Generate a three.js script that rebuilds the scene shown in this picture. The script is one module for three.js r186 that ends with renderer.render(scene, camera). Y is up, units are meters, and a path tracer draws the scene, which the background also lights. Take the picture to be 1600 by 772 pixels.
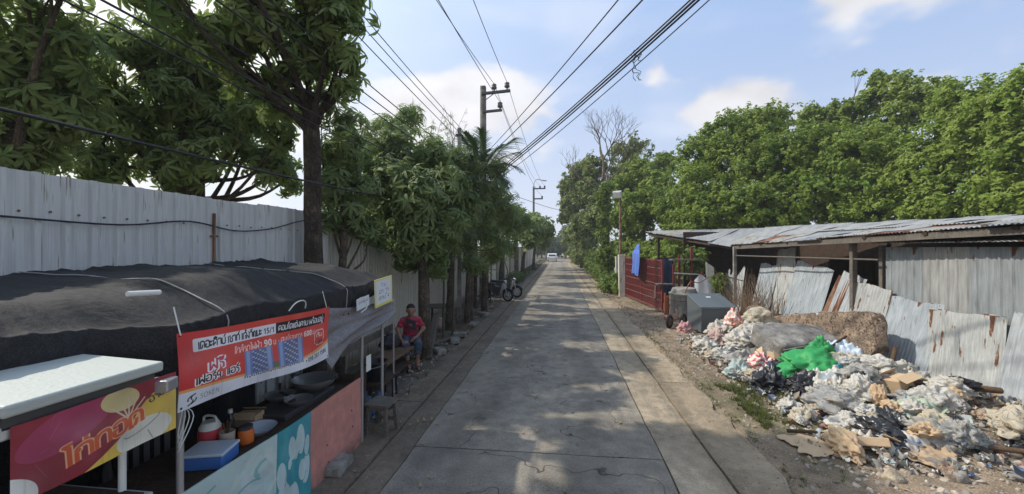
import * as THREE from 'three';
import { mergeGeometries, mergeVertices } from 'three/addons/utils/BufferGeometryUtils.js';
import { RoundedBoxGeometry } from 'three/addons/geometries/RoundedBoxGeometry.js';
import { MarchingCubes } from 'three/addons/objects/MarchingCubes.js';
import { createNoise3D } from 'simplex-noise';

// ---------------------------------------------------------------- camera, sky, sun, exposure
const scene = new THREE.Scene();
const camera = new THREE.PerspectiveCamera(63.81, 1024 / 494, 0.1, 1500);
camera.rotation.order = 'YXZ';
camera.position.set(0, 2.45, 0);
camera.rotation.set(0.0032, 0.12038, 0);

const rand = (seed) => { let a = seed >>> 0; return () => { a = (a + 0x6d2b79f5) | 0; let t = Math.imul(a ^ (a >>> 15), 1 | a); t = (t + Math.imul(t ^ (t >>> 7), 61 | t)) ^ t; return ((t ^ (t >>> 14)) >>> 0) / 4294967296; }; };
const N3 = createNoise3D(rand(7));
const fbm = (x, y, z, o = 4) => { let s = 0, a = 0.5, f = 1; for (let i = 0; i < o; i++) { s += a * N3(x * f, y * f, z * f); a *= 0.5; f *= 2.03; } return s; };
const { clamp, smoothstep, lerp } = THREE.MathUtils;
const V = (x, y, z) => new THREE.Vector3(x, y, z);

const SUN = V(-0.676, 0.695, -0.245).normalize();
{ // clear hazy blue with soft cumulus; the same air all round
  const W = 2048, H = 1024, data = new Float32Array(W * H * 4);
  const r = rand(91), puffs = [];
  // [azimuth from straight down the road (right +), elevation, width, height, strength]
  const P = [[-13, 20, 10, 5.5, 0.85], [-20, 17, 6, 4, 0.6], [-5, 21, 6, 4, 0.62], [-14, 11, 13, 4, 0.42], [13, 23.5, 2.0, 2.2, 0.62], [24, 18.6, 5.5, 2.3, 0.95], [18.6, 17.4, 3, 1.6, 0.7], [43, 27.5, 11, 4, 1.0], [34, 27, 4, 2.4, 0.85], [52, 29, 9, 6, 0.9], [33, 15, 16, 4, 0.55], [-40, 20, 16, 9, 0.9], [-60, 28, 18, 12, 0.85], [-42, 38, 8, 4, 0.8], [-56, 12, 16, 8, 0.8]];
  for (const p of P) puffs.push(p);
  for (let i = 0; i < 34; i++) { const az = 75 + r() * 210; puffs.push([az > 180 ? az - 360 : az, 8 + r() * 45, 5 + r() * 12, 3 + r() * 5, 0.6 + r() * 0.5]); }
  for (let row = 0; row < H; row++) {
    const el = ((row + 0.5) / H - 0.5) * Math.PI, y = Math.sin(el), ce = Math.cos(el), eld = el * 57.2958;
    for (let col = 0; col < W; col++) {
      const a = ((col + 0.5) / W - 0.5) * 2 * Math.PI, x = Math.cos(a) * ce, z = Math.sin(a) * ce;
      const o = (row * W + col) * 4;
      const cs = clamp(x * SUN.x + y * SUN.y + z * SUN.z, -1, 1);
      const up = Math.max(0, y), h = Math.pow(1 - up, 2.6);
      let R = lerp(0.17, 0.5, h), G = lerp(0.285, 0.53, h), B = lerp(0.51, 0.6, h);
      const g1 = Math.exp((cs - 1) * 4) * 0.55, g2 = Math.exp((cs - 1) * 30) * 0.9; // haze brightening towards the sun
      R += g1 + g2; G += g1 * 0.97 + g2 * 0.96; B += g1 * 0.85 + g2 * 0.85;
      if (y > -0.02) {
        const az = Math.atan2(x, -z) * 57.2958; let m = 0;
        for (const p of puffs) { let da = az - p[0]; if (da > 180) da -= 360; if (da < -180) da += 360; const de = eld - p[1]; const q = (da * da) / (p[2] * p[2]) + (de * de) / (p[3] * p[3]) * (de < 0 ? 0.7 : 1.25); if (q < 9) m += p[4] * Math.exp(-q * 1.1); }
        if (m > 0.03) {
          const n = fbm(x * 5 + 3, y * 9, z * 5, 6), n2 = fbm(x * 5 + 3.25, y * 9 - 0.5, z * 5, 4);
          const d = smoothstep(m * 1.15 + n * 0.7, 0.3, 0.95), sh = clamp(0.5 + (n - n2) * 0.7, 0, 1);
          const k = d * 0.92, br = lerp(0.46, 0.57, sh) + g1 * 0.7;
          R = lerp(R, br, k); G = lerp(G, br * 0.985, k); B = lerp(B, br * 0.985 + 0.01, k);
        }
        const veil = smoothstep(fbm(x * 2.2, y * 6, z * 2.2 + 9, 3), -0.1, 0.7) * 0.4 * smoothstep(y, 0, 0.15);
        R = lerp(R, 0.58, veil); G = lerp(G, 0.61, veil); B = lerp(B, 0.68, veil);
      } else { const k = smoothstep(-y, 0, 0.2); R = lerp(R, 0.24, k); G = lerp(G, 0.22, k); B = lerp(B, 0.18, k); }
      data[o] = R; data[o + 1] = G; data[o + 2] = B; data[o + 3] = 1;
    }
  }
  const t = new THREE.DataTexture(data, W, H, THREE.RGBAFormat, THREE.FloatType);
  t.mapping = THREE.EquirectangularReflectionMapping; t.magFilter = THREE.LinearFilter; t.wrapS = THREE.RepeatWrapping; t.needsUpdate = true;
  scene.background = t; scene.environment = t;
}
const sun = new THREE.DirectionalLight(new THREE.Color(1, 0.93, 0.82), 2.6);
sun.position.copy(SUN).multiplyScalar(120); sun.castShadow = true; sun.shadow.radius = 1.6;
Object.assign(sun.shadow.camera, { left: -60, right: 60, top: 60, bottom: -60, near: 1, far: 300 }); sun.shadow.mapSize.set(4096, 4096);
scene.add(sun); scene.add(sun.target); sun.target.position.set(0, 0, -20);
const renderer = new THREE.WebGLRenderer({ antialias: true });
renderer.toneMapping = THREE.LinearToneMapping; renderer.toneMappingExposure = 1.6;
renderer.shadowMap.enabled = true;
scene.fog = new THREE.FogExp2(new THREE.Color(0.78, 0.81, 0.85), 0.0012);

// ---------------------------------------------------------------- helpers
const used = new Map();
function numbered(name) { const n = used.get(name) ?? 0; used.set(name, n + 1); return n ? name + '_' + String(n).padStart(3, '0') : name; }
function tag(o, label, category, group, kind) { if (label) o.userData.label = label; if (category) o.userData.category = category; if (group) o.userData.group = group; if (kind) o.userData.kind = kind; return o; }
function thing(name, label, category, p = [0, 0, 0], turn = 0, group) { const o = new THREE.Group(); o.name = numbered(name); o.position.set(...p); o.rotation.y = turn; scene.add(o); return tag(o, label, category, group); }
function part(name, geo, mat, parent = scene, label) {
  const m = new THREE.Mesh(Array.isArray(geo) ? merge(geo) : geo, mat); m.name = parent === scene ? numbered(name) : name; m.castShadow = m.receiveShadow = true; parent.add(m); if (label) m.userData.label = label; return m;
}
function single(name, geo, mat, label, category, group) { return tag(part(name, geo, mat), label, category, group); }
function struct(name, geo, mat) { const m = part(name, geo, mat); m.userData.kind = 'structure'; return m; }
function copyOf(o, label, p, turn) { const c = o.clone(); c.name = numbered(o.name.replace(/_\d{3}$/, '')); c.userData = { ...o.userData }; if (label) c.userData.label = label; if (p) c.position.set(...p); if (turn !== undefined) c.rotation.y = turn; scene.add(c); return c; }
function merge(list, keep) {
  const gs = list.map((g) => { const n = g.index ? g.toNonIndexed() : g.clone(); for (const k of Object.keys(n.attributes)) if (!['position', 'normal', 'uv', ...(keep ?? [])].includes(k)) n.deleteAttribute(k); if (!n.attributes.uv) n.setAttribute('uv', new THREE.Float32BufferAttribute(new Float32Array(n.attributes.position.count * 2), 2)); if (!n.attributes.normal) n.computeVertexNormals(); n.morphAttributes = {}; return n; });
  return mergeGeometries(gs, false);
}
function boxUV(g, s = 1, ox = 0, oy = 0) { // uv in metres, projected across the dominant axis
  if (g.index) g = g.toNonIndexed();
  const p = g.attributes.position, n = g.attributes.normal, uv = new Float32Array(p.count * 2);
  for (let i = 0; i < p.count; i++) { const ax = Math.abs(n.getX(i)), ay = Math.abs(n.getY(i)), az = Math.abs(n.getZ(i)); let u, v; if (ay >= ax && ay >= az) { u = p.getX(i); v = p.getZ(i); } else if (ax >= az) { u = p.getZ(i); v = p.getY(i); } else { u = p.getX(i); v = p.getY(i); } uv[i * 2] = u * s + ox; uv[i * 2 + 1] = v * s + oy; }
  g.setAttribute('uv', new THREE.BufferAttribute(uv, 2)); return g;
}
const _m = new THREE.Matrix4(), _e = new THREE.Euler(), _q = new THREE.Quaternion();
function put(g, p = [0, 0, 0], r = [0, 0, 0], s = [1, 1, 1]) { return g.applyMatrix4(new THREE.Matrix4().compose(V(...p), new THREE.Quaternion().setFromEuler(new THREE.Euler(...r)), V(...s))); }
let bu = 0;
function bx(w, h, d, p = [0, 0, 0], r = [0, 0, 0], rad = 0) { bu += 0.37; const g = rad ? new RoundedBoxGeometry(w, h, d, 1, Math.min(rad, w / 2.1, h / 2.1, d / 2.1)) : new THREE.BoxGeometry(w, h, d); return put(boxUV(g, 1, bu % 3, (bu * 1.7) % 3), p, r); }
function cyl(r0, r1, h, p = [0, 0, 0], r = [0, 0, 0], seg = 16, open = false) { return put(new THREE.CylinderGeometry(r0, r1, h, seg, 1, open), p, r); }
function bar(a, b, r, seg = 8, r2) { const A = V(...a), B = V(...b), d = B.clone().sub(A), L = d.length(); const g = new THREE.CylinderGeometry(r2 ?? r, r, L, seg, 1); g.applyQuaternion(new THREE.Quaternion().setFromUnitVectors(V(0, 1, 0), d.normalize())); g.translate(...A.add(B).multiplyScalar(0.5).toArray()); return g; }
function sqbar(a, b, w, d) { const A = V(...a), B = V(...b), v = B.clone().sub(A), L = v.length(); const g = boxUV(new THREE.BoxGeometry(w, L, d ?? w)); g.applyQuaternion(new THREE.Quaternion().setFromUnitVectors(V(0, 1, 0), v.normalize())); g.translate(...A.add(B).multiplyScalar(0.5).toArray()); return g; }
function tube(pts, r, seg = 24, rs = 6) { return new THREE.TubeGeometry(new THREE.CatmullRomCurve3(pts.map((p) => V(...p))), seg, r, rs, false); }
function taper(pts, radii, rs = 8, sub = 4, wob = 0, seed = 1) { // limb that thins along its length
  const c = new THREE.CatmullRomCurve3(pts.map((p) => V(...p))), n = (pts.length - 1) * sub, fr = c.computeFrenetFrames(n, false), pos = [], uv = [], idx = []; let len = 0, prev;
  for (let i = 0; i <= n; i++) {
    const t = i / n, p = c.getPointAt(t), f = t * (radii.length - 1), k = Math.min(Math.floor(f), radii.length - 2), r = lerp(radii[k], radii[k + 1], f - k); if (prev) len += p.distanceTo(prev); prev = p;
    for (let j = 0; j <= rs; j++) { const a = (j / rs) * Math.PI * 2, rr = r * (1 + wob * fbm(Math.cos(a) * 1.3 + seed, Math.sin(a) * 1.3, t * 6, 2)); const q = p.clone().addScaledVector(fr.normals[i], Math.cos(a) * rr).addScaledVector(fr.binormals[i], Math.sin(a) * rr); pos.push(q.x, q.y, q.z); uv.push((j / rs) * Math.max(1, Math.round(radii[0] * 8)) * 0.5, len); }
  }
  for (let i = 0; i < n; i++) for (let j = 0; j < rs; j++) { const a = i * (rs + 1) + j, b = a + rs + 1; idx.push(a, b, a + 1, b, b + 1, a + 1); }
  const g = new THREE.BufferGeometry(); g.setAttribute('position', new THREE.Float32BufferAttribute(pos, 3)); g.setAttribute('uv', new THREE.Float32BufferAttribute(uv, 2)); g.setIndex(idx); g.computeVertexNormals(); return g;
}
function grid(nu, nv, fn) { // fn(u, v) -> [x, y, z, (s, t)]
  const pos = [], uv = [], idx = [];
  for (let j = 0; j <= nv; j++) for (let i = 0; i <= nu; i++) { const q = fn(i / nu, j / nv); pos.push(q[0], q[1], q[2]); uv.push(q[3] ?? i / nu, q[4] ?? j / nv); }
  for (let j = 0; j < nv; j++) for (let i = 0; i < nu; i++) { const a = j * (nu + 1) + i, b = a + nu + 1; idx.push(a, a + 1, b, a + 1, b + 1, b); }
  const g = new THREE.BufferGeometry(); g.setAttribute('position', new THREE.Float32BufferAttribute(pos, 3)); g.setAttribute('uv', new THREE.Float32BufferAttribute(uv, 2)); g.setIndex(idx); g.computeVertexNormals(); return g;
}
function thick(g, t) { // a sheet given thickness along its normals
  const n = g.attributes.position.count, P = g.attributes.position.array, Nn = g.attributes.normal.array, pos = new Float32Array(n * 6), uv = new Float32Array(n * 4);
  for (let i = 0; i < n * 3; i++) { pos[i] = P[i] + Nn[i] * t / 2; pos[n * 3 + i] = P[i] - Nn[i] * t / 2; } uv.set(g.attributes.uv.array); uv.set(g.attributes.uv.array, n * 2);
  const id = Array.from(g.index.array), out = id.slice(), edge = new Map();
  for (let i = 0; i < id.length; i += 3) { out.push(id[i] + n, id[i + 2] + n, id[i + 1] + n); for (const [a, b] of [[id[i], id[i + 1]], [id[i + 1], id[i + 2]], [id[i + 2], id[i]]]) { if (edge.has(b + '_' + a)) edge.delete(b + '_' + a); else edge.set(a + '_' + b, [a, b]); } }
  for (const [a, b] of edge.values()) out.push(a, a + n, b, b, a + n, b + n);
  const o = new THREE.BufferGeometry(); o.setAttribute('position', new THREE.BufferAttribute(pos, 3)); o.setAttribute('uv', new THREE.BufferAttribute(uv, 2)); o.setIndex(out); const q = o.toNonIndexed(); q.computeVertexNormals();
  // smooth faces, crisp rim
  const an = q.attributes.normal, src = g.attributes.normal; for (let i = 0; i < out.length && i < id.length * 2; i++) { const k = out[i] % n, sg = out[i] >= n ? -1 : 1; an.setXYZ(i, src.getX(k) * sg, src.getY(k) * sg, src.getZ(k) * sg); }
  return q;
}

// ---------------------------------------------------------------- textures and materials
function texture(size, fn, srgb = true, rep = 1) { // fn(u, v) -> [r, g, b] 0..1 (display values); u, v wrap
  const d = new Uint8Array(size * size * 4);
  for (let y = 0; y < size; y++) for (let x = 0; x < size; x++) { const c = fn(x / size, y / size), o = (y * size + x) * 4; d[o] = clamp(c[0], 0, 1) * 255; d[o + 1] = clamp(c[1], 0, 1) * 255; d[o + 2] = clamp(c[2], 0, 1) * 255; d[o + 3] = 255; }
  const t = new THREE.DataTexture(d, size, size); t.magFilter = THREE.LinearFilter; t.wrapS = t.wrapT = THREE.RepeatWrapping; if (srgb) t.colorSpace = THREE.SRGBColorSpace; t.repeat.set(rep, rep); t.needsUpdate = true; return t;
}
// noise that wraps: blended across the seams
function wn(u, v, f, o = 4, s = 0) { const a = fbm(u * f, v * f, s, o); if (u < 0.8 && v < 0.8) return a; const b = fbm((u - 1) * f, v * f, s, o), c = fbm(u * f, (v - 1) * f, s, o), d = fbm((u - 1) * f, (v - 1) * f, s, o); const w = smoothstep(u, 0.8, 1), h = smoothstep(v, 0.8, 1); return lerp(lerp(a, b, w), lerp(c, d, w), h); }
const mul = (c, k) => [c[0] * k, c[1] * k, c[2] * k], mix3 = (a, b, k) => [lerp(a[0], b[0], k), lerp(a[1], b[1], k), lerp(a[2], b[2], k)];
const M = {};
function mat(name, o) { const m = new THREE.MeshStandardMaterial({ roughness: 0.85, ...o }); M[name] = m; return m; }
const grain = texture(512, (u, v) => { const n = 0.5 + wn(u, v, 40, 4, 3) * 0.7; return [n, n, n]; }, false);
const lumps = texture(512, (u, v) => { const n = 0.5 + wn(u, v, 9, 5, 5) * 0.6; return [n, n, n]; }, false);
function concreteTex(base, dirt, seed, crack) {
  return texture(1024, (u, v) => {
    const big = wn(u, v, 4, 4, seed), mid = wn(u, v, 16, 3, seed + 1), fine = wn(u, v, 190, 2, seed + 2);
    let c = mix3(base, dirt, clamp(0.35 + big * 0.9, 0, 1)); c = mul(c, 1 + mid * 0.16 + fine * 0.22);
    if (crack) { const k = Math.abs(wn(u, v, 3.2, 4, seed + 5)); if (k < 0.011 && wn(u, v, 2, 2, seed + 9) > -0.1) c = mul(c, 0.45 + 0.55 * k / 0.011); const oil = wn(u, v, 7, 3, seed + 12); if (oil > 0.5) c = mul(c, 1 - Math.min(0.22, (oil - 0.5) * 2)); }
    return c;
  });
}
const T = (t, r) => { const c = t.clone(); c.repeat.set(r, r); c.needsUpdate = true; return c; };
const roadTex = concreteTex([0.545, 0.515, 0.465], [0.47, 0.445, 0.4], 11, true), sandTex = concreteTex([0.62, 0.57, 0.49], [0.53, 0.485, 0.415], 23, false);
const dirtTex = texture(1024, (u, v) => { const b = wn(u, v, 5, 5, 31), f = wn(u, v, 120, 3, 33), p = wn(u, v, 45, 2, 35); const c = 0.86 + b * 0.22 + f * 0.28 + (p > 0.28 ? 0.16 : 0); return [c, c * 0.985, c * 0.96]; });
mat('road', { vertexColors: true, map: T(roadTex, 0.22), bumpMap: T(grain, 0.8), bumpScale: 0.004, roughness: 0.93 });
mat('roadB', { vertexColors: true, map: T(roadTex, 0.17), color: new THREE.Color(0.93, 0.93, 0.93), bumpMap: T(grain, 0.8), bumpScale: 0.004, roughness: 0.93 });
mat('shoulder', { vertexColors: true, map: T(sandTex, 0.25), bumpMap: T(lumps, 1.5), bumpScale: 0.012, roughness: 0.95 });
mat('shoulderB', { vertexColors: true, map: T(sandTex, 0.31), color: new THREE.Color(0.9, 0.89, 0.87), bumpMap: T(lumps, 1.5), bumpScale: 0.012, roughness: 0.95 });
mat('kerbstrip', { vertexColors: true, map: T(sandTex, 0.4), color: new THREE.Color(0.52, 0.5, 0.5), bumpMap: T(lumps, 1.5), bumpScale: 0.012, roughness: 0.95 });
mat('ground', { map: T(dirtTex, 0.5), vertexColors: true, bumpMap: T(grain, 0.9), bumpScale: 0.01, roughness: 1 });
const woodTex = (a, b, s) => texture(512, (u, v) => { const n = wn(u * 1, v, 4, 3, s), st = Math.sin((v * 40 + wn(u, v, 2, 3, s + 1) * 9) * 3.1), f = wn(u * 0.3, v * 1, 70, 2, s + 4); return mul(mix3(a, b, clamp(0.5 + st * 0.25 + n * 0.6, 0, 1)), 1 + f * 0.35); });
const woodGrey = woodTex([0.45, 0.42, 0.38], [0.33, 0.31, 0.28], 41), woodBrown = woodTex([0.46, 0.36, 0.27], [0.32, 0.24, 0.17], 45);
mat('woodGrey', { map: T(woodGrey, 1.3), bumpMap: T(grain, 2), bumpScale: 0.003 }); mat('woodBrown', { map: T(woodBrown, 1.3), bumpMap: T(grain, 2), bumpScale: 0.003 });
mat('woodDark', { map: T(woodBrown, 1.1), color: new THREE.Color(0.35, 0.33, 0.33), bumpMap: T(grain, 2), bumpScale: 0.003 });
// galvanised sheet: spangle, run marks, rust from the ends and in patches
const sheetTex = (base, rust, seed) => texture(512, (u, v) => {
  const streak = wn(u, v * 0.12, 34, 3, seed), sp = wn(u, v, 60, 2, seed + 1), big = wn(u, v, 3, 3, seed + 2);
  let c = mul(base, 1 + streak * 0.16 + sp * 0.05 + big * 0.12);
  const rr = wn(u, v * 0.35, 7, 4, seed + 3) + Math.max(0, Math.abs(v - 0.5) - 0.36) * 2.2 - 0.62 + rust; if (rr > 0) c = mix3(c, mix3([0.46, 0.27, 0.16], [0.3, 0.17, 0.11], clamp(0.5 + sp * 1.2, 0, 1)), clamp(rr * 5, 0, 0.95));
  return c;
});
const zincA = sheetTex([0.66, 0.68, 0.69], 0.0, 51), zincB = sheetTex([0.66, 0.67, 0.66], 0.26, 57), zincC = sheetTex([0.62, 0.65, 0.67], 0.12, 63), rustT = sheetTex([0.55, 0.42, 0.33], 0.62, 69);
for (const [n, t] of [['zincA', zincA], ['zincB', zincB], ['zincC', zincC], ['rusty', rustT]]) mat(n, { map: t, metalness: 0.15, roughness: 0.55, bumpMap: T(grain, 0.5), bumpScale: 0.001 });
const fenceTex = texture(512, (u, v) => { const st = wn(u, v * 0.06, 46, 3, 71), d = wn(u, v, 5, 4, 73), bottom = smoothstep(v, 0.75, 1); let c = mul([0.79, 0.795, 0.785], 1 + st * 0.1 + d * 0.06); c = mix3(c, [0.4, 0.36, 0.3], clamp((0.13 + d * 0.1 + st * 0.06 - v) * 6, 0, 0.75)); const dirt = clamp((st * 0.9 + d * 0.7 - 0.34) * 3, 0, 0.6); c = mix3(c, [0.42, 0.39, 0.32], dirt); return c; });
mat('fence', { map: fenceTex, metalness: 0.1, roughness: 0.5 }); mat('fenceWarm', { map: fenceTex, color: new THREE.Color(0.98, 0.95, 0.86), metalness: 0.1, roughness: 0.5 });
const wallTex = texture(512, (u, v) => { const st = wn(u, v * 0.1, 24, 3, 81), d = wn(u, v, 6, 4, 83); return mix3(mul([0.8, 0.78, 0.72], 1 + d * 0.12), [0.45, 0.42, 0.36], clamp((st + d * 0.6 - 0.25) * 1.8, 0, 0.55)); });
mat('wall', { map: T(wallTex, 0.3), bumpMap: T(lumps, 1), bumpScale: 0.006 });
const cementTex = texture(512, (u, v) => { const b = wn(u, v, 5, 4, 86), f = wn(u, v, 70, 2, 87), st = wn(u, v * 0.15, 18, 3, 88); return mul([0.52, 0.505, 0.475], 1 + b * 0.3 + f * 0.2 + st * 0.2); });
mat('cement', { map: T(cementTex, 0.6), bumpMap: T(grain, 1), bumpScale: 0.004, roughness: 0.95 });
const barkTex = texture(512, (u, v) => { const r = Math.abs(wn(u, v * 0.5, 14, 5, 92)) * 0.6, f = wn(u, v, 50, 3, 94), b = wn(u, v, 4, 3, 96); const k = 0.55 + r * 1.0 + f * 0.3 + b * 0.25; return [0.46 * k, 0.4 * k, 0.33 * k]; });
mat('bark', { map: T(barkTex, 0.6), bumpMap: T(barkTex, 0.6), bumpScale: 0.02, roughness: 1 }); M.bark.bumpMap.colorSpace = THREE.NoColorSpace;
mat('barkDark', { map: T(barkTex, 0.6), bumpMap: T(barkTex, 0.6), bumpScale: 0.02, color: new THREE.Color(0.6, 0.6, 0.6), roughness: 1 });
mat('twig', { color: new THREE.Color(0.16, 0.125, 0.095), roughness: 1 }); mat('stem', { color: new THREE.Color(0.07, 0.075, 0.045), roughness: 0.9 });
const netTex = texture(512, (u, v) => { const a = wn(u, v, 120, 2, 101), b = wn(u, v * 0.4, 14, 4, 103); const k = 0.13 + a * 0.2 + b * 0.05; return [k, k, k * 1.04]; });
const netBump = texture(512, (u, v) => { const b = 0.5 + wn(u, v * 0.5, 24, 4, 105) * 0.6 + wn(u, v, 130, 2, 107) * 0.2; return [b, b, b]; }, false);
mat('net', { map: T(netTex, 1), bumpMap: T(netBump, 1), bumpScale: 0.004, roughness: 0.85 });
mat('netDark', { map: T(netTex, 1), color: new THREE.Color(0.5, 0.45, 0.62), bumpMap: T(netBump, 1), bumpScale: 0.018, roughness: 0.8 });
const clothTex = texture(256, (u, v) => { const a = Math.sin(u * 400) * 0.03 + Math.sin(v * 400) * 0.03 + wn(u, v, 8, 3, 111) * 0.12; return [0.9 + a, 0.9 + a, 0.9 + a]; });
const fab = (n, r, g, b, rough = 0.9) => mat(n, { map: T(clothTex, 2), color: new THREE.Color(r, g, b), roughness: rough });
fab('greyCloth', 0.26, 0.245, 0.25); fab('blueCloth', 0.1, 0.2, 0.62); fab('whiteCloth', 0.62, 0.62, 0.6); fab('creamCloth', 0.52, 0.46, 0.36); fab('aquaCloth', 0.5, 0.66, 0.64); fab('pinkCloth', 0.6, 0.33, 0.32); fab('darkCloth', 0.03, 0.03, 0.035); fab('navyCloth', 0.045, 0.075, 0.14); fab('tanCloth', 0.48, 0.36, 0.25); fab('greyTarp', 0.22, 0.215, 0.2); fab('paleGreen', 0.42, 0.52, 0.4);
const pl = (n, r, g, b, rough = 0.45, extra = {}) => mat(n, { color: new THREE.Color(r, g, b), roughness: rough, bumpMap: T(lumps, 2), bumpScale: 0.002, ...extra });
const sackTex = texture(256, (u, v) => { const d = wn(u, v, 5, 4, 161), s = wn(u, v, 12, 3, 163), p = wn(u, v, 3, 2, 165), w = Math.sin(u * 560) * 0.02 + Math.sin(v * 560) * 0.02; let c = [0.93 + w, 0.92 + w, 0.89 + w]; c = mix3(c, [0.5, 0.42, 0.32], clamp((d + s * 0.6 - 0.05) * 1.5, 0, 0.75)); if (p > 0.42) c = mix3(c, [0.45, 0.55, 0.68], 0.5); if (p < -0.46) c = mix3(c, [0.75, 0.4, 0.35], 0.5); return c; });
const sk = (n, r, g, b, q) => pl(n, r, g, b, q, { map: T(sackTex, 1.6) });
sk('sackWhite', 0.57, 0.56, 0.53, 0.6); sk('sackCream', 0.5, 0.455, 0.37, 0.7); sk('sackAqua', 0.42, 0.52, 0.51, 0.5); pl('bagBlack', 0.018, 0.018, 0.02, 0.3); pl('bagGreen', 0.028, 0.29, 0.075, 0.5); sk('sackPink', 0.55, 0.4, 0.37, 0.6); sk('sackGrey', 0.38, 0.38, 0.37, 0.6);
pl('black', 0.015, 0.015, 0.017, 0.5); pl('tyre', 0.02, 0.02, 0.02, 0.9); pl('steel', 0.45, 0.46, 0.47, 0.35, { metalness: 0.7 }); pl('pipe', 0.42, 0.4, 0.39, 0.5, { metalness: 0.3 }); pl('darkSteel', 0.08, 0.08, 0.085, 0.5, { metalness: 0.4 }); pl('alu', 0.6, 0.6, 0.58, 0.4, { metalness: 0.4 });
pl('red', 0.17, 0.03, 0.028, 0.55); pl('maroon', 0.17, 0.035, 0.032, 0.6); pl('rustPaint', 0.4, 0.13, 0.06, 0.8); pl('whitePaint', 0.76, 0.78, 0.74, 0.4); pl('orange', 0.7, 0.17, 0.03, 0.4); pl('canisterRed', 0.55, 0.05, 0.07, 0.35); pl('blue', 0.06, 0.18, 0.5, 0.4); pl('paleBlue', 0.55, 0.65, 0.75, 0.35); pl('greyChair', 0.17, 0.16, 0.16, 0.5); pl('cardboard', 0.5, 0.36, 0.22, 0.9); pl('binGrey', 0.1, 0.118, 0.125, 0.5); pl('lidWhite', 0.5, 0.53, 0.48, 0.55); pl('yellow', 0.72, 0.55, 0.12, 0.6); pl('glassJar', 0.45, 0.4, 0.32, 0.2); pl('pinkPlastic', 0.75, 0.28, 0.42, 0.4); pl('wire', 0.022, 0.022, 0.026, 0.6); pl('ceramic', 0.12, 0.1, 0.09, 0.35);
M.waterBottle = new THREE.MeshPhysicalMaterial({ color: new THREE.Color(0.35, 0.62, 0.88), roughness: 0.08, transmission: 0.75, thickness: 0.1, ior: 1.3 });
M.bottlePlastic = new THREE.MeshPhysicalMaterial({ color: new THREE.Color(0.85, 0.9, 0.92), roughness: 0.12, transmission: 0.6, thickness: 0 });
M.glass = new THREE.MeshPhysicalMaterial({ color: 0xffffff, roughness: 0.05, transmission: 1, thickness: 0 }); mat('darkGlass', { color: new THREE.Color(0.02, 0.025, 0.03), roughness: 0.08 });
for (const n of ['whiteCloth', 'creamCloth', 'tanCloth', 'paleGreen', 'greyTarp']) M[n].map = T(sackTex, 1.1);
mat('roofA', { map: zincA, color: new THREE.Color(0.78, 0.74, 0.69), metalness: 0.1, roughness: 0.7 }); mat('roofB', { map: zincB, color: new THREE.Color(0.8, 0.74, 0.66), metalness: 0.1, roughness: 0.7 }); mat('roofC', { map: zincC, color: new THREE.Color(0.7, 0.69, 0.67), metalness: 0.1, roughness: 0.7 });
mat('skin', { color: new THREE.Color(0.25, 0.13, 0.085), roughness: 0.6 }); mat('hair', { color: new THREE.Color(0.012, 0.011, 0.011), roughness: 0.7 });
fab('shirt', 0.42, 0.035, 0.075); fab('jeans', 0.06, 0.085, 0.13);
const foamTex = texture(512, (u, v) => { const b = wn(u, v, 6, 4, 121), s = wn(u, v, 14, 4, 123), f = wn(u, v, 60, 2, 125); return mix3(mul([0.56, 0.49, 0.42], 1 + b * 0.3 + f * 0.2), [0.3, 0.22, 0.17], clamp((s - 0.18) * 4, 0, 0.85)); });
mat('foam', { map: T(foamTex, 0.7), bumpMap: T(lumps, 2), bumpScale: 0.03, roughness: 1 });
const matTex = texture(512, (u, v) => { const b = wn(u, v, 4, 4, 131), s = wn(u, v, 18, 3, 133); return mul([0.47, 0.46, 0.44], 1 + b * 0.35 + s * 0.22); });
mat('mattress', { map: T(matTex, 0.7), bumpMap: T(lumps, 2), bumpScale: 0.006, roughness: 0.9 });
const leafMat = (n, r, g, b, t = 0.35) => { M[n] = new THREE.MeshPhysicalMaterial({ color: new THREE.Color(r, g, b), roughness: 0.75, transmission: t, thickness: 0, specularIntensity: 0.4 }); };
leafMat('leafA', 0.27, 0.345, 0.115, 0.6); leafMat('leafB', 0.23, 0.3, 0.11, 0.58); leafMat('leafVine', 0.27, 0.36, 0.055, 0.52); leafMat('leafPale', 0.25, 0.3, 0.09, 0.4); leafMat('leafPalm', 0.07, 0.12, 0.045, 0.35); leafMat('leafBush', 0.2, 0.28, 0.06, 0.4); leafMat('grassM', 0.13, 0.15, 0.05, 0.3); leafMat('leafFar', 0.16, 0.2, 0.1, 0.3);

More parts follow.
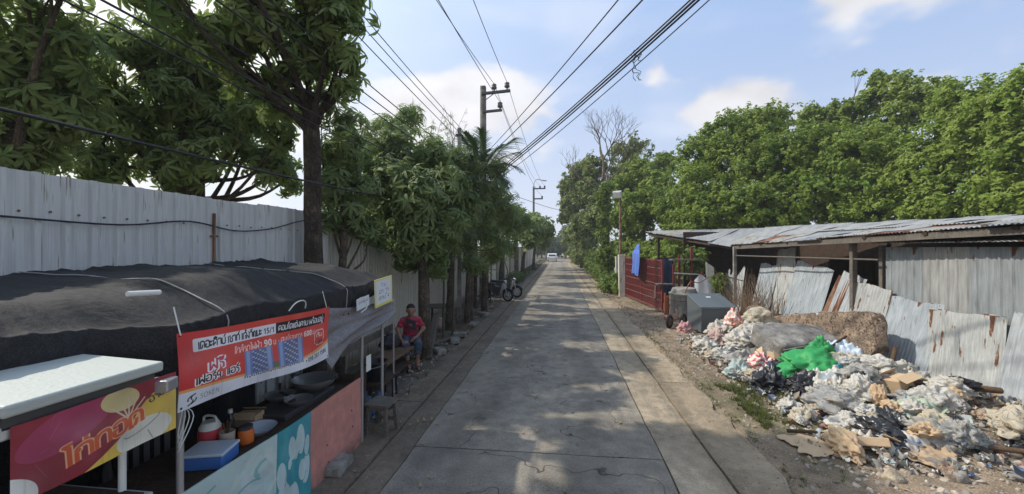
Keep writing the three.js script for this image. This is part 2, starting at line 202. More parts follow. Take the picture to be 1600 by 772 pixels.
// ---------------------------------------------------------------- the ground, the road
const inst = (name, geo, m, list, colours, parent) => { const o = new THREE.InstancedMesh(geo, m, list.length); list.forEach((a, i) => { _e.set(a[3], a[4], a[5]); o.setMatrixAt(i, new THREE.Matrix4().compose(V(a[0], a[1], a[2]), _q.setFromEuler(_e), V(a[6], a[7] ?? a[6], a[8] ?? a[6]))); if (colours) o.setColorAt(i, colours(i, a)); }); o.name = name; o.castShadow = o.receiveShadow = true; (parent ?? scene).add(o); return o; };
function heap(x, z) { // the rubbish mound against the sheet fence
  const k = smoothstep(x, 3.0, 4.9) * (1 - smoothstep(x, 6.3, 7.0)), w = smoothstep(-z, 4.3, 6.2) * (1 - smoothstep(-z, 10.2, 12.2));
  return k * w * (0.3 + 0.12 * N3(x * 0.9, z * 0.9, 4));
}
function H(x, z) {
  const onRoad = x > -2.62 && x < 2.4 ? Math.min(smoothstep(x, -2.75, -2.6), 1 - smoothstep(x, 2.36, 2.5)) : 0;
  const n = fbm(x * 0.9, z * 0.9, 1, 4) * 0.05 + fbm(x * 5, z * 5, 2, 2) * 0.012;
  return lerp(0.005 + n * 0.6 + heap(x, z), -0.06, onRoad) * (z < -90 ? 0.2 : 1) - (z < -90 ? 0.02 : 0);
}
{
  const xs = [], zs = [];
  for (const v of [-700, -300, -120, -60, -30, -18, -12, -9, -7]) xs.push(v); for (let v = -6; v <= 9.01; v += 0.11) xs.push(v); for (const v of [10, 12, 15, 20, 30, 60, 120, 300, 700]) xs.push(v);
  for (const v of [300, 100, 40, 15, 6, 3]) zs.push(v); for (let v = 1; v >= -17; v -= 0.13) zs.push(v); for (let v = -17.4; v >= -60; v -= 0.9) zs.push(v); for (const v of [-65, -75, -90, -120, -180, -300, -600, -1100]) zs.push(v);
  const pos = [], col = [], uv = [], idx = [];
  for (const z of zs) for (const x of xs) {
    pos.push(x, H(x, z), z); uv.push(x, z);
    const n = fbm(x * 0.5, z * 0.5, 8, 4), n2 = fbm(x * 2.3, z * 2.3, 12, 3);
    let c = [0.34, 0.265, 0.185];                                                       // sandy verge
    c = mix3(c, [0.25, 0.19, 0.13], clamp(0.4 + n + n2 * 0.5, 0, 1) * 0.8);
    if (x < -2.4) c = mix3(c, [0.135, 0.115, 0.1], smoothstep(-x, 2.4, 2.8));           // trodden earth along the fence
    const green = smoothstep(x, 5.5, 9) + smoothstep(-x, 4.6, 6) + (x > 2.6 ? smoothstep(-z, 24, 34) * 0.6 : 0);
    c = mix3(c, [0.1, 0.11, 0.04], clamp(green + n * 0.5, 0, 0.9));
    if (x > 2.4 && x < 4.2 && z > -7.8 && z < -5.6) c = mix3(c, [0.15, 0.16, 0.06], clamp(0.5 + n2 * 1.4, 0, 1) * (1 - Math.abs(x - 3.1) / 1.2 > 0 ? 0.7 * (1 - Math.abs(x - 3.1) / 1.2) : 0));
    if (heap(x, z) > 0.08) c = mix3(c, [0.2, 0.165, 0.13], 0.6);
    col.push(...c);
  }
  const W = xs.length; for (let j = 0; j < zs.length - 1; j++) for (let i = 0; i < W - 1; i++) { const a = j * W + i, b = a + W; idx.push(a, a + 1, b, a + 1, b + 1, b); }
  const g = new THREE.BufferGeometry(); g.setAttribute('position', new THREE.Float32BufferAttribute(pos, 3)); g.setAttribute('color', new THREE.Float32BufferAttribute(col, 3)); g.setAttribute('uv', new THREE.Float32BufferAttribute(uv, 2)); g.setIndex(idx); g.computeVertexNormals();
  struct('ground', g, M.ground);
}
{ // concrete lane: cast slabs with open joints; narrow side strips cast later
  const road = tag(new THREE.Group(), null, null, null, 'structure'); road.name = 'road'; scene.add(road);
  const r = rand(5);
  const slab = (x0, x1, z0, z1, m, top, name, skew = 0) => {
    const nx = Math.max(2, Math.round((x1 - x0) / 0.1)), nz = Math.max(2, Math.round((z0 - z1) / 0.3)), g = 0.011, ox = r() * 5, oz = r() * 5;
    const wob = (x, z) => x + fbm(x * 3, z * 1.3, 17, 3) * 0.022 + (x > 2.2 || x < -2.45 ? fbm(3, z * 2.2, 19, 4) * 0.14 * Math.sign(x) : 0);
    const geo = grid(nx, nz, (u, v) => { const x = lerp(x0 + g, x1 - g, u), z = lerp(z0 - g, z1 + g, v); const ed = u === 0 || u === 1; const xx = wob(x, z); return [xx, top + fbm(x * 0.8, z * 0.8, 21, 2) * 0.004 - (ed || v === 0 || v === 1 ? 0.004 : 0), z - (x - x0) * skew, xx + ox, z + oz]; });
    const pos = [], uv = [], idx = []; // skirts give the slab its thickness
    const ring = []; for (let i = 0; i <= nx; i++) ring.push(i); for (let j = 1; j <= nz; j++) ring.push(j * (nx + 1) + nx); for (let i = nx - 1; i >= 0; i--) ring.push(nz * (nx + 1) + i); for (let j = nz - 1; j > 0; j--) ring.push(j * (nx + 1));
    const P = geo.attributes.position; ring.forEach((k) => { pos.push(P.getX(k), P.getY(k), P.getZ(k), P.getX(k), P.getY(k) - 0.14, P.getZ(k)); uv.push(P.getX(k), P.getZ(k), P.getX(k), P.getZ(k) + 0.1); });
    for (let i = 0; i < ring.length; i++) { const a = i * 2, b = ((i + 1) % ring.length) * 2; idx.push(a, a + 1, b, b, a + 1, b + 1); }
    const sk = new THREE.BufferGeometry(); sk.setAttribute('position', new THREE.Float32BufferAttribute(pos, 3)); sk.setAttribute('uv', new THREE.Float32BufferAttribute(uv, 2)); sk.setIndex(idx); sk.computeVertexNormals();
    const tone = (g) => { const Q = g.attributes.position, c = new Float32Array(Q.count * 3); for (let i = 0; i < Q.count; i++) { const x = Q.getX(i), zz = Q.getZ(i), k = (1 - 0.2 * Math.exp(-Math.pow((x + 1.05 + 0.1 * N3(0, zz * 0.2, 3)) / 0.24, 2)) - 0.2 * Math.exp(-Math.pow((x - 0.45 + 0.1 * N3(1, zz * 0.2, 3)) / 0.24, 2)) - 0.22 * Math.exp(-Math.pow((x - 1.8) / 0.1, 2))) * (1 + 0.22 * fbm(x * 1.1, zz * 0.5, 40, 3)) * (1 - 0.25 * smoothstep(N3(x * 0.8, zz * 0.7, 55), 0.5, 0.75)), d = clamp(smoothstep(x, 0.9, 1.9) + N3(x, zz * 0.6, 60) * 0.4, 0, 1); c[i * 3] = k * lerp(1, 1.04, d); c[i * 3 + 1] = k; c[i * 3 + 2] = k * lerp(1, 0.93, d); } g.setAttribute('color', new THREE.BufferAttribute(c, 3)); return g; };
    part(name, merge([tone(geo), tone(sk)], ['color']), m, road);
  };
  let z = 3.2, i = 0; const E = [3.2, -4.75]; while (E[E.length - 1] > -96) E.push(E[E.length - 1] - 7.6);
  for (i = 0; i < E.length - 1; i++) slab(-1.8, 1.19, E[i], E[i + 1], i % 2 ? M.road : M.roadB, 0, 'slab', 0.012);
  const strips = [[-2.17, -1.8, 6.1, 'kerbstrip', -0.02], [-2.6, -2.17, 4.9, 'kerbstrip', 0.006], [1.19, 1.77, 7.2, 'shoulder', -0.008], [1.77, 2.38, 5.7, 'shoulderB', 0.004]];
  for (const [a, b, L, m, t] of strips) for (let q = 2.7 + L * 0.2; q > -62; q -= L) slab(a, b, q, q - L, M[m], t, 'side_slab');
}
{ // grass, gravel and fallen leaves
  const r = rand(77);
  const blade = (() => { const g = []; for (let k = 0; k < 7; k++) { const a = k * 2.4, l = 0.12 + 0.1 * ((k * 37) % 10) / 10, bx0 = Math.cos(a) * 0.02, bz = Math.sin(a) * 0.02, ex = Math.cos(a) * 0.09, ez = Math.sin(a) * 0.09, w = 0.007; g.push(grid(1, 2, (u, v) => [bx0 + ex * v * v + (u - 0.5) * w * (1 - v * 0.9) * Math.sin(a) * 2, l * v * (1 - 0.2 * v), bz + ez * v * v - (u - 0.5) * w * (1 - v * 0.9) * Math.cos(a) * 2])); } return merge(g); })();
  const tufts = []; const add = (x, z, s) => tufts.push([x, H(x, z) - 0.01, z, 0, r() * 6.3, 0, s * (0.7 + r() * 0.7)]);
  for (let i = 0; i < 900; i++) { const x = 2.75 + Math.abs(r() + r() - 1) * 1.2, z = -5.7 - r() * 1.9; if (fbm(x * 2, z * 2, 3, 2) > -0.12) add(x, z, 0.55); }
  for (let i = 0; i < 900; i++) { const z = -1 - r() * 26, x = 2.5 + r() * r() * 1.3; if (fbm(x * 1.5, z * 1.2, 5, 3) > 0.12) add(x, z, 0.45); }
  for (let i = 0; i < 1400; i++) { const z = -22 - r() * 60; add(r() < 0.5 ? -2.7 - r() * 1.4 : 2.7 + r() * 2.2, z, 1.2); }
  for (let i = 0; i < 260; i++) { const z = -26 - r() * 9; add(-3.0 - r() * 1.1, z, 2.0); }
  for (let i = 0; i < 130; i++) { const z = -4 - r() * 15; add(-2.55 - r() * 0.25, z, 0.35); }
  for (let i = 0; i < 200; i++) { const z = -4 - r() * 8; add(2.42 + r() * 0.1, z, 0.3); }
  tag(inst('grass', blade, M.grassM, tufts, (i) => new THREE.Color().setHSL(0.16 + 0.08 * ((i * 17) % 10) / 10, 0.5, 0.5 + 0.3 * ((i * 7) % 10) / 10)), 'low dry green grass growing along both road edges', 'grass', null, 'stuff');
  const stone = new THREE.IcosahedronGeometry(0.02, 0), st = [];
  const so = (x, z, s, up = 0) => st.push([x, H(x, z) + up, z, r() * 6, r() * 6, r() * 6, s * (0.6 + r()), s * (0.4 + r() * 0.6), s * (0.6 + r())]);
  for (let i = 0; i < 2600; i++) so(2.45 + r() * 2.5, 0.5 - r() * 18, 0.5 + r() * r() * 1.2);
  for (let i = 0; i < 2600; i++) so(3.0 + r() * 3.6, -3.9 - r() * 7.2, 0.8 + r() * r() * 2.2);
  for (let i = 0; i < 900; i++) so(-2.7 - r() * 1.4, -3 - r() * 18, 0.5 + r());
  for (let i = 0; i < 900; i++) { const x = 2.45 - r() * r() * 1.3; st.push([x, 0.008, -2 - r() * 22, r() * 6, r() * 6, 0, 0.4, 0.3, 0.4]); }
  tag(inst('gravel', stone, M.pale = new THREE.MeshStandardMaterial({ color: 0xffffff, roughness: 1 }), st, (i) => { const k = 0.16 + 0.3 * ((i * 31) % 100) / 100; return new THREE.Color().setRGB(k * 1.1, k * 0.95, k * 0.78); }), 'scattered gravel and rubble bits on the sandy verge', 'gravel', null, 'stuff');
  const leaf = grid(2, 1, (u, v) => [(u - 0.5) * 0.07, 0.006 * Math.abs(u - 0.5) * 4, (v - 0.5) * 0.028 * (1 - Math.abs(u - 0.5) * 1.2)]), lv = [];
  for (let i = 0; i < 700; i++) { const x = -4.1 + r() * 1.6, z = -3 - r() * 20; lv.push([x, (x > -2.62 ? 0.01 : H(x, z)) + 0.012, z, (r() - 0.5) * 0.7, r() * 6.3, (r() - 0.5) * 0.7, 0.7 + r()]); }
  for (let i = 0; i < 420; i++) { const x = -2.5 + r() * r() * 4.5, z = -3 - r() * 22; lv.push([x, 0.012, z, (r() - 0.5) * 0.3, r() * 6.3, (r() - 0.5) * 0.3, 0.5 + r() * 0.7]); }
  for (let i = 0; i < 260; i++) { const x = 2.4 + r() * 1.2, z = -3 - r() * 20; lv.push([x, H(x, z) + 0.012, z, (r() - 0.5) * 0.7, r() * 6.3, (r() - 0.5) * 0.7, 0.6 + r() * 0.8]); }
  tag(inst('fallen_leaf', leaf, M.pale, lv, (i) => new THREE.Color().setHSL(0.07 + 0.06 * ((i * 13) % 10) / 10, 0.45, 0.14 + 0.12 * ((i * 7) % 10) / 10)), 'dry fallen leaves scattered over the walkway and lane', 'leaves', null, 'stuff');
  const scrapGeo = grid(3, 2, (u, v) => [(u - 0.5) * 0.1, 0.03 * Math.sin(u * 7 + v * 3) + 0.02 * Math.cos(v * 6), (v - 0.5) * 0.07 * (0.6 + u)]), sc = [];
  for (let i = 0; i < 1900; i++) { const x = 3.05 + r() * 3.3, z = -4.75 - r() * 6.6; const d = smoothstep(x, 2.9, 3.7); if (r() > d + 0.12) continue; sc.push([x, H(x, z) + 0.015 + r() * 0.05, z, (r() - 0.5) * 1.6, r() * 6.3, (r() - 0.5) * 1.6, 0.35 + r() * r() * 1.5]); }
  const pal = [[0.5, 0.5, 0.48], [0.42, 0.35, 0.26], [0.46, 0.45, 0.42], [0.08, 0.08, 0.08], [0.3, 0.23, 0.15], [0.38, 0.42, 0.4], [0.15, 0.19, 0.28], [0.36, 0.2, 0.16], [0.36, 0.31, 0.25], [0.26, 0.21, 0.16]];
  tag(inst('litter', scrapGeo, M.pale, sc, (i) => new THREE.Color().setRGB(...pal[(i * 7 + (i >> 3)) % 10])), 'loose scraps of paper and plastic strewn through the rubbish heap', 'litter', null, 'stuff');
}

// ---------------------------------------------------------------- the sheet-metal fence and the white wall on the left
function ribbed(w, h, n, flat, depth, slant = 0.02) { // trapezoid-ribbed sheet in the xy plane, ribs towards +z
  const pitch = w / n, prof = []; for (let i = 0; i < n; i++) { const o = i * pitch; prof.push([o, 0], [o + flat, 0], [o + flat + slant, depth], [o + pitch - slant, depth]); } prof.push([w, 0]);
  const g = []; for (let i = 0; i < prof.length - 1; i++) { const [a, d] = prof[i], [b, e] = prof[i + 1]; g.push(grid(1, 5, (u, v) => [lerp(a, b, u) - w / 2, v * h, lerp(d, e, u), lerp(a, b, u) / w, v])); } return merge(g);
}
function corrugated(w, h, pitch, depth, rows = 8, bend = () => 0, topCut = () => 0) {
  const n = Math.round(w / pitch) * 6; return thick(grid(n, rows, (u, v) => { const x = (u - 0.5) * w, hh = h * (1 - topCut(u)), y = v * hh; return [x, y, Math.sin(u * w / pitch * Math.PI * 2) * depth + bend(u, v), u * w / 0.9, y / h]; }), 0.003);
}
{
  const f = thing('metal_fence', 'tall grey ribbed sheet metal fence behind the food stall and left trees', 'fence', [-4.3, 0, 0]);
  const g = ribbed(0.81, 3.08, 4, 0.145, 0.034, 0.008), g2 = ribbed(0.81, 3.04, 6, 0.075, 0.022, 0.012); const r = rand(14);
  for (let i = 0; i < 26; i++) { const near = i < 11, m = new THREE.Mesh(near ? g : g2, near ? M.fence : M.fenceWarm); m.name = 'metal_sheet'; m.castShadow = m.receiveShadow = true; m.rotation.y = Math.PI / 2 + (r() - 0.5) * 0.012; m.position.set((i % 2) * 0.004 + (r() - 0.5) * 0.008, (r() - 0.5) * 0.03, 1.6 - i * 0.8); m.rotation.z = (r() - 0.5) * 0.006; f.add(m); }
  { const nails = []; for (let i = 0; i < 26; i++) for (const y of [0.5, 1.6, 2.75]) for (let k = 0; k < 4; k++) nails.push([0.008, y + (r() - 0.5) * 0.02, 1.6 - i * 0.8 + (k - 1.5) * 0.2 + 0.03, 0, 0, Math.PI / 2, 1]); inst('nail', new THREE.CylinderGeometry(0.009, 0.011, 0.012, 6), M.rusty, nails, null, f).userData.kind = 'stuff'; }
  for (const y of [0.5, 1.6, 2.75]) part('rail', bx(0.04, 0.06, 21, [-0.05, y, -8.5]), M.darkSteel, f);
  for (let z = 1.5; z > -19; z -= 2.4) part('post', bx(0.07, 3.0, 0.07, [-0.11, 1.5, z]), M.darkSteel, f);
  single('pipe', [bar([-4.24, 0, -4.42], [-4.24, 2.88, -4.42], 0.018), bar([-4.24, 2.6, -4.47], [-4.24, 2.6, -4.37], 0.012)], M.rusty, 'thin rust stained upright pipe against the near metal fence', 'pipe');
  single('fence_cable', tube([[-4.24, 2.7, -2.4], [-4.24, 2.68, -3.4], [-4.24, 2.76, -4.1], [-4.24, 2.68, -4.75], [-4.24, 2.74, -5.4], [-4.2, 2.92, -6.2], [-4.2, 2.86, -8]], 0.009, 60), M.wire, 'black cable looping along the upper part of the metal fence', 'cable');
  const w = thing('white_wall', 'dirty white plastered boundary wall beyond the parked motorbikes', 'wall', [-4.3, 0, 0]);
  for (let i = 0; i < 12; i++) { part('wall_panel', bx(0.14, 2.5, 3.44, [0, 1.25, -21.0 - i * 3.5], [0, 0, 0], 0.01), M.wall, w); part('pier', bx(0.22, 2.62, 0.22, [0.03, 1.31, -19.25 - i * 3.5], [0, 0, 0], 0.01), M.cement, w); }
  part('coping', bx(0.2, 0.07, 42, [0, 2.535, -40.2]), M.cement, w);
}

// ---------------------------------------------------------------- the shack on the right
{
  const s = thing('shack', 'low open shack with patched corrugated roof behind the rubbish heap', 'shack', [6.1, 0, -12]);
  // roof corners in world: far-left, near-left eave, near eave, near ridge, far ridge
  const roofY = (u, v) => 0; const A = V(3.97, 3.2, -19), B = V(5.88, 2.56, -14.55), C = V(6.15, 2.83, -4.2), D = V(10.5, 3.0, -4.2), F = V(7.7, 3.2, -16), E0 = V(4.6, 3.26, -19.1);
  const r = rand(41);
  const strip = (a0, a1, b0, b1, m, lift, name = 'roof_sheet') => { // corrugations run from eave (a) to ridge (b)
    const w = a0.distanceTo(a1), n = Math.max(12, Math.round(w / 0.076) * 4), o = (r() - 0.5) * 0.04, cut = r() * 0.06;
    const g = thick(grid(n, 6, (u, v) => { const p = a0.clone().lerp(a1, u), q = b0.clone().lerp(b1, u); p.lerp(q, v * (1 + 0.02) - cut * (v === 0 ? 1 : 0)); const sag = Math.sin(v * 9 + o * 90) * 0.012; return [p.x - 6.1, p.y + lift + Math.sin(u * w / 0.076 * Math.PI * 2) * 0.011 + sag + o * (v < 0.1 ? 0.6 : 0.2), p.z + 12, u * w / 0.9, v]; }), 0.004);
    part(name, g, m, s);
  };
  const ms = [M.roofA, M.roofB, M.roofC, M.roofA, M.roofB, M.rusty];
  for (let i = 0; i < 5; i++) strip(A.clone().lerp(B, i / 5 - 0.01), A.clone().lerp(B, (i + 1) / 5 + 0.01), E0.clone().lerp(F, i / 5), E0.clone().lerp(F, (i + 1) / 5), ms[i % 4], (i % 2) * 0.012);
  for (let i = 0; i < 14; i++) { const m0 = 0.48 + 0.06 * N3(i * 3, 1, 1); const a0 = B.clone().lerp(C, i / 14 - 0.006), a1 = B.clone().lerp(C, (i + 1) / 14 + 0.006), b0 = F.clone().lerp(D, i / 14), b1 = F.clone().lerp(D, (i + 1) / 14); strip(a0, a1, a0.clone().lerp(b0, m0 + 0.04), a1.clone().lerp(b1, m0 + 0.04), ms[(i * 5 + 1) % 6], 0.012 * (i % 2)); strip(a0.clone().lerp(b0, m0), a1.clone().lerp(b1, m0), b0, b1, ms[(i * 3) % 6], 0.03 + 0.012 * (i % 2)); }
  const L = (p) => [p.x - 6.1, p.y, p.z + 12];
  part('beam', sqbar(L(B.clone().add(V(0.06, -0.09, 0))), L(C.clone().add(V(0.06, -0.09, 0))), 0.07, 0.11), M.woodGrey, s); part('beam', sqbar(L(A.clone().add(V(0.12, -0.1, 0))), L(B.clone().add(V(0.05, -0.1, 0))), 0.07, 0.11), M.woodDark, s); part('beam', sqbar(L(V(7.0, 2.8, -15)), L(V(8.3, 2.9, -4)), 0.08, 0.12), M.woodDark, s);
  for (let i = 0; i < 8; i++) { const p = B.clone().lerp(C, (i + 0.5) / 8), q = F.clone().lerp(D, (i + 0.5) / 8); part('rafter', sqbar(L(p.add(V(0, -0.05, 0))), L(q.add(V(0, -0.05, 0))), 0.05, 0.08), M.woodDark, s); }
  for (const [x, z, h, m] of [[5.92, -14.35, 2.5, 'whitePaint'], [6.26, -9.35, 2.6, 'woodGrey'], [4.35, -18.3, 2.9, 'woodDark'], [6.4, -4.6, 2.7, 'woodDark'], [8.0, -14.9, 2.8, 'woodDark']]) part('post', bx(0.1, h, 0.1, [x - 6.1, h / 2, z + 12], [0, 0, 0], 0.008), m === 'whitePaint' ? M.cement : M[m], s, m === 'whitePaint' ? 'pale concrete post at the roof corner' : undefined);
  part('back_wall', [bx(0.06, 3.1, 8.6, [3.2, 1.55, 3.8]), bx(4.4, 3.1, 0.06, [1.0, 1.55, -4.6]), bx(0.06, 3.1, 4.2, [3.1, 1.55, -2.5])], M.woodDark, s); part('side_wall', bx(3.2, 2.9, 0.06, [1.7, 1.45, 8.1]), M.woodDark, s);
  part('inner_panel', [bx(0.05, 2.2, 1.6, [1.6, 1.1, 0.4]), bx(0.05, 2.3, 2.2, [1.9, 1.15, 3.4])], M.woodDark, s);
  part('cross_rail', bar([-0.15, 2.2, -2.3], [0.18, 2.22, 3.3], 0.02), M.woodGrey, s);
  // tall sheet and its lean-to lid at the near end
  const side = thing('sheet_screen', 'upright grey sheet metal screen under its own small lid, right end of shack', 'screen', [6.42, 0, -8.75]);
  for (let i = 0; i < 4; i++) { const g = ribbed(0.82, 2.05, 5, 0.1, 0.018, 0.02); put(g, [0, 0.42, 0], [0, -Math.PI / 2, 0]); put(g, [0, 0, 0.45 + i * 0.8], [0, 0, 0]); part('metal_sheet', g, i % 2 ? M.roofA : M.roofC, side); }
  { const g = corrugated(3.4, 1.3, 0.076, 0.01, 4); put(g, [0, 0, 0], [-Math.PI / 2 + 0.06, 0, 0]); put(g, [-0.25, 2.55, 1.7], [0, -Math.PI / 2, 0]); part('lid', g, M.zincB, side); }
  part('post', bx(0.09, 2.5, 0.09, [0.05, 1.25, -0.1]), M.woodGrey, side);
}
{ // loose sheets leaning along the front of the shack: [z along road, x, base y, width, height, lean, tilt in plane, material, label]
  const S = [
    [-15.55, 6.1, 0.0, 0.7, 1.62, 0.1, 0.06, 'zincC', 'jagged pale sheet leaning left of the pale corner post', 1], [-14.75, 6.15, 0.0, 0.62, 1.85, 0.12, -0.12, 'zincA', 'narrow pointed grey sheet just right of the pale corner post', 2],
    [-13.45, 6.2, 0.0, 1.15, 1.98, 0.16, 0.05, 'zincC', 'broad blue grey sheet behind the dry brushwood', 0], [-12.3, 6.3, 0.55, 0.95, 1.92, 0.14, -0.1, 'zincB', 'highest sheet with a rust eaten top edge', 0],
    [-11.35, 6.08, 0.1, 1.5, 1.98, 0.24, 0.12, 'zincC', 'widest clean corrugated sheet, leaning right below the rust eaten one', 0], [-10.3, 6.02, 0.12, 0.5, 1.75, 0.26, 0.26, 'rusty', 'slim brown rusted strip tilted between two grey sheets', 0],
    [-9.95, 6.1, 0.1, 0.75, 1.85, 0.2, 0.2, 'zincA', 'grey sheet just right of the slim rusted strip', 0], [-9.05, 6.16, 0.35, 0.95, 1.36, 0.12, 0.1, 'zincB', 'short sheet with rust stained top edge above the foam slab', 0],
    [-8.9, 5.98, 0.1, 1.05, 1.32, 0.28, 0.14, 'zincA', 'low grey sheet in front of the rust stained short one', 0], [-8.0, 6.0, 0.05, 1.15, 1.5, 0.2, 0.04, 'zincC', 'large plain sheet beside the right end of the foam slab', 0],
    [-6.9, 6.02, 0.05, 1.15, 1.42, 0.18, -0.06, 'zincB', 'blotchy rusted sheet, second from the near end of the row', 0], [-5.8, 6.0, 0.05, 1.2, 1.5, 0.2, 0.05, 'zincA', 'grey sheet at the near right end of the row', 0]];
  S.forEach(([z, x, y, w, h, lean, tilt, m, label, jag], i) => {
    const cut = jag === 1 ? (u) => 0.2 * Math.abs(u - 0.35) + 0.06 * Math.sin(u * 15) : jag === 2 ? (u) => 0.3 * Math.abs(u - 0.8) : (u) => 0.012 * Math.sin(u * 9 + i);
    const g = corrugated(w, h, 0.076, 0.0095, 10, (u, v) => 0.03 * Math.sin(v * 3 + i) + 0.02 * Math.sin(u * 4 + i * 2), cut); put(g, [0, 0, 0], [0, 0, -tilt]); put(g, [0, 0, 0], [-lean, 0, 0]); put(g, [0, 0, 0], [0, -Math.PI / 2, 0]);
    const o = thing('corrugated_sheet', label, 'metal sheet', [x, y, z], 0, 'loose metal sheets leaning along the shack'); part('panel', g, M[m], o);
  });
}

// ---------------------------------------------------------------- trees and plants
const leafBlade = (l, w, droop, seg = 4) => grid(2, seg, (u, v) => { const ww = w * Math.pow(Math.sin(Math.PI * Math.pow(v * 0.9 + 0.05, 1.35)), 0.8) * 0.5 + 0.001, s = (u - 0.5) * 2; return [s * ww, Math.abs(s) * ww * 0.35 - droop * v * v * l, v * l]; });
const whorl = (n, l, w, droop, seed, pitch = 0.25) => { const r = rand(seed), g = []; for (let i = 0; i < n; i++) g.push(put(leafBlade(l * (0.75 + r() * 0.4), w, droop + r() * 0.2), [0, r() * 0.03, 0], [-pitch + (r() - 0.5) * 0.5, (i / n) * Math.PI * 2 + r() * 0.4, 0])); g.push(bar([0, -0.1, 0], [0, 0.02, 0], 0.006, 3)); return merge(g); };
const spray = (n, l, w, seed, spread = 1) => { const r = rand(seed), g = []; for (let i = 0; i < n; i++) { const a = r() * 6.3, b = (r() - 0.5) * 1.8; g.push(put(grid(1, 2, (u, v) => [(u - 0.5) * w * Math.sin(Math.PI * (v * 0.85 + 0.12)), -v * v * l * 0.25, (v - 0.2) * l]), [(r() - 0.5) * spread * l * 1.6, (r() - 0.5) * spread * l * 1.4, (r() - 0.5) * spread * l * 1.6], [b, a, (r() - 0.5) * 1.4])); } return merge(g); };
const LG = { whorlBig: [whorl(7, 0.165, 0.052, 0.25, 1), whorl(6, 0.15, 0.05, 0.6, 2), whorl(8, 0.14, 0.045, 0.9, 12, 0.6)], whorlMid: [whorl(7, 0.2, 0.055, 0.4, 3), whorl(8, 0.18, 0.05, 0.2, 4), whorl(6, 0.2, 0.06, 0.9, 13, 0.6)], slim: [whorl(9, 0.28, 0.035, 0.5, 5, 0.5)], vine: [spray(9, 0.17, 0.12, 6), spray(8, 0.2, 0.14, 7)], far: [spray(10, 0.36, 0.24, 8), spray(9, 0.42, 0.28, 9)], airy: [spray(14, 0.16, 0.06, 10, 1.4)], bush: [spray(10, 0.11, 0.05, 11)] };
// crown: leaf clusters over the outside of many lobes, turned outwards and up
function crown(parent, lobes, geos, m, per, seed, o = {}) {
  const r = rand(seed), lists = geos.map(() => []), near = [];
  for (const [x, y, z, R] of lobes) {
    const n = Math.round(per * R * R), lobeTone = [0.8 + 0.4 * r(), (r() - 0.5) * 0.035];
    for (let i = 0; i < n; i++) {
      const u = r() * 2 - 1, a = r() * Math.PI * 2, q = Math.sqrt(1 - u * u), d = V(Math.cos(a) * q, u, Math.sin(a) * q);
      const rag = 0.74 + 0.42 * N3(d.x * 1.6 + x, d.y * 1.6 + y, d.z * 1.6 + z) + (o.rag ?? 0.12) * N3(d.x * 4.5 + x, d.y * 4.5 + y, d.z * 4.5), k = R * (rag * (0.55 + 0.5 * Math.pow(r(), 0.4)) + (r() < 0.05 ? 0.18 : 0));
      const p = V(x, y, z).addScaledVector(d, k); if (o.gap && N3(p.x * o.gap, p.y * o.gap, p.z * o.gap + seed) < (o.cut ?? -0.25)) continue; if (p.y < (o.floor ?? 0.1)) continue;
      if (o.keep && !o.keep(p)) continue;
      const up = d.clone().multiplyScalar(0.8).add(V((r() - 0.5) * 0.9, 0.45 + (r() - 0.5) * 0.8, (r() - 0.5) * 0.9)).normalize();
      const e = new THREE.Euler().setFromQuaternion(new THREE.Quaternion().setFromUnitVectors(V(0, 1, 0), up).multiply(new THREE.Quaternion().setFromAxisAngle(V(0, 1, 0), r() * 6.3)));
      const s = (o.size ?? 1) * (0.7 + r() * 0.6), it = [p.x, p.y, p.z, e.x, e.y, e.z, s, s, s, lobeTone];
      lists[Math.floor(r() * geos.length)].push(it);
    }
  }
  const P = parent.position, col = (i, t) => new THREE.Color().setHSL((o.hue ?? 0.22) + ((i * 29) % 13 - 6) * 0.012 + t[9][1], o.sat ?? 0.3, (0.72 + ((i * 37) % 17) * 0.026) * t[9][0]);
  lists.forEach((l, gi) => {
    l.forEach((t) => { t[0] -= P.x; t[1] -= P.y; t[2] -= P.z; });
    if (o.single) { l.sort((a, b) => Math.hypot(a[0] + P.x, a[2] + P.z) - Math.hypot(b[0] + P.x, b[2] + P.z)); for (const t of l.splice(0, o.single)) { const k = new THREE.Mesh(geos[gi], m); k.name = 'leaf_cluster'; k.castShadow = k.receiveShadow = true; k.position.set(t[0], t[1], t[2]); k.rotation.set(t[3], t[4], t[5]); k.scale.setScalar(t[6]); parent.add(k); } }
    if (l.length) { const c = inst('crown', geos[gi], m, l, col, parent); c.userData.kind = 'stuff'; }
  });
}
function limbs(parent, base, lobes, r0, m, name = 'branch', from = 0.75, top) { // limbs out from the top of the trunk to the lobes
  const g = []; lobes.forEach(([x, y, z, R], i) => { const b = V(...base).lerp(V(...(top ?? base)), (i % 5) / 5 * from), e = V(x, y, z), mid = b.clone().lerp(e, 0.5).add(V(0.15 * Math.sin(i * 2.3), -0.08 * b.distanceTo(e) , 0.15 * Math.cos(i * 1.7))); const rr = r0 * (0.3 + 0.25 * ((i * 7) % 5) / 5); g.push(taper([b.toArray(), mid.toArray(), e.toArray()], [rr, rr * 0.6, rr * 0.2], 6, 4, 0.15, i)); for (let k = 0; k < 3; k++) { const a = i * 2 + k * 2.1; g.push(taper([mid.clone().lerp(e, 0.3 + k * 0.2).toArray(), [x + Math.cos(a) * R * 0.6, y + 0.2 * R * k, z + Math.sin(a) * R * 0.6]], [rr * 0.35, rr * 0.1], 4, 2)); } });
  const P = parent.position; const mg = merge(g); mg.translate(-P.x, -P.y, -P.z); return part(name, mg, m, parent);
}
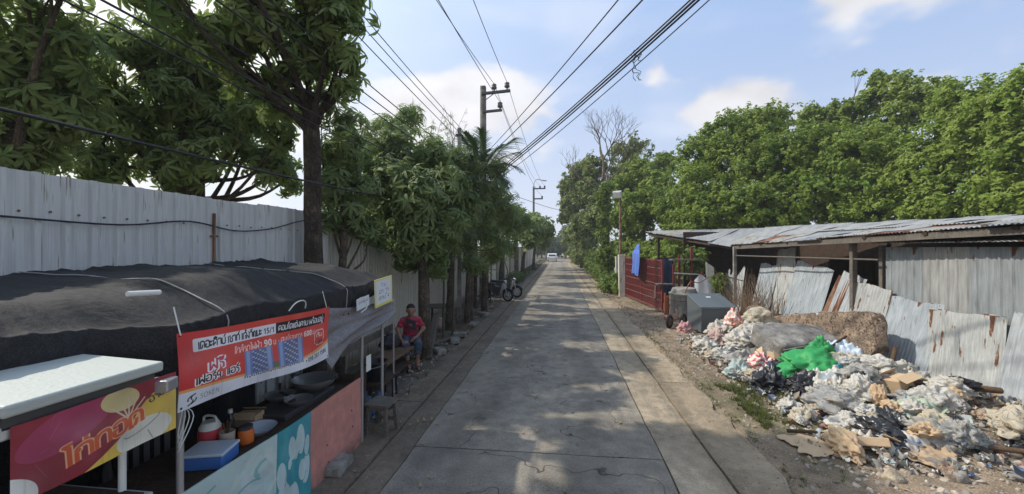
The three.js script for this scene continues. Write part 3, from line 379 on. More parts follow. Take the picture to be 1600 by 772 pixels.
function tree(label, base, trunkPts, radii, lobes, kind, m, per, seed, o = {}) {
  const t = thing(o.name ?? 'tree', label, o.cat ?? 'tree', base, 0, o.group), L = (p) => [p[0] - base[0], p[1] - base[1], p[2] - base[2]];
  if (trunkPts) { part('trunk', taper(trunkPts.map(L), radii, 12, 8, 0.16, seed), o.bark ?? M.bark, t); limbs(t, trunkPts[trunkPts.length - 1], lobes, radii[radii.length - 1] * 1.1, o.bark ?? M.bark, 'branch', 0.9, trunkPts[trunkPts.length - 2]); }
  crown(t, lobes, LG[kind], m, per, seed, o); return t;
}
// the big tree beside the stall
const LA = [[-3.8, 5.4, -5.9, 0.56], [-3.2, 5.3, -5.6, 0.33], [-3.2, 4.95, -5.7, 0.25], [-3.9, 5.7, -5.6, 0.58], [-3.3, 5.8, -5.5, 0.42], [-4.2, 5.3, -5.4, 0.57], [-4.5, 4.9, -5.9, 0.52], [-4.2, 5.6, -5.0, 0.5], [-4.6, 5.1, -5.2, 0.51], [-4.6, 5.3, -4.8, 0.45], [-3.6, 6.3, -5.3, 0.55], [-4.0, 6.1, -4.8, 0.55], [-4.4, 6.5, -5.2, 0.6], [-3.9, 6.8, -5.9, 0.6], [-3.4, 6.4, -6.0, 0.5], [-4.9, 5.9, -5.6, 0.55], [-4.9, 5.6, -4.4, 0.5], [-4.0, 6.4, -4.0, 0.6], [-4.6, 6.0, -3.6, 0.6]];
tree('big leafy street tree with a straight dark trunk rising behind the black stall canopy', [-3.93, 0, -6.0], [[-3.93, 0, -6.0], [-3.95, 1.5, -6.02], [-4.0, 3.0, -6.02], [-3.96, 4.0, -5.95], [-3.95, 4.9, -5.85]], [0.19, 0.155, 0.14, 0.13, 0.12], LA, 'whorlBig', M.leafA, 400, 201, { gap: 1.3, cut: -0.34, single: 90, bark: M.barkDark });
const LA2 = [[-6.2, 4.1, -6.2, 0.4], [-5.6, 5.0, -6.6, 0.5], [-5.6, 3.9, -7.2, 0.4], [-5.2, 4.6, -6.9, 0.4], [-6.9, 5.3, -6.6, 0.7], [-6.4, 4.7, -7.0, 0.6], [-5.9, 4.2, -7.4, 0.45], [-6.9, 4.0, -6.4, 0.5], [-7.6, 6.1, -6.5, 0.75], [-7.5, 5.5, -7, 0.76], [-7.7, 4.9, -6.5, 0.71], [-7.3, 5.1, -7.5, 0.8], [-7.2, 4.2, -7, 0.6], [-7.9, 4.3, -6.8, 0.62], [-6.7, 5.2, -8, 0.58], [-6.6, 4.6, -8.5, 0.55], [-6.7, 6.0, -6.5, 0.62], [-6.3, 4.0, -8.5, 0.5], [-8.0, 5.8, -6, 0.78], [-8.2, 4.7, -6, 0.78], [-7.9, 3.9, -6, 0.5], [-7.4, 3.75, -6.8, 0.36], [-6.5, 5.8, -6.8, 0.62], [-6.2, 5.3, -7.4, 0.5], [-6.9, 6.5, -7, 0.6]];
tree('broad leafy tree behind the fence, its leaves overhanging the top left of the big trunk', [-7.4, 0, -7.2], [[-7.4, 0, -7.2], [-7.3, 2, -7.2], [-7.2, 4.2, -7.1]], [0.2, 0.17, 0.13], LA2, 'whorlBig', M.leafA, 340, 203, { gap: 1.3, cut: -0.36, size: 1.1 });
tree('leafy tree behind the near end of the metal fence, leftmost of all trees', [-7.6, 0, -4.5], [[-7.6, 0, -4.5], [-7.5, 2, -4.5], [-7.4, 4.3, -4.6]], [0.18, 0.15, 0.12], [[-7.1, 5.2, -4.6, 0.75], [-7.5, 4.5, -4.6, 0.79], [-7.0, 4.4, -4.8, 0.65], [-7.7, 5.3, -4.3, 0.84], [-7.6, 3.8, -5, 0.5], [-7.6, 3.6, -4.5, 0.55], [-6.8, 6.2, -4.2, 0.8], [-6.0, 6.6, -4.4, 0.7], [-7.9, 4.9, -3.4, 0.8], [-7.5, 6.1, -3.4, 0.8]], 'whorlBig', M.leafA, 320, 205, { gap: 1.3, cut: -0.34, size: 1.1 });
// trees leaning over the walkway
tree('dense dark tree with fingered leaves leaning over the walkway above the seated person', [-2.95, 0, -8.55], [[-2.95, 0, -8.55], [-3.0, 1.0, -8.55], [-3.05, 2.2, -8.6], [-3.3, 3.4, -8.9]], [0.15, 0.125, 0.12, 0.1], [[-4.6, 4.4, -9, 0.69], [-3.7, 3.95, -8.6, 0.72], [-3.0, 3.5, -8.3, 0.67], [-2.6, 3.9, -9, 0.57], [-4.0, 5.0, -9.5, 0.67], [-3.1, 4.7, -9.8, 0.62], [-3.1, 2.95, -8.2, 0.55], [-2.6, 3.05, -8.8, 0.5], [-3.2, 2.5, -8.2, 0.33], [-2.8, 2.5, -8.6, 0.34], [-2.3, 3.5, -9.3, 0.42], [-4.2, 3.3, -8.8, 0.54], [-3.8, 2.75, -8.5, 0.36], [-2.9, 3.0, -9.9, 0.5], [-3.4, 2.9, -10.6, 0.55], [-3.3, 2.45, -9.6, 0.35], [-2.75, 2.05, -8.75, 0.28], [-3.3, 2.1, -10.2, 0.36], [-3.6, 2.2, -8.9, 0.34]], 'whorlMid', M.leafB, 360, 207, { gap: 0.9, cut: -0.42, single: 60 });
tree('tall bushy tree behind the metal fence with wispy shoots at its top', [-5.4, 0, -12.6], [[-5.4, 0, -12.6], [-5.4, 2.5, -12.6], [-5.4, 5, -12.7]], [0.18, 0.15, 0.1], [[-5.1, 6.9, -13, 0.62], [-5.7, 6.3, -12.5, 0.74], [-6.4, 5.8, -12, 0.72], [-6.5, 5.2, -11, 0.66], [-6.3, 4.0, -10.5, 0.63], [-5.9, 3.7, -11, 0.66], [-4.8, 6.2, -14, 0.7], [-4.3, 5.8, -15, 0.8], [-6.5, 6.1, -11.5, 0.36], [-5.2, 5.0, -12.4, 0.8], [-5.6, 4.2, -12, 0.9], [-4.6, 4.9, -13.6, 0.8]], 'slim', M.leafA, 150, 209, { gap: 0.7, cut: -0.35 });
{ const t = thing('bare_shoots', 'thin bare twigs poking above the bushy tree beside the concrete pole', 'twigs', [-4.6, 5.8, -14]); const r = rand(19), g = [], lf = []; for (let i = 0; i < 16; i++) { const x = (r() - 0.5) * 2.6, z = (r() - 0.5) * 2, h = 0.8 + r() * 1.3; const e = [x + (r() - 0.3) * 0.9, h, z + (r() - 0.5) * 0.6]; g.push(taper([[x, -0.6, z], [x + 0.05, h * 0.4, z], e], [0.014, 0.009, 0.004], 4, 4)); for (let k = 0; k < 5; k++) { const f = 0.3 + k * 0.15; const b = [lerp(x, e[0], f), lerp(-0.2, h, f), lerp(z, e[2], f)]; g.push(bar(b, [b[0] + (r() - 0.5) * 0.4, b[1] + 0.25 * r() + 0.05, b[2] + (r() - 0.5) * 0.4], 0.005, 4, 0.002)); lf.push([b[0], b[1], b[2], r(), r() * 6, r(), 0.35]); } } part('twig', g, M.twig, t); inst('leaf_tuft', LG.airy[0], M.leafA, lf, null, t).userData.kind = 'stuff'; }
tree('leafy tree in front of the metal fence, just right of the big dark trunk', [-4.0, 0, -6.85], [[-4.0, 0, -6.85], [-4.02, 1.5, -6.9], [-4.0, 2.9, -7.0]], [0.09, 0.08, 0.06], [[-4.0, 4.3, -6.8, 0.45], [-4.1, 3.6, -6.75, 0.4], [-4.0, 3.05, -7.05, 0.36], [-4.0, 3.6, -7.5, 0.45], [-3.95, 3.0, -7.9, 0.34], [-4.05, 2.95, -6.6, 0.25], [-4.1, 4.9, -7.4, 0.4], [-4.4, 4.2, -7.6, 0.5], [-4.5, 5.2, -7.0, 0.4], [-3.8, 2.75, -7.4, 0.25]], 'whorlMid', M.leafB, 380, 213, { gap: 0.9, cut: -0.35, size: 0.9 });
// palms
function frondGeo(L, n, seed, droop) { const r = rand(seed), g = [], arc = (t) => [0, L * (0.5 * t - droop * t * t), L * t * (1 - 0.22 * t)]; g.push(taper([arc(0), arc(0.3), arc(0.65), arc(1)], [0.018, 0.012, 0.004], 5, 3)); for (let i = 2; i < n; i++) { const t = i / n, p = arc(t), l = L * 0.34 * Math.sin(Math.PI * (0.15 + t * 0.75)); for (const s of [-1, 1]) { const a = s * (0.95 - t * 0.5) , dz = Math.cos(a), dx = Math.sin(a), dr = 0.35 + r() * 0.4; g.push(grid(1, 3, (u, v) => [p[0] + dx * l * v + (u - 0.5) * 0.05 * (1 - v * 0.9) * dz, p[1] + l * (0.15 * v - dr * v * v), p[2] + dz * l * v - (u - 0.5) * 0.05 * (1 - v * 0.9) * dx])); } } return merge(g); }
const FR = [frondGeo(1.9, 26, 1, 0.42), frondGeo(1.7, 24, 2, 0.62), frondGeo(2.1, 28, 3, 0.3)];
function palm(label, x, z, h, n, seed, k = 1) {
  const t = thing('palm', label, 'palm tree', [x, 0, z]), r = rand(seed); part('trunk', taper([[0, 0, 0], [0.04, h * 0.5, 0.02], [0.02, h, 0]], [0.13, 0.1, 0.085], 10, 8, 0.1, seed), M.bark, t); part('crown_shaft', taper([[0.02, h - 0.1, 0], [0.02, h + 0.5, 0]], [0.085, 0.04], 8, 2), M.stem, t);
  for (let i = 0; i < n; i++) { const m = new THREE.Mesh(FR[Math.floor(r() * 3)], M.leafPalm); m.name = 'frond'; m.castShadow = m.receiveShadow = true; m.position.set(0.02, h + 0.25 + r() * 0.25, 0); m.rotation.order = 'YXZ'; m.rotation.set(-0.75 + (i / n) * 1.25 + (r() - 0.5) * 0.2, i * 2.4 + r() * 0.4, (r() - 0.5) * 0.3); m.scale.setScalar(k * (0.85 + r() * 0.3)); t.add(m); } return t;
}
palm('tallest dark palm, nearest the lane, with arching fronds below the concrete pole', -2.85, -14.8, 5.0, 17, 31, 0.95); palm('dark palm with a pale grey trunk, left of the tallest palm', -3.05, -13.2, 4.2, 14, 32, 0.85); palm('low palm with hanging fronds among the thin stems', -3.3, -11.6, 2.5, 12, 33, 0.62); palm('palm in the back of the clump near the white wall', -3.5, -16.0, 5.3, 15, 34, 0.95);
{ const r = rand(61); const spots = [[-3.35, -9.6, 2.6, 'thin dark sapling nearest the seated person, close by the leaning tree trunk'], [-3.1, -10.3, 2.9, 'middle thin sapling of the three in front of the metal fence'], [-3.0, -10.9, 2.7, 'farthest of the three thin saplings, beside the pale palm trunk'], [-3.1, -17.6, 2.7, 'slim sapling standing over the parked motorbikes'], [-2.75, -20.6, 2.5, 'slanting sapling just beyond the parked motorbikes']];
  for (const [x, z, h, label] of spots) { const t = thing('sapling', label, 'sapling', [x, 0, z]); part('trunk', taper([[0, 0, 0], [0.03, h * 0.5, 0.02], [(r() - 0.5) * 0.2 + (z < -20 ? -0.35 : 0), h, 0.1]], [0.034, 0.026, 0.014], 7, 5), M.stem, t); crown(t, [[x, h, z, 0.32], [x + 0.15, h - 0.3, z + 0.1, 0.26], [x - 0.15, h + 0.15, z, 0.25]], LG.whorlMid, M.leafB, 260, 70 + h * 10, { size: 0.6 }); } }
tree('dense dark leafy tree growing among the palms in front of the concrete pole', [-3.0, 0, -12.6], [[-3.0, 0, -12.6], [-2.95, 1.5, -12.65], [-2.9, 3.0, -12.8]], [0.1, 0.085, 0.06], [[-2.9, 4.99, -13.0, 0.55], [-2.44, 4.29, -13.4, 0.62], [-2.0, 3.95, -14.0, 0.6], [-2.6, 3.6, -12.6, 0.6], [-1.85, 3.2, -14.6, 0.55], [-3.0, 2.8, -12.2, 0.46], [-2.4, 2.93, -13.2, 0.5], [-2.1, 2.5, -13.8, 0.38], [-3.2, 4.05, -11.5, 0.56], [-3.25, 5.3, -12.5, 0.48], [-2.8, 2.35, -12.4, 0.32], [-1.45, 3.5, -15.5, 0.45], [-2.25, 5.3, -14.0, 0.42], [-2.6, 2.0, -11.6, 0.35], [-2.5, 2.3, -14.6, 0.5], [-2.2, 2.6, -16.0, 0.6], [-2.9, 1.9, -13.4, 0.4]], 'slim', M.leafB, 260, 217, { gap: 1.0, cut: -0.34, size: 0.9 });
// farther left, over the white wall
const far = (label, base, lobes, m, seed, o = {}) => tree(label, base, [[base[0], base[1], base[2]], [base[0] + 0.1, lobes[0][1] * 0.45, base[2]], [lobes[0][0] * 0.6 + base[0] * 0.4, lobes[0][1] * 0.8, lobes[0][2] * 0.6 + base[2] * 0.4]], o.rad ?? [0.2, 0.15, 0.1], lobes, o.leaf ?? 'far', m, o.per ?? 150, seed, o);
far('dark round tree overhanging the white wall behind the palms', [-3.9, 0, -20.5], [[-3.0, 4.3, -22, 1.1], [-3.4, 5.3, -21, 0.95], [-3.5, 4.1, -19, 1.0], [-4.0, 3.5, -17, 0.84], [-4.6, 4.6, -19, 1.1]], M.leafB, 301, { leaf: 'whorlMid', per: 120, size: 1.2 });
far('lighter green tree midway along the white wall', [-4.0, 0, -27], [[-2.8, 4.4, -26, 1.0], [-3.6, 4.2, -28, 1.1], [-3.3, 5.0, -29, 0.8], [-4.4, 4.8, -27, 1]], M.leafA, 302, { leaf: 'whorlMid', per: 110, size: 1.4 });
far('small tree beyond the second pole over the far wall', [-3.3, 0, -35], [[-2.4, 4.0, -34, 1.1], [-2.6, 3.4, -33, 0.75], [-3.2, 4.4, -36, 1.2]], M.leafA, 303); far('farthest left tree arching towards the lane end', [-3.0, 0, -45], [[-1.9, 4.5, -41, 1.0], [-1.6, 4.6, -47, 1.0], [-2.8, 5, -45, 1.3], [-2.2, 3.4, -50, 1.1]], M.leafA, 304);
// the lane end
far('hazy green tree closing the lane on its left end', [-4.5, 0, -98], [[-4, 4, -98, 2.6], [-6.5, 5, -99, 3], [-2.2, 3, -99, 2]], M.leafFar, 305, { per: 60, size: 2 }); far('hazy green tree closing the lane straight ahead', [1.2, 0, -104], [[1, 4, -104, 2.6], [-0.8, 3.0, -104, 2], [3, 4.5, -103, 2.6], [2.5, 6.5, -104, 2]], M.leafFar, 306, { per: 60, size: 2 });
far('hazy tree right of the lane end behind the vine pole', [5, 0, -75], [[3.6, 4, -74, 2.2], [5, 5.5, -75, 2.6], [4, 7.2, -76, 2]], M.leafFar, 307, { per: 60, size: 1.7 });
// right side
const G1 = { leaf: 'vine', per: 760, hue: 0.225, sat: 0.34, gap: 0.7, cut: -0.46, size: 0.6, rag: 0.25 };
far('vine covered tree mass above the red gate, lowest left of the big right grove', [8.2, 0, -22.5], [[7.1, 5.6, -22, 1.4], [7.6, 7.4, -23, 1.3], [8.9, 8.6, -23, 1.2], [9.1, 6.7, -22, 1.6], [7.8, 4.3, -21, 1.4], [10.2, 9.3, -23.5, 1.1], [6.6, 3.9, -21, 1.1], [9.0, 4.0, -21, 1.3], [6.4, 2.0, -22.5, 1.4], [8.2, 2.2, -22.5, 1.6], [5.2, 1.6, -25, 1.4]], M.leafVine, 311, G1);
far('rounded vine smothered tree, highest bright green dome of the right grove', [10.8, 0, -21], [[11.2, 9.1, -23, 1.25], [10.7, 6.8, -21, 1.5], [9.9, 4.5, -20, 1.5], [11.7, 7.0, -20.5, 1.45], [11.2, 4.7, -19.5, 1.45], [8.8, 4.4, -20, 1.2], [10.4, 8.5, -22.5, 1.1], [10.6, 2.2, -20.5, 1.8]], M.leafVine, 312, G1);
far('vine draped tree behind the middle of the shack roof', [12.8, 0, -18.8], [[12.3, 4.3, -18.5, 1.4], [12.5, 6.2, -19, 1.35], [13.4, 5.0, -18, 1.3], [12.9, 3.7, -17.5, 1.0], [12.5, 7.2, -20, 1.1], [13.7, 6.6, -19, 1.2]], M.leafVine, 313, G1);
far('tall loose crowned tree rising behind the vine grove, with sky through its top', [16.6, 0, -25.5], [[15.0, 10.7, -26, 0.72], [14.9, 9.8, -26, 0.7], [16.2, 10.4, -26, 0.85], [16.8, 10.4, -25, 0.82], [17.9, 10.9, -25, 0.9], [18.0, 12.1, -25, 0.55], [17.1, 12.3, -25, 0.34], [18.2, 9.5, -24, 1.2], [18.4, 11.2, -24, 0.9], [18.9, 10.2, -23, 1.25], [17, 8.6, -25, 1.4], [15.6, 8.0, -25, 1.3]], M.leafVine, 314, { leaf: 'vine', per: 420, hue: 0.25, sat: 0.2, gap: 0.7, cut: -0.3, size: 0.8 });
far('vine covered tree behind the near part of the shack', [14.2, 0, -16.5], [[14.0, 5.6, -17, 1.4], [13.4, 3.8, -16, 1.1], [14.6, 6.3, -16, 1.35], [14.3, 4.2, -15.5, 1.3], [15.1, 7.8, -17, 1.05]], M.leafVine, 315, G1);
far('nearest vine covered tree at the right edge behind the shack', [14.8, 0, -13.8], [[14.7, 5.5, -14.5, 1.4], [14.8, 7.1, -14.5, 1.2], [14.0, 3.8, -14, 1.1], [14.6, 5.5, -12.6, 1.5], [14.6, 7.2, -12, 1.3], [15, 4, -11.5, 1.4]], M.leafVine, 316, G1);
far('mid green tree behind the street lamp', [6.2, 0, -31], [[6.4, 8.3, -33, 1.7], [7.4, 7.0, -31, 1.5], [8.4, 9.3, -33, 1.0], [5.8, 5.3, -29, 1.75], [7.1, 4.9, -27, 1.4], [5.2, 7.3, -33, 1.5], [4.9, 4.5, -30, 1.4], [5.4, 2.0, -30, 1.6], [8, 2.2, -31, 2], [4.4, 1.6, -35, 1.4], [11, 3, -33, 2.4]], M.leafVine, 317, { leaf: 'far', per: 260, sat: 0.25, size: 0.5, gap: 0.5, cut: -0.5 });
far('pale feathery tall tree behind the bare tree', [7.4, 0, -42], [[7.5, 12.9, -42, 1.3], [8.8, 12.4, -42, 1.0], [5.9, 12.3, -42, 1.2], [7.2, 11.5, -42, 1.4], [9.8, 10.5, -41, 1.1], [6.5, 10, -42, 1.6]], M.leafPale, 318, { leaf: 'far', per: 170, gap: 0.7, cut: -0.2, size: 0.5, rad: [0.3, 0.22, 0.15] });
far('pale leaved tree leaning over the lane on its right, speckled with light leaves', [2.9, 0, -43], [[2.1, 10.6, -44, 1.6], [0.9, 9.3, -46, 1.3], [1.4, 7.2, -44, 1.6], [3.3, 8.3, -42, 1.9], [3.6, 10.9, -42, 1.5], [2.3, 5.0, -42, 1.4], [0.6, 6.1, -47, 0.9], [3.6, 5.3, -38, 1.5]], M.leafPale, 319, { leaf: 'far', per: 220, gap: 0.6, cut: -0.35, size: 0.6, rad: [0.25, 0.2, 0.15] });
far('low bushy growth under the pale leaved tree along the lane', [2.6, 0, -50], [[1.5, 4.3, -55, 1.2], [2.3, 3.5, -48, 1.05], [0.9, 3.4, -60, 0.9], [3.0, 3.1, -42, 1.05], [2.9, 1.5, -46, 1.2], [2.6, 1.4, -54, 1.3], [2.4, 1.6, -62, 1.4]], M.leafPale, 320, { leaf: 'far', per: 190, size: 0.6 });
{ // bare tree
  const t = thing('bare_tree', 'leafless dead tree with thin fanned twigs standing above the vine pole', 'tree', [2.75, 0, -26.6]), r = rand(88), g = [], big = [taper([[0, 0, 0], [0.1, 3, 0], [0.02, 7.0, 0]], [0.19, 0.15, 0.1], 10, 6, 0.12, 3)];
  const grow = (p, d, l, rad, k) => { const e = p.clone().addScaledVector(d, l), mid = p.clone().lerp(e, 0.5).add(V((r() - 0.5) * l * 0.15, l * 0.04, (r() - 0.5) * l * 0.15)); g.push(taper([p.toArray(), mid.toArray(), e.toArray()], [rad, rad * 0.8, rad * 0.6], k > 2 ? 3 : 5, k > 2 ? 1 : 3)); if (k >= 5) return; const n = k < 2 ? 3 : 2 + (r() < 0.4 ? 1 : 0); for (let i = 0; i < n; i++) { const nd = d.clone().add(V((r() - 0.5) * 1.5, (r() - 0.2) * 0.7, (r() - 0.5) * 1.5)).normalize(); grow(e.clone().lerp(p, r() * 0.3), nd, l * (0.62 + r() * 0.22), rad * 0.58, k + 1); } };
  grow(V(0.02, 6.9, 0), V(0, 1, 0), 1.7, 0.095, 0); grow(V(0.05, 6.0, 0), V(-0.8, 0.55, 0.1).normalize(), 1.7, 0.06, 1); grow(V(0.05, 6.4, 0), V(0.7, 0.65, 0.2).normalize(), 1.7, 0.06, 1); grow(V(0.05, 6.8, 0), V(0.3, 0.9, 0.3).normalize(), 1.8, 0.06, 1);
  part('trunk', big, M.bark, t); part('branch', g, M.twig, t);
}
{ // bushes along the right verge
  const b = (label, x, z, lobes, m, seed, o = {}) => { const t = thing('bush', label, 'bush', [x, 0, z]); part('stem', [0, 1, 2, 3].map((i) => bar([0, 0, 0], [Math.cos(i * 1.7) * 0.3, 0.6, Math.sin(i * 1.7) * 0.3], 0.015, 5)), M.stem, t); crown(t, lobes.map(([a, c, d, R]) => [x + a, c, z + d, R]), LG.bush, m, o.per ?? 420, seed, { size: 1.1, floor: 0.03, ...o }); };
  b('rounded bright bush at the foot of the white gate post', 2.72, -21.9, [[0, 0.55, 0, 0.55], [-0.25, 0.4, -0.6, 0.45], [0.2, 0.85, 0.2, 0.4], [0.25, 0.45, 0.8, 0.36]], M.leafBush, 401);
  b('bush at the foot of the vine pole', 2.9, -25.4, [[-0.1, 0.45, 0, 0.5], [0.2, 0.8, -0.6, 0.45]], M.leafBush, 402);
  b('leafy bush between the white concrete posts farther along', 3.0, -31, [[0, 0.6, 0, 0.6], [0, 0.9, -1.4, 0.7], [-0.1, 0.5, 1.2, 0.5]], M.leafBush, 403, { per: 260, size: 1.4 });
  b('bush farthest along the right verge', 3.1, -37.5, [[-0.1, 0.8, 0, 0.8], [0.1, 1.5, -1.5, 0.9]], M.leafBush, 404, { per: 220, size: 1.6 });
  b('dark low bush against the white wall on the left', -3.1, -29, [[0, 0.35, 0, 0.5], [0.2, 0.3, -1, 0.4], [-0.2, 0.4, 1.2, 0.45]], M.leafB, 405, { per: 300 });
  const v = thing('climbing_vine', 'green climber growing up the left front of the shack', 'climbing plant', [5.25, 0, -15.9]); part('stem', [bar([0, 0, 0], [0.05, 2.2, 0], 0.02), bar([0, 0, 0.3], [-0.1, 2, 0.1], 0.015)], M.stem, v);
  crown(v, [[5.3, 0.5, -15.8, 0.45], [5.35, 1.05, -15.7, 0.45], [5.2, 1.6, -15.9, 0.42], [5.3, 2.1, -15.9, 0.34], [5.65, 1.2, -15.3, 0.4], [5.6, 0.6, -15.2, 0.4], [5.05, 2.3, -16.1, 0.25]], LG.bush, M.leafBush, 430, 411, { size: 1.2 });
  const br = thing('brushwood', 'heap of dry brown twigs in front of the blue grey sheet', 'brushwood', [5.6, 0, -12.7]), r = rand(90), g = []; for (let i = 0; i < 210; i++) { const x = (r() - 0.5) * 0.9, z = (r() - 0.5) * 1.9, h = 0.5 + r() * 0.95, dx = (r() - 0.5) * 1.0, dz = (r() - 0.5) * 1.1; g.push(taper([[x, 0.05, z], [x + dx * 0.4, h * 0.6, z + dz * 0.35], [x + dx, h * 1.25, z + dz]], [0.011, 0.008, 0.003], 3, 2)); if (i % 3 === 0) g.push(bar([x + dx * 0.5, h * 0.65, z + dz * 0.5], [x + dx * 0.5 + (r() - 0.5) * 0.5, h * 0.8 + r() * 0.2, z + dz * 0.5 + (r() - 0.5) * 0.5], 0.004, 3, 0.002)); } part('twig', g, mat('dryTwig', { color: new THREE.Color(0.33, 0.23, 0.15), roughness: 1 }), br).userData.kind = 'stuff';
}

// ---------------------------------------------------------------- poles and overhead wires
function insulator(p, y, t) { const g = new THREE.LatheGeometry([[0, 0], [0.03, 0], [0.035, 0.05], [0.11, 0.08], [0.12, 0.14], [0.09, 0.17], [0.11, 0.21], [0.1, 0.27], [0.04, 0.3], [0, 0.3]].map((q) => new THREE.Vector2(...q)), 14); g.translate(p, y, 0); return part('insulator', g, M.ceramic, t); }
{
  const t = thing('utility_pole', 'tall square concrete utility pole with two crossarms above the palms', 'utility pole', [-3.3, 0, -16.9]);
  const shaft = new THREE.CylinderGeometry(0.155, 0.2, 9.46, 4, 1); shaft.rotateY(Math.PI / 4); shaft.translate(0, 4.73, 0); part('shaft', boxUV(shaft.toNonIndexed()), M.cement, t);
  part('crossarm', bx(1.25, 0.11, 0.11, [0.58, 9.13, 0.14], [0, 0, 0.06], 0.01), M.darkSteel, t); part('crossarm', bx(0.85, 0.1, 0.1, [0.42, 8.33, 0.14], [0, 0, 0.06], 0.01), M.darkSteel, t); part('bracket', [bar([0.1, 8.8, 0.14], [0.55, 9.12, 0.14], 0.02)], M.darkSteel, t);
  insulator(0.5, 9.2, t).position.z = 0.14; insulator(1.06, 9.24, t).position.z = 0.14; insulator(0.76, 8.4, t).position.z = 0.14;
  const c = thing('short_pole', 'short grey post carrying cables, half hidden by leaves left of the concrete pole', 'pole', [-3.4, 0, -13.2]); part('shaft', bx(0.13, 6.55, 0.13, [0, 3.27, 0], [0, 0.2, 0], 0.01), M.cement, c); part('clamp', bx(0.2, 0.06, 0.2, [0, 6.3, 0]), M.darkSteel, c);
  const b = thing('utility_pole', 'distant utility pole with a curved lamp arm over the lane', 'utility pole', [-3.1, 0, -47]); const s2 = shaft.clone(); s2.scale(1, 1.03, 1); part('shaft', boxUV(s2), M.cement, b); part('crossarm', bx(1.4, 0.14, 0.14, [0.7, 9.5, 0.1]), M.darkSteel, b); part('crossarm', bx(1.1, 0.14, 0.14, [0.55, 8.3, 0.1]), M.darkSteel, b); for (const [x, y] of [[0.75, 9.55], [1.3, 9.55], [1.0, 8.35]]) insulator(x, y, b).scale.y = 1; part('lamp_arm', tube([[0.05, 9.2, 0], [0.05, 10.2, 0], [0.35, 10.6, 0], [1.0, 10.5, 0]], 0.05, 20), M.pipe, b); part('lamp_head', bx(0.55, 0.12, 0.22, [1.25, 10.45, 0], [0, 0, -0.1], 0.04), M.pipe, b);
  const L3 = thing('utility_pole', 'faint farthest utility pole near the lane end', 'utility pole', [-2.9, 0, -84]); part('shaft', bx(0.3, 9.4, 0.3, [0, 4.7, 0]), M.cement, L3); part('crossarm', bx(1.3, 0.14, 0.14, [0.6, 9.0, 0.1]), M.darkSteel, L3);
  const w1 = thing('leaning_post', 'grey concrete post standing against the white wall', 'post', [-4.05, 0, -37]); part('shaft', bx(0.3, 3.6, 0.3, [0, 1.8, 0], [0, 0, 0.02], 0.01), M.cement, w1); part('cap', bx(0.34, 0.06, 0.34, [0.04, 3.62, 0]), M.cement, w1);
  const lp = thing('street_lamp', 'rusty brown street lamp pole with a box shaped head beside the gate', 'street lamp', [3.55, 0, -24.2]); part('pole', taper([[0, 0, 0], [0.02, 2.8, 0], [0, 5.5, 0]], [0.09, 0.075, 0.06], 10, 3), M.rusty, lp); part('arm', bar([0, 5.4, 0], [-0.2, 5.7, 0.15], 0.03), M.pipe, lp); part('lamp_head', put(bx(0.5, 0.42, 0.2, [0, 0, 0], [0, 0, 0], 0.03), [-0.18, 5.62, 0.2], [0.5, -0.3, 0.2]), M.alu, lp); part('lens', put(bx(0.4, 0.32, 0.02, [0, 0, 0.11]), [-0.18, 5.62, 0.2], [0.5, -0.3, 0.2]), M.whitePaint, lp);
  const vp = thing('vine_pole', 'concrete pole wrapped in bright green vine beside the lane on the right', 'utility pole', [2.95, 0, -26.2]); part('shaft', bx(0.2, 7.2, 0.2, [0.12, 3.6, 0], [0, 0, 0], 0.01), M.cement, vp);
  const lob = []; for (let i = 0; i < 15; i++) lob.push([2.85 + 0.16 * Math.sin(i * 1.9), 1.0 + i * 0.38, -26.1 + 0.12 * Math.cos(i * 2.7), 0.3 + 0.14 * Math.abs(Math.sin(i * 1.3)) + (i > 11 ? 0.12 : 0) + (i < 5 ? 0.1 : 0)]); crown(vp, lob, LG.bush, M.leafBush, 420, 421, { size: 1.3, hue: 0.19, sat: 0.45 });
}
const wireM = M.wire;
function wirePts(a, b, tb, sag) { const A = V(...a), B = V(...b), E = A.clone().add(B.clone().sub(A).multiplyScalar(1 / tb)); E.y += sag * 4 * (1 - tb); const q = []; for (let i = 0; i <= 24; i++) { const t = i / 24, p = A.clone().lerp(E, t); p.y -= sag * 4 * t * (1 - t); q.push(p.toArray()); } return q; }
function wire(name, label, group, r, a, b, tb, sag) { return single(name, tube(wirePts(a, b, tb, sag), r, 48, 5), wireM, label, 'cable', group); }
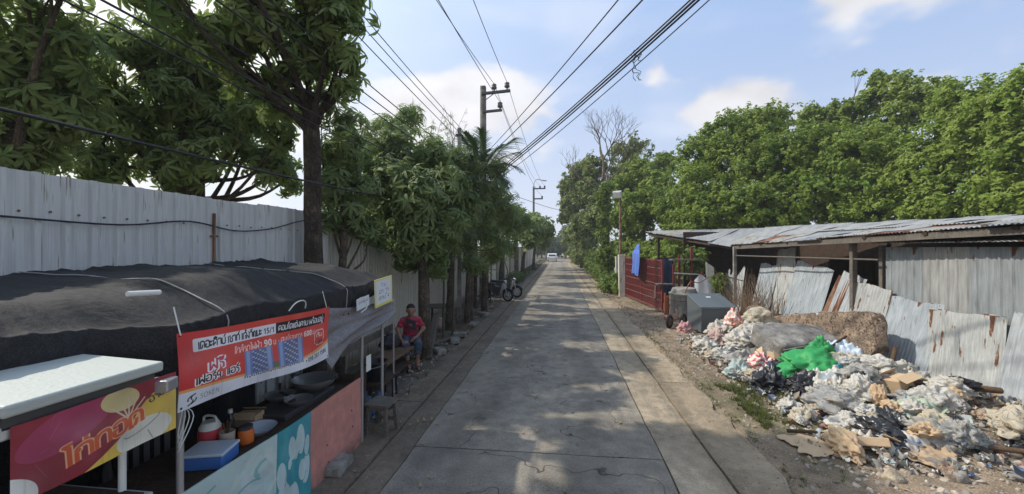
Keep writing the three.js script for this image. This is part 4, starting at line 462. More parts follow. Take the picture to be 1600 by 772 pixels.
{
  // conductors of the tall pole: pole 2 -> pole 1 -> towards and past the viewer
  const I = [[-2.8, 9.5, -16.76], [-2.24, 9.54, -16.76], [-2.54, 8.7, -16.76]], J = [[-2.35, 9.85, -46.9], [-1.8, 9.85, -46.9], [-2.1, 8.65, -46.9]], K = [[-3.25, 9.05, -10.3], [-2.3, 9.1, -10.44], [-2.75, 8.1, -8.7]];
  const nm = ['left conductor on the upper crossarm of the tall pole', 'right conductor on the upper crossarm of the tall pole', 'conductor on the lower crossarm of the tall pole'];
  for (let i = 0; i < 3; i++) { const g = [tube(wirePts(I[i], K[i], 0.3, 0.5), 0.011, 48, 5), tube(wirePts(I[i], J[i], 1, 0.7), 0.011, 48, 5)]; single('power_line', g, wireM, 'thin black power wire, ' + nm[i], 'cable'); }
  // cables crossing over the lane to the upper right
  for (const [dx, dy, r] of [[0, 0, 0.02], [0.03, -0.036, 0.017], [-0.028, 0.034, 0.014], [0.13, -0.09, 0.01]]) wire('telecom_cable', dx > 0.1 ? 'thinnest sagging cable under the thick black bundle crossing the lane' : 'thick black cable of the bundle crossing high over the lane to the right', dx > 0.1 ? undefined : 'thick bundled cables over the lane', r, [-3.2 + dx * 0.5, 5.3 + dy * 2.5, -16.8], [2.04 + dx, 6.25 + dy, -6.36], 0.6, dx > 0.1 ? 0.42 : 0.3);
  wire('telecom_cable', 'upper of the two thin wires running up right above the cable bundle', undefined, 0.011, [-3.2, 6.5, -16.8], [0.88, 6.25, -6.22], 0.55, 0.25); wire('telecom_cable', 'lower of the two thin wires running up right above the cable bundle', undefined, 0.014, [-3.2, 6.3, -16.8], [1.25, 6.25, -6.26], 0.55, 0.28);
  const kn = []; const r = rand(6); for (let k = 0; k < 5; k++) { const p = []; for (let i = 0; i < 8; i++) p.push([1.42 + (r() - 0.5) * 0.16, 6.05 - i * 0.07 * (k < 3 ? 1 : 0.4) + (r() - 0.5) * 0.08 + (k > 2 ? 0.1 : 0), -7.6 + (r() - 0.5) * 0.16]); kn.push(tube(p, 0.006, 30, 4)); } single('tangled_wire', kn, wireM, 'tangle of loose wire ends hanging off the cable bundle', 'wire tangle');
  // cables along the left side
  const Lw = [[-3.28, 6.35, 6.4, 0.009], [-3.36, 6.25, 6.3, 0.009], [-3.5, 6.15, 6.2, 0.01], [-3.3, 5.35, 5.3, 0.01], [-3.4, 5.25, 5.15, 0.01], [-3.5, 5.1, 5.0, 0.01], [-3.45, 4.7, 4.6, 0.008], [-3.3, 4.4, 4.25, 0.01], [-3.38, 4.3, 4.15, 0.008]];
  for (const [x, y0, y1, r] of Lw) wire('telecom_cable', 'black cable strung along the left side past the big tree', 'cables along the left side', r, [x, y0 + 0.1, -13.2], [x, y1, -1], 0.75, 0.12);
  wire('telecom_cable', 'thick black cable hanging lowest, crossing in front of the big trunk just above the fence', undefined, 0.014, [-3.62, 3.9, -13.1], [-3.6, 3.36, -2.9], 0.72, 0.2);
  for (const [x, y, g] of [[-3.3, 6.3, 0], [-3.35, 5.3, 0], [-3.45, 5.0, 0]]) wire('telecom_cable', 'black cable strung between the short post and the tall pole onward along the wall', 'cables beyond the short post', 0.012, [x, y, -13.2], [-3.1, y - 0.2, -46.9], 1, 0.5);
  single('service_wire', tube([[-2.6, 5.5, -23], [-0.5, 5.15, -27], [1.6, 5.4, -33]], 0.014, 30, 5), wireM, 'single thin wire dipping across the lane between palms and right trees', 'cable');
}

// ---------------------------------------------------------------- lettering (loopless Thai strokes and the digits beside it)
const GL = { // [advance, path]; 0 = top of the consonants, 1 = base line
  'ก': [0.82, 'M.1 1V.36L.2 .28L.1 .2Q.18 0 .42 0Q.72 0 .72 .35V1'], 'ค': [0.84, 'M.1 1V.4Q.1 0 .42 0Q.74 0 .74 .4V1M.1 .85L.4 .62V.42'], 'ด': [0.84, 'M.3 1H.1V.4Q.1 0 .42 0Q.74 0 .74 .4V1M.3 1Q.44 .85 .44 .5'], 'ต': [0.84, 'M.3 1H.1V.4Q.1 0 .28 0L.42 .14L.56 0Q.74 0 .74 .4V1M.3 1Q.44 .85 .44 .5'], 'อ': [0.8, 'M.1 .2Q.16 0 .4 0Q.7 0 .7 .35V.65Q.7 1 .4 1Q.1 1 .1 .7V.52H.32'], 'ว': [0.72, 'M.08 .22Q.14 0 .34 0Q.62 0 .62 .4V1'], 'บ': [0.82, 'M.1 0V.7Q.1 1 .41 1Q.72 1 .72 .7V0'], 'ซ': [0.84, 'M.05 .12L.2 .02V.72Q.2 1 .46 1Q.7 1 .7 .66L.52 .4L.8 0'], 'า': [0.62, 'M.06 .2Q.1 0 .28 0Q.5 0 .5 .3V1'], 'ท': [0.84, 'M.12 0V1M.12 .4Q.22 0 .46 0Q.74 0 .74 .36V1'], 'เ': [0.3, 'M.14 0V1H.24'], 'แ': [0.56, 'M.14 0V1H.22M.4 0V1H.48'], 'ะ': [0.52, 'M.06 .12V.36Q.28 .36 .42 .14M.06 .62V.88Q.28 .88 .42 .64'], 'จ': [0.76, 'M.08 .2Q.14 0 .36 0Q.66 0 .66 .4V.7Q.66 1 .42 1V.52H.26'], 'ง': [0.66, 'M.36 0Q.52 .0 .52 .2V1H.4L.1 .5'], 'ฒ': [1.0, 'M.1 .1V.8Q.1 1 .26 1V.4Q.3 0 .5 .1Q.62 0 .62 .4V1H.9V0'], 'น': [0.84, 'M.12 0V1Q.4 1 .72 .72M.7 0V1'], 'ม': [0.84, 'M.14 0V.98H.72V0M.14 .98L.1 .72'], 'ร': [0.62, 'M.06 .1Q.3 0 .5 .04M.1 .34Q.5 .3 .5 .6V1H.36'], 'ล': [0.82, 'M.1 1V.7Q.1 .42 .4 .42Q.7 .42 .7 .66M.7 1V.35Q.7 0 .42 0Q.2 0 .1 .16'], 'ใ': [0.42, 'M.24 1V.1Q.1 -.4 .36 -.36Q.46 -.3 .34 -.16'], 'ไ': [0.42, 'M.24 1V-.2L.06 -.42H.4'], 'โ': [0.42, 'M.24 1V-.1Q.0 -.2 .2 -.4H.42'], 'ถ': [0.84, 'M.22 1H.1V.4L.2 .28L.1 .2Q.18 0 .42 0Q.72 0 .72 .35V1M.22 1V.75'], 'ฟ': [0.88, 'M.12 0V1L.42 .4L.74 1V-.36'], 'พ': [0.88, 'M.12 0V1L.42 .4L.74 1V0'], 'ย': [0.82, 'M.26 0Q.1 .06 .12 .26L.26 .42Q.1 .5 .1 .72Q.1 1 .4 1Q.72 1 .72 .7V0'], 'ศ': [0.86, 'M.1 1V.4Q.1 0 .42 0Q.74 0 .74 .4V1M.74 .2L.9 -.12M.1 .85L.4 .6V.42'], 'ช': [0.84, 'M.05 .12L.2 .02V.72Q.2 1 .46 1Q.7 1 .7 .6L.56 .36L.82 0'], 'ฯ': [0.6, 'M.08 .1V.4Q.1 .6 .28 .6Q.5 .6 .5 .3V.1M.5 .4V1'],
  'ู': [0, 'M-.5 1.12V1.4H-.2V1.12'], '่': [0, 'M-.3 -.46V-.2'], '้': [0, 'M-.52 -.44H-.36L-.4 -.2L-.1 -.34'], 'ิ': [0, 'M-.66 -.14Q-.4 -.5 -.12 -.14Z'], 'ี': [0, 'M-.66 -.14Q-.4 -.5 -.12 -.14ZM-.12 -.14V-.44'], '์': [0, 'M-.4 -.16Q-.2 -.12 -.22 -.3L-.02 -.5'], 'ั': [0, 'M-.5 -.36Q-.52 -.14 -.32 -.16L-.04 -.4'], '็': [0, 'M-.5 -.2Q-.5 -.44 -.2 -.36'],
};
function thai(g, s, x, y, h, color, lw = 0.17, slant = 0) { g.save(); g.strokeStyle = g.fillStyle = color; g.lineJoin = 'round'; let X = x; for (const ch of s) { const q = GL[ch]; if (!q) { if (ch !== ' ') { g.font = 'bold ' + Math.round(h * 1.36) + 'px sans-serif'; g.fillText(ch, X, y + h); X += g.measureText(ch).width + h * 0.02; } else X += h * 0.4; continue; } g.save(); g.transform(h, 0, -slant * h, h, X, y); g.lineWidth = lw; g.stroke(new Path2D(q[1])); g.restore(); X += q[0] * h; } g.restore(); return X - x; }
function thaiFit(g, s, x, y, h, w, color, lw, slant) { const c = document.createElement('canvas'); c.width = c.height = 8; const W0 = thai(c.getContext('2d'), s, 0, 0, h, color, lw); g.save(); g.translate(x, y); g.scale(w / W0, 1); thai(g, s, 0, 0, h, color, lw, slant); g.restore(); }
const canvas = (w, h) => { const c = document.createElement('canvas'); c.width = w; c.height = h; return [c, c.getContext('2d')]; };
const printed = (c, o = {}) => { const t = new THREE.CanvasTexture(c); t.colorSpace = THREE.SRGBColorSpace; return new THREE.MeshStandardMaterial({ map: t, roughness: 0.5, ...o }); };
function wear(g, w, h, seed) { const r = rand(seed); for (let i = 0; i < 70; i++) { const x = r() * w, y = r() * h, a = 20 + r() * 90; const q = g.createRadialGradient(x, y, 0, x, y, a); const d = r() < 0.5 ? '255,250,240' : '60,50,45', k = 0.03 + r() * 0.07; q.addColorStop(0, `rgba(${d},${k})`); q.addColorStop(1, `rgba(${d},0)`); g.fillStyle = q; g.fillRect(x - a, y - a, 2 * a, 2 * a); } for (let i = 0; i < 26; i++) { g.strokeStyle = r() < 0.5 ? 'rgba(255,250,245,0.16)' : 'rgba(50,40,40,0.16)'; g.lineWidth = 0.8 + r() * 1.4; g.beginPath(); const x = r() * w, y = r() * h; g.moveTo(x, y); g.lineTo(x + (r() - 0.5) * 60, y + (r() - 0.3) * 120); g.stroke(); } for (let i = 0; i < 14; i++) { const x = r() * w; g.fillStyle = `rgba(70,55,45,${0.03 + r() * 0.07})`; g.fillRect(x, h * (0.3 + r() * 0.4), 2 + r() * 7, h); } }
function bannerMat() {
  const [c, g] = canvas(1024, 318), W = 1024, Hh = 318; g.fillStyle = '#d8463f'; g.fillRect(0, 0, W, Hh);
  const gr = g.createLinearGradient(0, 0, W, 0); gr.addColorStop(0, 'rgba(200,40,50,0.55)'); gr.addColorStop(0.5, 'rgba(225,90,60,0.3)'); gr.addColorStop(1, 'rgba(215,60,55,0.2)'); g.fillStyle = gr; g.fillRect(0, 0, W, Hh);
  g.fillStyle = '#e8a35e'; g.beginPath(); g.moveTo(0, 232); g.quadraticCurveTo(380, 262, 640, 262); g.quadraticCurveTo(900, 248, W, 200); g.lineTo(W, Hh); g.lineTo(0, Hh); g.fill();
  g.fillStyle = '#dcdde3'; g.beginPath(); g.moveTo(0, 244); g.quadraticCurveTo(380, 274, 640, 272); g.quadraticCurveTo(900, 262, W, 222); g.lineTo(W, Hh); g.lineTo(0, Hh); g.fill();
  g.fillStyle = '#e6e4e8'; g.beginPath(); g.roundRect(62, 32, 510, 56, 8); g.fill(); g.fillStyle = '#17171d'; g.fillRect(566, 32, 408, 56);
  thaiFit(g, 'เดอะคิวบ์ เซาท์ แจ้งวัฒนะ 15/1', 84, 48, 30, 474, '#20202a', 0.2); thaiFit(g, 'คอนโดแต่งครบ พร้อมอยู่', 584, 50, 26, 374, '#f2f0f0', 0.18);
  thaiFit(g, 'ใกล้รถไฟฟ้า', 270, 116, 26, 190, '#ffe9e2', 0.14, 0.12); thaiFit(g, '90', 474, 108, 36, 60, '#fff3ee', 0.2); thaiFit(g, 'ม', 544, 118, 24, 20, '#ffe9e2', 0.14); thaiFit(g, '· ศูนย์ราชการ', 580, 116, 26, 190, '#ffe9e2', 0.14, 0.12); thaiFit(g, '600', 780, 110, 32, 70, '#fff3ee', 0.2); thaiFit(g, 'ม', 858, 118, 22, 18, '#ffe9e2', 0.14);
  const tower = (x, w, y, h) => { g.fillStyle = '#6d80b4'; g.fillRect(x, y, w, h); g.fillStyle = '#93a3cc'; g.fillRect(x + w * 0.06, y, w * 0.12, h); g.fillRect(x + w * 0.8, y, w * 0.14, h); for (let j = 0; j < 12; j++) for (let i = 0; i < 6; i++) { g.fillStyle = (i * 7 + j * 5) % 3 ? '#5a5c68' : '#b9bbc4'; g.fillRect(x + w * 0.26 + i * w * 0.088, y + 6 + j * (h - 14) / 12, w * 0.07, (h - 14) / 12 - 3); } };
  tower(332, 200, 146, 122); tower(574, 196, 136, 134); g.fillStyle = '#5b6d4f'; g.fillRect(530, 232, 46, 34); for (let i = 0; i < 30; i++) { g.fillStyle = i % 2 ? '#4c5563' : '#3d4a3c'; g.fillRect(326 + i * 15, 268 + (i * 7) % 5, 9, 8); }
  const halo = (s, x, y, h, w, col, lw) => { thaiFit(g, s, x, y, h, w, '#f4eeee', lw + 0.34); thaiFit(g, s, x, y, h, w, col, lw); };
  halo('ฟรี!', 130, 148, 36, 104, '#c3324f', 0.18); halo('เฟอร์ฯ, แอร์', 70, 202, 27, 226, '#27272f', 0.2);
  g.strokeStyle = '#fbe3dd'; g.lineWidth = 5; g.beginPath(); g.roundRect(880, 126, 92, 84, 22); g.stroke(); thaiFit(g, 'เริ่ม', 896, 146, 20, 62, '#fbe3dd', 0.16); halo('1.89', 876, 184, 27, 84, '#23232b', 0.2); thaiFit(g, 'ล', 966, 192, 14, 12, '#23232b', 0.2);
  g.fillStyle = '#20222c'; g.font = 'bold 36px sans-serif'; g.save(); g.translate(812, 292); g.rotate(-0.09); g.fillText('\u2022', -22, 0); g.scale(0.86, 1); g.fillText('098 261 1586', 0, 0); g.restore();
  g.strokeStyle = '#33343c'; g.lineWidth = 6; for (const [x, y] of [[38, 268], [52, 264]]) { g.beginPath(); g.moveTo(x + 20, y); g.quadraticCurveTo(x - 6, y + 8, x + 4, y + 20); g.stroke(); } for (const [x, y] of [[48, 306], [62, 302]]) { g.beginPath(); g.moveTo(x - 8, y); g.quadraticCurveTo(x + 18, y - 8, x + 12, y - 20); g.stroke(); }
  g.fillStyle = '#85868e'; g.font = '30px sans-serif'; g.save(); g.translate(92, 296); g.fillText('SOKEN', 0, 0); g.restore();
  g.fillStyle = '#22222a'; for (const [x, y] of [[14, 306], [1012, 306], [12, 10], [1012, 10]]) { g.beginPath(); g.arc(x, y, 5, 0, 7); g.fill(); } wear(g, W, Hh, 3); return printed(c);
}
function foodSignMat() {
  const [c, g] = canvas(512, 260); g.fillStyle = '#8f2a36'; g.fillRect(0, 0, 512, 260); g.fillStyle = '#a33a58'; g.beginPath(); g.ellipse(150, 60, 150, 70, -0.4, 0, 7); g.fill();
  g.fillStyle = '#e4bf52'; g.beginPath(); g.moveTo(512, 30); g.lineTo(512, 260); g.lineTo(180, 260); g.quadraticCurveTo(330, 190, 360, 120); g.quadraticCurveTo(420, 40, 512, 30); g.fill(); g.fillStyle = '#d8c48a'; g.beginPath(); g.ellipse(300, 40, 70, 45, 0.2, 0, 7); g.fill();
  g.fillStyle = '#e6e1cf'; g.beginPath(); g.ellipse(390, 215, 105, 62, -0.1, 0, 7); g.fill(); g.strokeStyle = '#8a8f86'; g.lineWidth = 4; g.beginPath(); g.ellipse(380, 180, 70, 18, -0.35, 0, 3.3); g.stroke(); g.beginPath(); g.moveTo(400, 210); g.lineTo(420, 255); g.stroke();
  g.strokeStyle = '#d9c9a0'; g.lineWidth = 6; for (let i = 0; i < 5; i++) { g.beginPath(); g.moveTo(330, 130); g.lineTo(270 + i * 30, 40 + Math.abs(i - 2) * 12); g.stroke(); }
  g.save(); g.translate(120, 160); g.rotate(-0.2); thaiFit(g, 'ไก่ทอด', 0, 0, 54, 270, '#f3b58a', 0.34, 0.1); thaiFit(g, 'ไก่ทอด', 0, 0, 54, 270, '#d8542f', 0.2, 0.1); g.restore();
  g.fillStyle = '#3a3a44'; g.save(); g.translate(400, 76); g.rotate(-0.35); thaiFit(g, 'อร่อย', 0, 0, 26, 90, '#4b4653', 0.2); g.restore(); g.fillStyle = '#f0efe6'; g.beginPath(); g.moveTo(0, 170); g.quadraticCurveTo(70, 200, 60, 260); g.lineTo(0, 260); g.fill(); wear(g, 512, 260, 4); return printed(c);
}
function noteMat(border, lines, seed) { const [c, g] = canvas(192, 224); g.fillStyle = border; g.fillRect(0, 0, 192, 224); g.fillStyle = '#d6d8da'; g.fillRect(border === '#d6d8da' ? 0 : 14, border === '#d6d8da' ? 0 : 14, border === '#d6d8da' ? 192 : 162, border === '#d6d8da' ? 224 : 190); lines.forEach(([s, y, h, w, col], i) => { g.save(); g.translate(96 - w / 2, y); g.rotate(-0.06); thaiFit(g, s, 0, 0, h, w, col, 0.13); g.restore(); }); return printed(c, { roughness: 0.7 }); }
function paintedMat(kind) { // brush painted bubbles on the counter boards
  const [c, g] = canvas(512, 512), r = rand(kind === 'teal' ? 8 : 9); g.fillStyle = kind === 'teal' ? '#3f98a3' : '#b9cfca'; g.fillRect(0, 0, 512, 512);
  for (let i = 0; i < 90; i++) { g.strokeStyle = kind === 'teal' ? `rgba(${40 + r() * 40},${125 + r() * 50},${140 + r() * 40},0.35)` : `rgba(${190 + r() * 30},${210 + r() * 20},${205 + r() * 20},0.4)`; g.lineWidth = 8 + r() * 24; g.beginPath(); const x = r() * 512, y = r() * 512; g.moveTo(x, y); g.quadraticCurveTo(x + (r() - 0.5) * 160, y + r() * 140, x + (r() - 0.5) * 120, y + r() * 220); g.stroke(); }
  const n = kind === 'teal' ? 13 : 12; for (let i = 0; i < n; i++) { const x = 40 + r() * 430, y = 40 + r() * 440, a = 24 + r() * 42, b = a * (1.1 + r() * 0.7); if (kind === 'teal') { g.fillStyle = 'rgba(196,216,214,0.95)'; g.beginPath(); g.ellipse(x, y, a, b, (r() - 0.5) * 0.8, 0, 7); g.fill(); g.strokeStyle = '#2f7f8c'; g.lineWidth = 5; g.beginPath(); g.ellipse(x + 4, y + 5, a, b, 0, 0.3, 2.4); g.stroke(); } else { g.strokeStyle = `rgba(70,150,150,${0.35 + r() * 0.4})`; g.lineWidth = 8 + r() * 16; g.beginPath(); g.ellipse(x, y, a, b, r(), r() * 3, 3 + r() * 3); g.stroke(); } }
  wear(g, 512, 512, 5); return printed(c, { roughness: 0.6 });
}

// ---------------------------------------------------------------- the food stall
{
  const t = thing('food_stall', 'roadside food stall under a draped black shade net canopy', 'food stall', [-2.5, 0, -3.2]);
  const X = (x) => x + 2.5, Zz = (z) => z + 3.2;
  for (const [x, z, h] of [[-2.5, -2.35, 1.95], [-2.5, -4.78, 1.9], [-4.05, -5.3, 2.15], [-4.1, -2.2, 2.2], [-2.5, -5.36, 1.9], [-2.5, -0.8, 1.95]]) part('post', bar([X(x), 0, Zz(z)], [X(x), h, Zz(z)], 0.021), M.pipe, t);
  for (const [a, b] of [[[-2.62, 1.98, -2.35], [-2.62, 1.98, -5.38]], [[-4.1, 2.2, -0.7], [-4.1, 2.16, -5.4]], [[-2.62, 2.0, -5.36], [-4.1, 2.1, -5.36]], [[-2.62, 2.0, -3.0], [-4.1, 2.12, -3.0]]]) part('rail', bar([X(a[0]), a[1], Zz(a[2])], [X(b[0]), b[1], Zz(b[2])], 0.018), M.pipe, t);
  const topY = (s, z) => { const cr = (f, a, q) => a * Math.pow(1 - Math.abs(N3(s * 0.9 + q, z * f + 0.5 * N3(s * 1.5, z * 1.2, q), q)), 5); const hump = 0.06 * Math.exp(-Math.pow((z + 3.35) / 0.75, 2)) * Math.sin(Math.PI * s) + 0.05 * Math.exp(-Math.pow((z + 4.9) / 0.5, 2)); return lerp(2.24, 2.13, s * s) + hump - 0.07 * Math.sin(Math.PI * s) * Math.pow(Math.abs(Math.sin((z + 0.7) * 1.25)), 2) + fbm(s * 1.0, z * 1.2, 3, 2) * 0.04 + cr(1.7, 0.03, 1) + cr(4.5, 0.014, 5) + cr(10, 0.006, 9) - 0.06 * smoothstep(-z, 4.9, 5.45); };
  const net = (u, v) => { const z = lerp(-0.6, -5.45, u), xf = -2.41 - 0.36 * smoothstep(z, -2.32, -2.02); if (v < 0.7) { const s = v / 0.7, c = smoothstep(s, 0.62, 1); return [X(lerp(-4.22, xf, s)), topY(s, z) - 0.15 * c * c - 0.02 * c * Math.sin(z * 5), Zz(z), z, s * 2]; } const k = (v - 0.7) / 0.3, D = 0.46 + 0.08 * N3(z * 2, 1, 2) - 0.25 * smoothstep(-z, 4.3, 5.2); return [X(xf - 0.05 * k + 0.02 * Math.sin(z * 9 + k * 2) * k + fbm(z * 5, k * 1.2, 5, 3) * 0.05 * k + 0.02 * Math.sin(k * 2.6)), topY(1, z) - 0.15 - 0.02 * Math.sin(z * 5) - (D - 0.1) * k, Zz(z), z, 2 + k * D]; };
  const end = (u, v) => { const s = u, p = net(1, u * 0.7); return [p[0], p[1] - v * (0.22 + 0.12 * Math.sin(s * 5)), p[2] - 0.03 * v + 0.03 * Math.sin(s * 14) * v, p[0], v * 0.4]; };
  part('canopy', [grid(260, 80, net), grid(40, 8, end)], M.net, t);
  { const rp = (z) => { const q = []; for (let i = 0; i <= 14; i++) { const p = net((-0.6 - z) / 4.85, i / 14 * 0.95); q.push([p[0] + 0.012, p[1] + 0.012, p[2]]); } return tube(q, 0.005, 50, 5); }; for (const z of [-1.2, -2.62, -4.25]) part('rope', rp(z), M.pipe, t); }
  part('back_curtain', grid(60, 20, (u, v) => { const z = lerp(-0.6, -4.95, u); return [X(-4.16 + 0.035 * Math.sin(z * 11) + 0.03 * N3(z * 2, v, 1)), lerp(2.15, 0.05, v), Zz(z), z, v * 2]; }), M.netDark, t, 'dark purple net curtain closing the back of the stall');
  part('side_curtain', grid(24, 16, (u, v) => [X(lerp(-4.16, -2.9, u)), lerp(2.1, 0.1, v), Zz(-0.75 + 0.04 * Math.sin(u * 20)), u, v * 2]), M.netDark, t);
  part('crossbar', bar([X(-2.26), 2.21, Zz(-1.83)], [X(-2.26), 2.2, Zz(-2.0)], 0.014), M.whitePaint, t, 'short pale bar end sticking out under the canopy');
}
{ // counter and its painted front boards
  const c = thing('counter_table', 'rough counter table behind the painted front boards of the stall', 'table', [-2.9, 0, -3.4]); part('tabletop', bx(0.72, 0.04, 2.9, [0.0, 0.74, 0.1]), M.woodDark, c); for (const [x, z] of [[-0.3, -1.25], [0.3, -1.25], [-0.3, 1.4], [0.3, 1.4]]) part('leg', bx(0.05, 0.72, 0.05, [x, 0.36, z]), M.woodDark, c); part('shelf', bx(0.66, 0.03, 2.7, [0, 0.3, 0.1]), M.woodDark, c);
  const board = (name, z0, z1, m, label) => { const g = grid(Math.ceil((z0 - z1) / 0.06), 10, (u, v) => { const z = lerp(z0, z1, u); return [0.006 * Math.sin(z * 5) + 0.006 * Math.sin(v * 4 + z), v * (0.815 + 0.012 * Math.sin(z * 2.3)), z - (z0 + z1) / 2, u, v]; }); const o = thing(name, label, 'board', [-2.49, 0.005, (z0 + z1) / 2]); part('panel', thick(g, 0.012), m, o); return o; };
  const pinkT = texture(256, (u, v) => { const a = wn(u, v * 0.1, 22, 2, 141), b = wn(u, v, 5, 4, 142), d = smoothstep(1 - v, 0.75, 1); return mix3(mul([0.76, 0.52, 0.47], 1 + a * 0.06 + b * 0.1), [0.45, 0.36, 0.33], d * clamp(0.45 + b, 0, 1)); });
  const pk = board('front_board', -3.72, -4.72, new THREE.MeshStandardMaterial({ map: pinkT, roughness: 0.7 }), 'salmon pink front board, farthest of the three counter fronts'); const sc = []; for (const [y, z] of [[0.12, -0.28], [0.3, -0.3], [0.14, 0.2], [0.33, 0.22], [0.5, -0.28]]) sc.push(cyl(0.009, 0.009, 0.006, [0.012, y, z], [0, 0, Math.PI / 2], 8)); part('screw', sc, M.darkSteel, pk);
  board('front_board', -3.24, -3.715, paintedMat('teal'), 'teal front board painted with pale bubbles between pink and mint boards'); board('front_board', -1.7, -3.235, paintedMat('mint'), 'pale mint front board with teal brush swirls, nearest of the three');
  const e = thing('end_board', 'dark brown upright board closing the far end of the counter', 'board', [-2.62, 0, -4.86]); part('panel', bx(0.03, 0.88, 0.24, [0.06, 0.44, 0]), M.woodDark, e); part('panel', bx(0.5, 0.86, 0.025, [-0.2, 0.43, 0.12]), M.woodDark, e);
  const n = thing('paper_note', 'small pale paper fixed to the post at the counter end', 'note', [-2.46, 0.98, -4.83]); part('sheet', bx(0.006, 0.2, 0.12, [0.025, 0, 0]), M.whitePaint, n);
}
{ // hanging banner, cloth and notices
  const b = thing('banner', 'red advertising banner with two blue apartment towers hung along the stall front', 'banner', [-2.37, 1.63, -3.02]), m = bannerMat();
  part('sheet', grid(60, 16, (u, v) => { const z = lerp(0.81, -0.81, u), top = lerp(0.285, 0.22, u) - 0.015 * Math.sin(u * Math.PI), bot = lerp(-0.21, -0.3, u) + 0.02 * Math.sin(u * Math.PI * 2); return [0.012 * Math.sin(u * 9) * (0.5 + v) + 0.01 * Math.sin(v * 4 + u * 3), lerp(bot, top, v), z, u, v]; }), m, b);
  part('tie', tube([[0.01, 0.27, -0.2], [0.04, 0.33, -0.24], [0.04, 0.345, -0.34], [0.02, 0.31, -0.42], [0, 0.26, -0.44]], 0.006, 24, 5), M.whitePaint, b); for (const [y, z] of [[0.27, 0.79], [0.2, -0.79]]) part('tie', bar([0, y, z], [-0.05, y + 0.18, z], 0.004), M.whitePaint, b);
  single('shade_cloth', grid(70, 26, (u, v) => { const z = lerp(-3.8, -5.45, u), top = lerp(1.84, 1.74, u) - 0.05 * Math.sin(u * Math.PI), bot = lerp(1.17, 1.52, u) + 0.05 * Math.sin(u * Math.PI * 1.5); return [-2.41 + (0.03 * Math.sin(u * 8 + v * 9) + 0.02 * Math.sin(u * 3 + v * 22)) * (0.3 + v) + 0.04 * v, lerp(top, bot, v), z, u * 1.5, v]; }), M.greyCloth, 'grey cloth sagging in folds between the red banner and the stall corner', 'cloth');
  const y = thing('notice_board', 'white handwritten notice with a yellow border at the stall corner', 'sign', [-2.33, 1.88, -5.04]); part('panel', put(new THREE.BoxGeometry(0.52, 0.36, 0.008), [0, 0, 0], [0.06, Math.PI / 2, 0]), noteMat('#d8cf6a', [['ขนม', 30, 1, 1, '#a8a0c8'], ['ร้าน', 48, 26, 60, '#8a84b8'], ['อาหาร', 96, 28, 110, '#55708a'], ['ตามสั่ง', 148, 26, 110, '#4d6a7a']].slice(1), 3), y);
  const w = thing('notice_card', 'small white card with blue handwriting beside the yellow bordered notice', 'sign', [-2.34, 1.8, -4.5]); part('panel', put(new THREE.BoxGeometry(0.3, 0.13, 0.006), [0, 0, 0], [0.0, Math.PI / 2, 0.1]), noteMat('#d6d8da', [['กาแฟ', 70, 50, 140, '#5a5f86']], 4), w);
  single('wire_hanger', tube([[-2.3, 1.86, -4.28], [-2.29, 1.87, -4.42], [-2.29, 1.75, -4.5], [-2.3, 1.7, -4.38]], 0.006, 20, 5), M.whitePaint, 'bent white wire hook on the net left of the notices', 'hook');
  const hang = []; for (let i = 0; i < 4; i++) hang.push(tube([[-2.45, 1.42, -2.33], [-2.42 + i * 0.01, 1.36, -2.28 - i * 0.02], [-2.42, 1.24 - i * 0.03, -2.26], [-2.46, 1.22 - i * 0.02, -2.32], [-2.46, 1.4, -2.35]], 0.004, 20, 4)); single('string', hang, M.whitePaint, 'looped white string tied round the near stall post', 'string');
}
{ // cart at the near end
  const t = thing('food_cart', 'food cart with a white lid and metal frame at the near end of the stall', 'food cart', [-2.65, 0, -1.68]);
  part('lid', put(new RoundedBoxGeometry(0.82, 0.055, 0.66, 2, 0.012), [0, 1.8, 0.0], [0, 0, -0.05]), M.lidWhite, t); part('rim', bx(0.74, 0.05, 0.62, [0, 1.72, 0.0]), M.darkSteel, t); part('rail', bx(0.04, 0.06, 0.68, [0.35, 1.68, 0.0], [0, 0, 0], 0.008), M.alu, t); part('bracket', bx(0.12, 0.07, 0.1, [0.36, 1.66, -0.36], [0, 0.3, 0], 0.01), M.steel, t);
  for (const [x, z] of [[0.2, -0.28], [-0.36, -0.28], [0.2, 0.28], [-0.36, 0.28]]) part('post', bar([x, 0, z], [x, 1.7, z], 0.018), M.whitePaint, t);
  part('case_frame', [bx(0.66, 0.03, 0.04, [0.02, 1.05, -0.3]), bx(0.04, 0.03, 0.62, [0.36, 1.05, 0.02]), bx(0.035, 0.42, 0.035, [0.36, 0.84, -0.3]), bx(0.035, 0.42, 0.035, [0.36, 0.84, 0.31]), bx(0.035, 0.42, 0.035, [-0.3, 0.84, -0.3]), bx(0.04, 0.03, 0.62, [0.36, 0.64, 0.02]), bx(0.66, 0.03, 0.04, [0.02, 0.64, -0.3])], M.alu, t); part('glass', [bx(0.004, 0.38, 0.56, [0.36, 0.845, 0.02]), bx(0.6, 0.38, 0.004, [0.02, 0.845, -0.3])], M.glass, t); part('case_top', bx(0.64, 0.02, 0.6, [0.02, 1.076, 0.02]), M.woodDark, t); part('body', bx(0.68, 0.56, 0.64, [0, 0.34, 0.02], [0, 0, 0], 0.01), M.steel, t);
  const s = thing('food_sign', 'red and yellow sign with orange lettering and a plate, under the white lid', 'sign', [-2.27, 1.54, -1.77]); part('sheet', grid(24, 8, (u, v) => [0.01 * Math.sin(u * 6), lerp(-0.17, 0.165, v) + 0.01 * u, lerp(0.38, -0.34, u), u, v]), foodSignMat(), s);
}
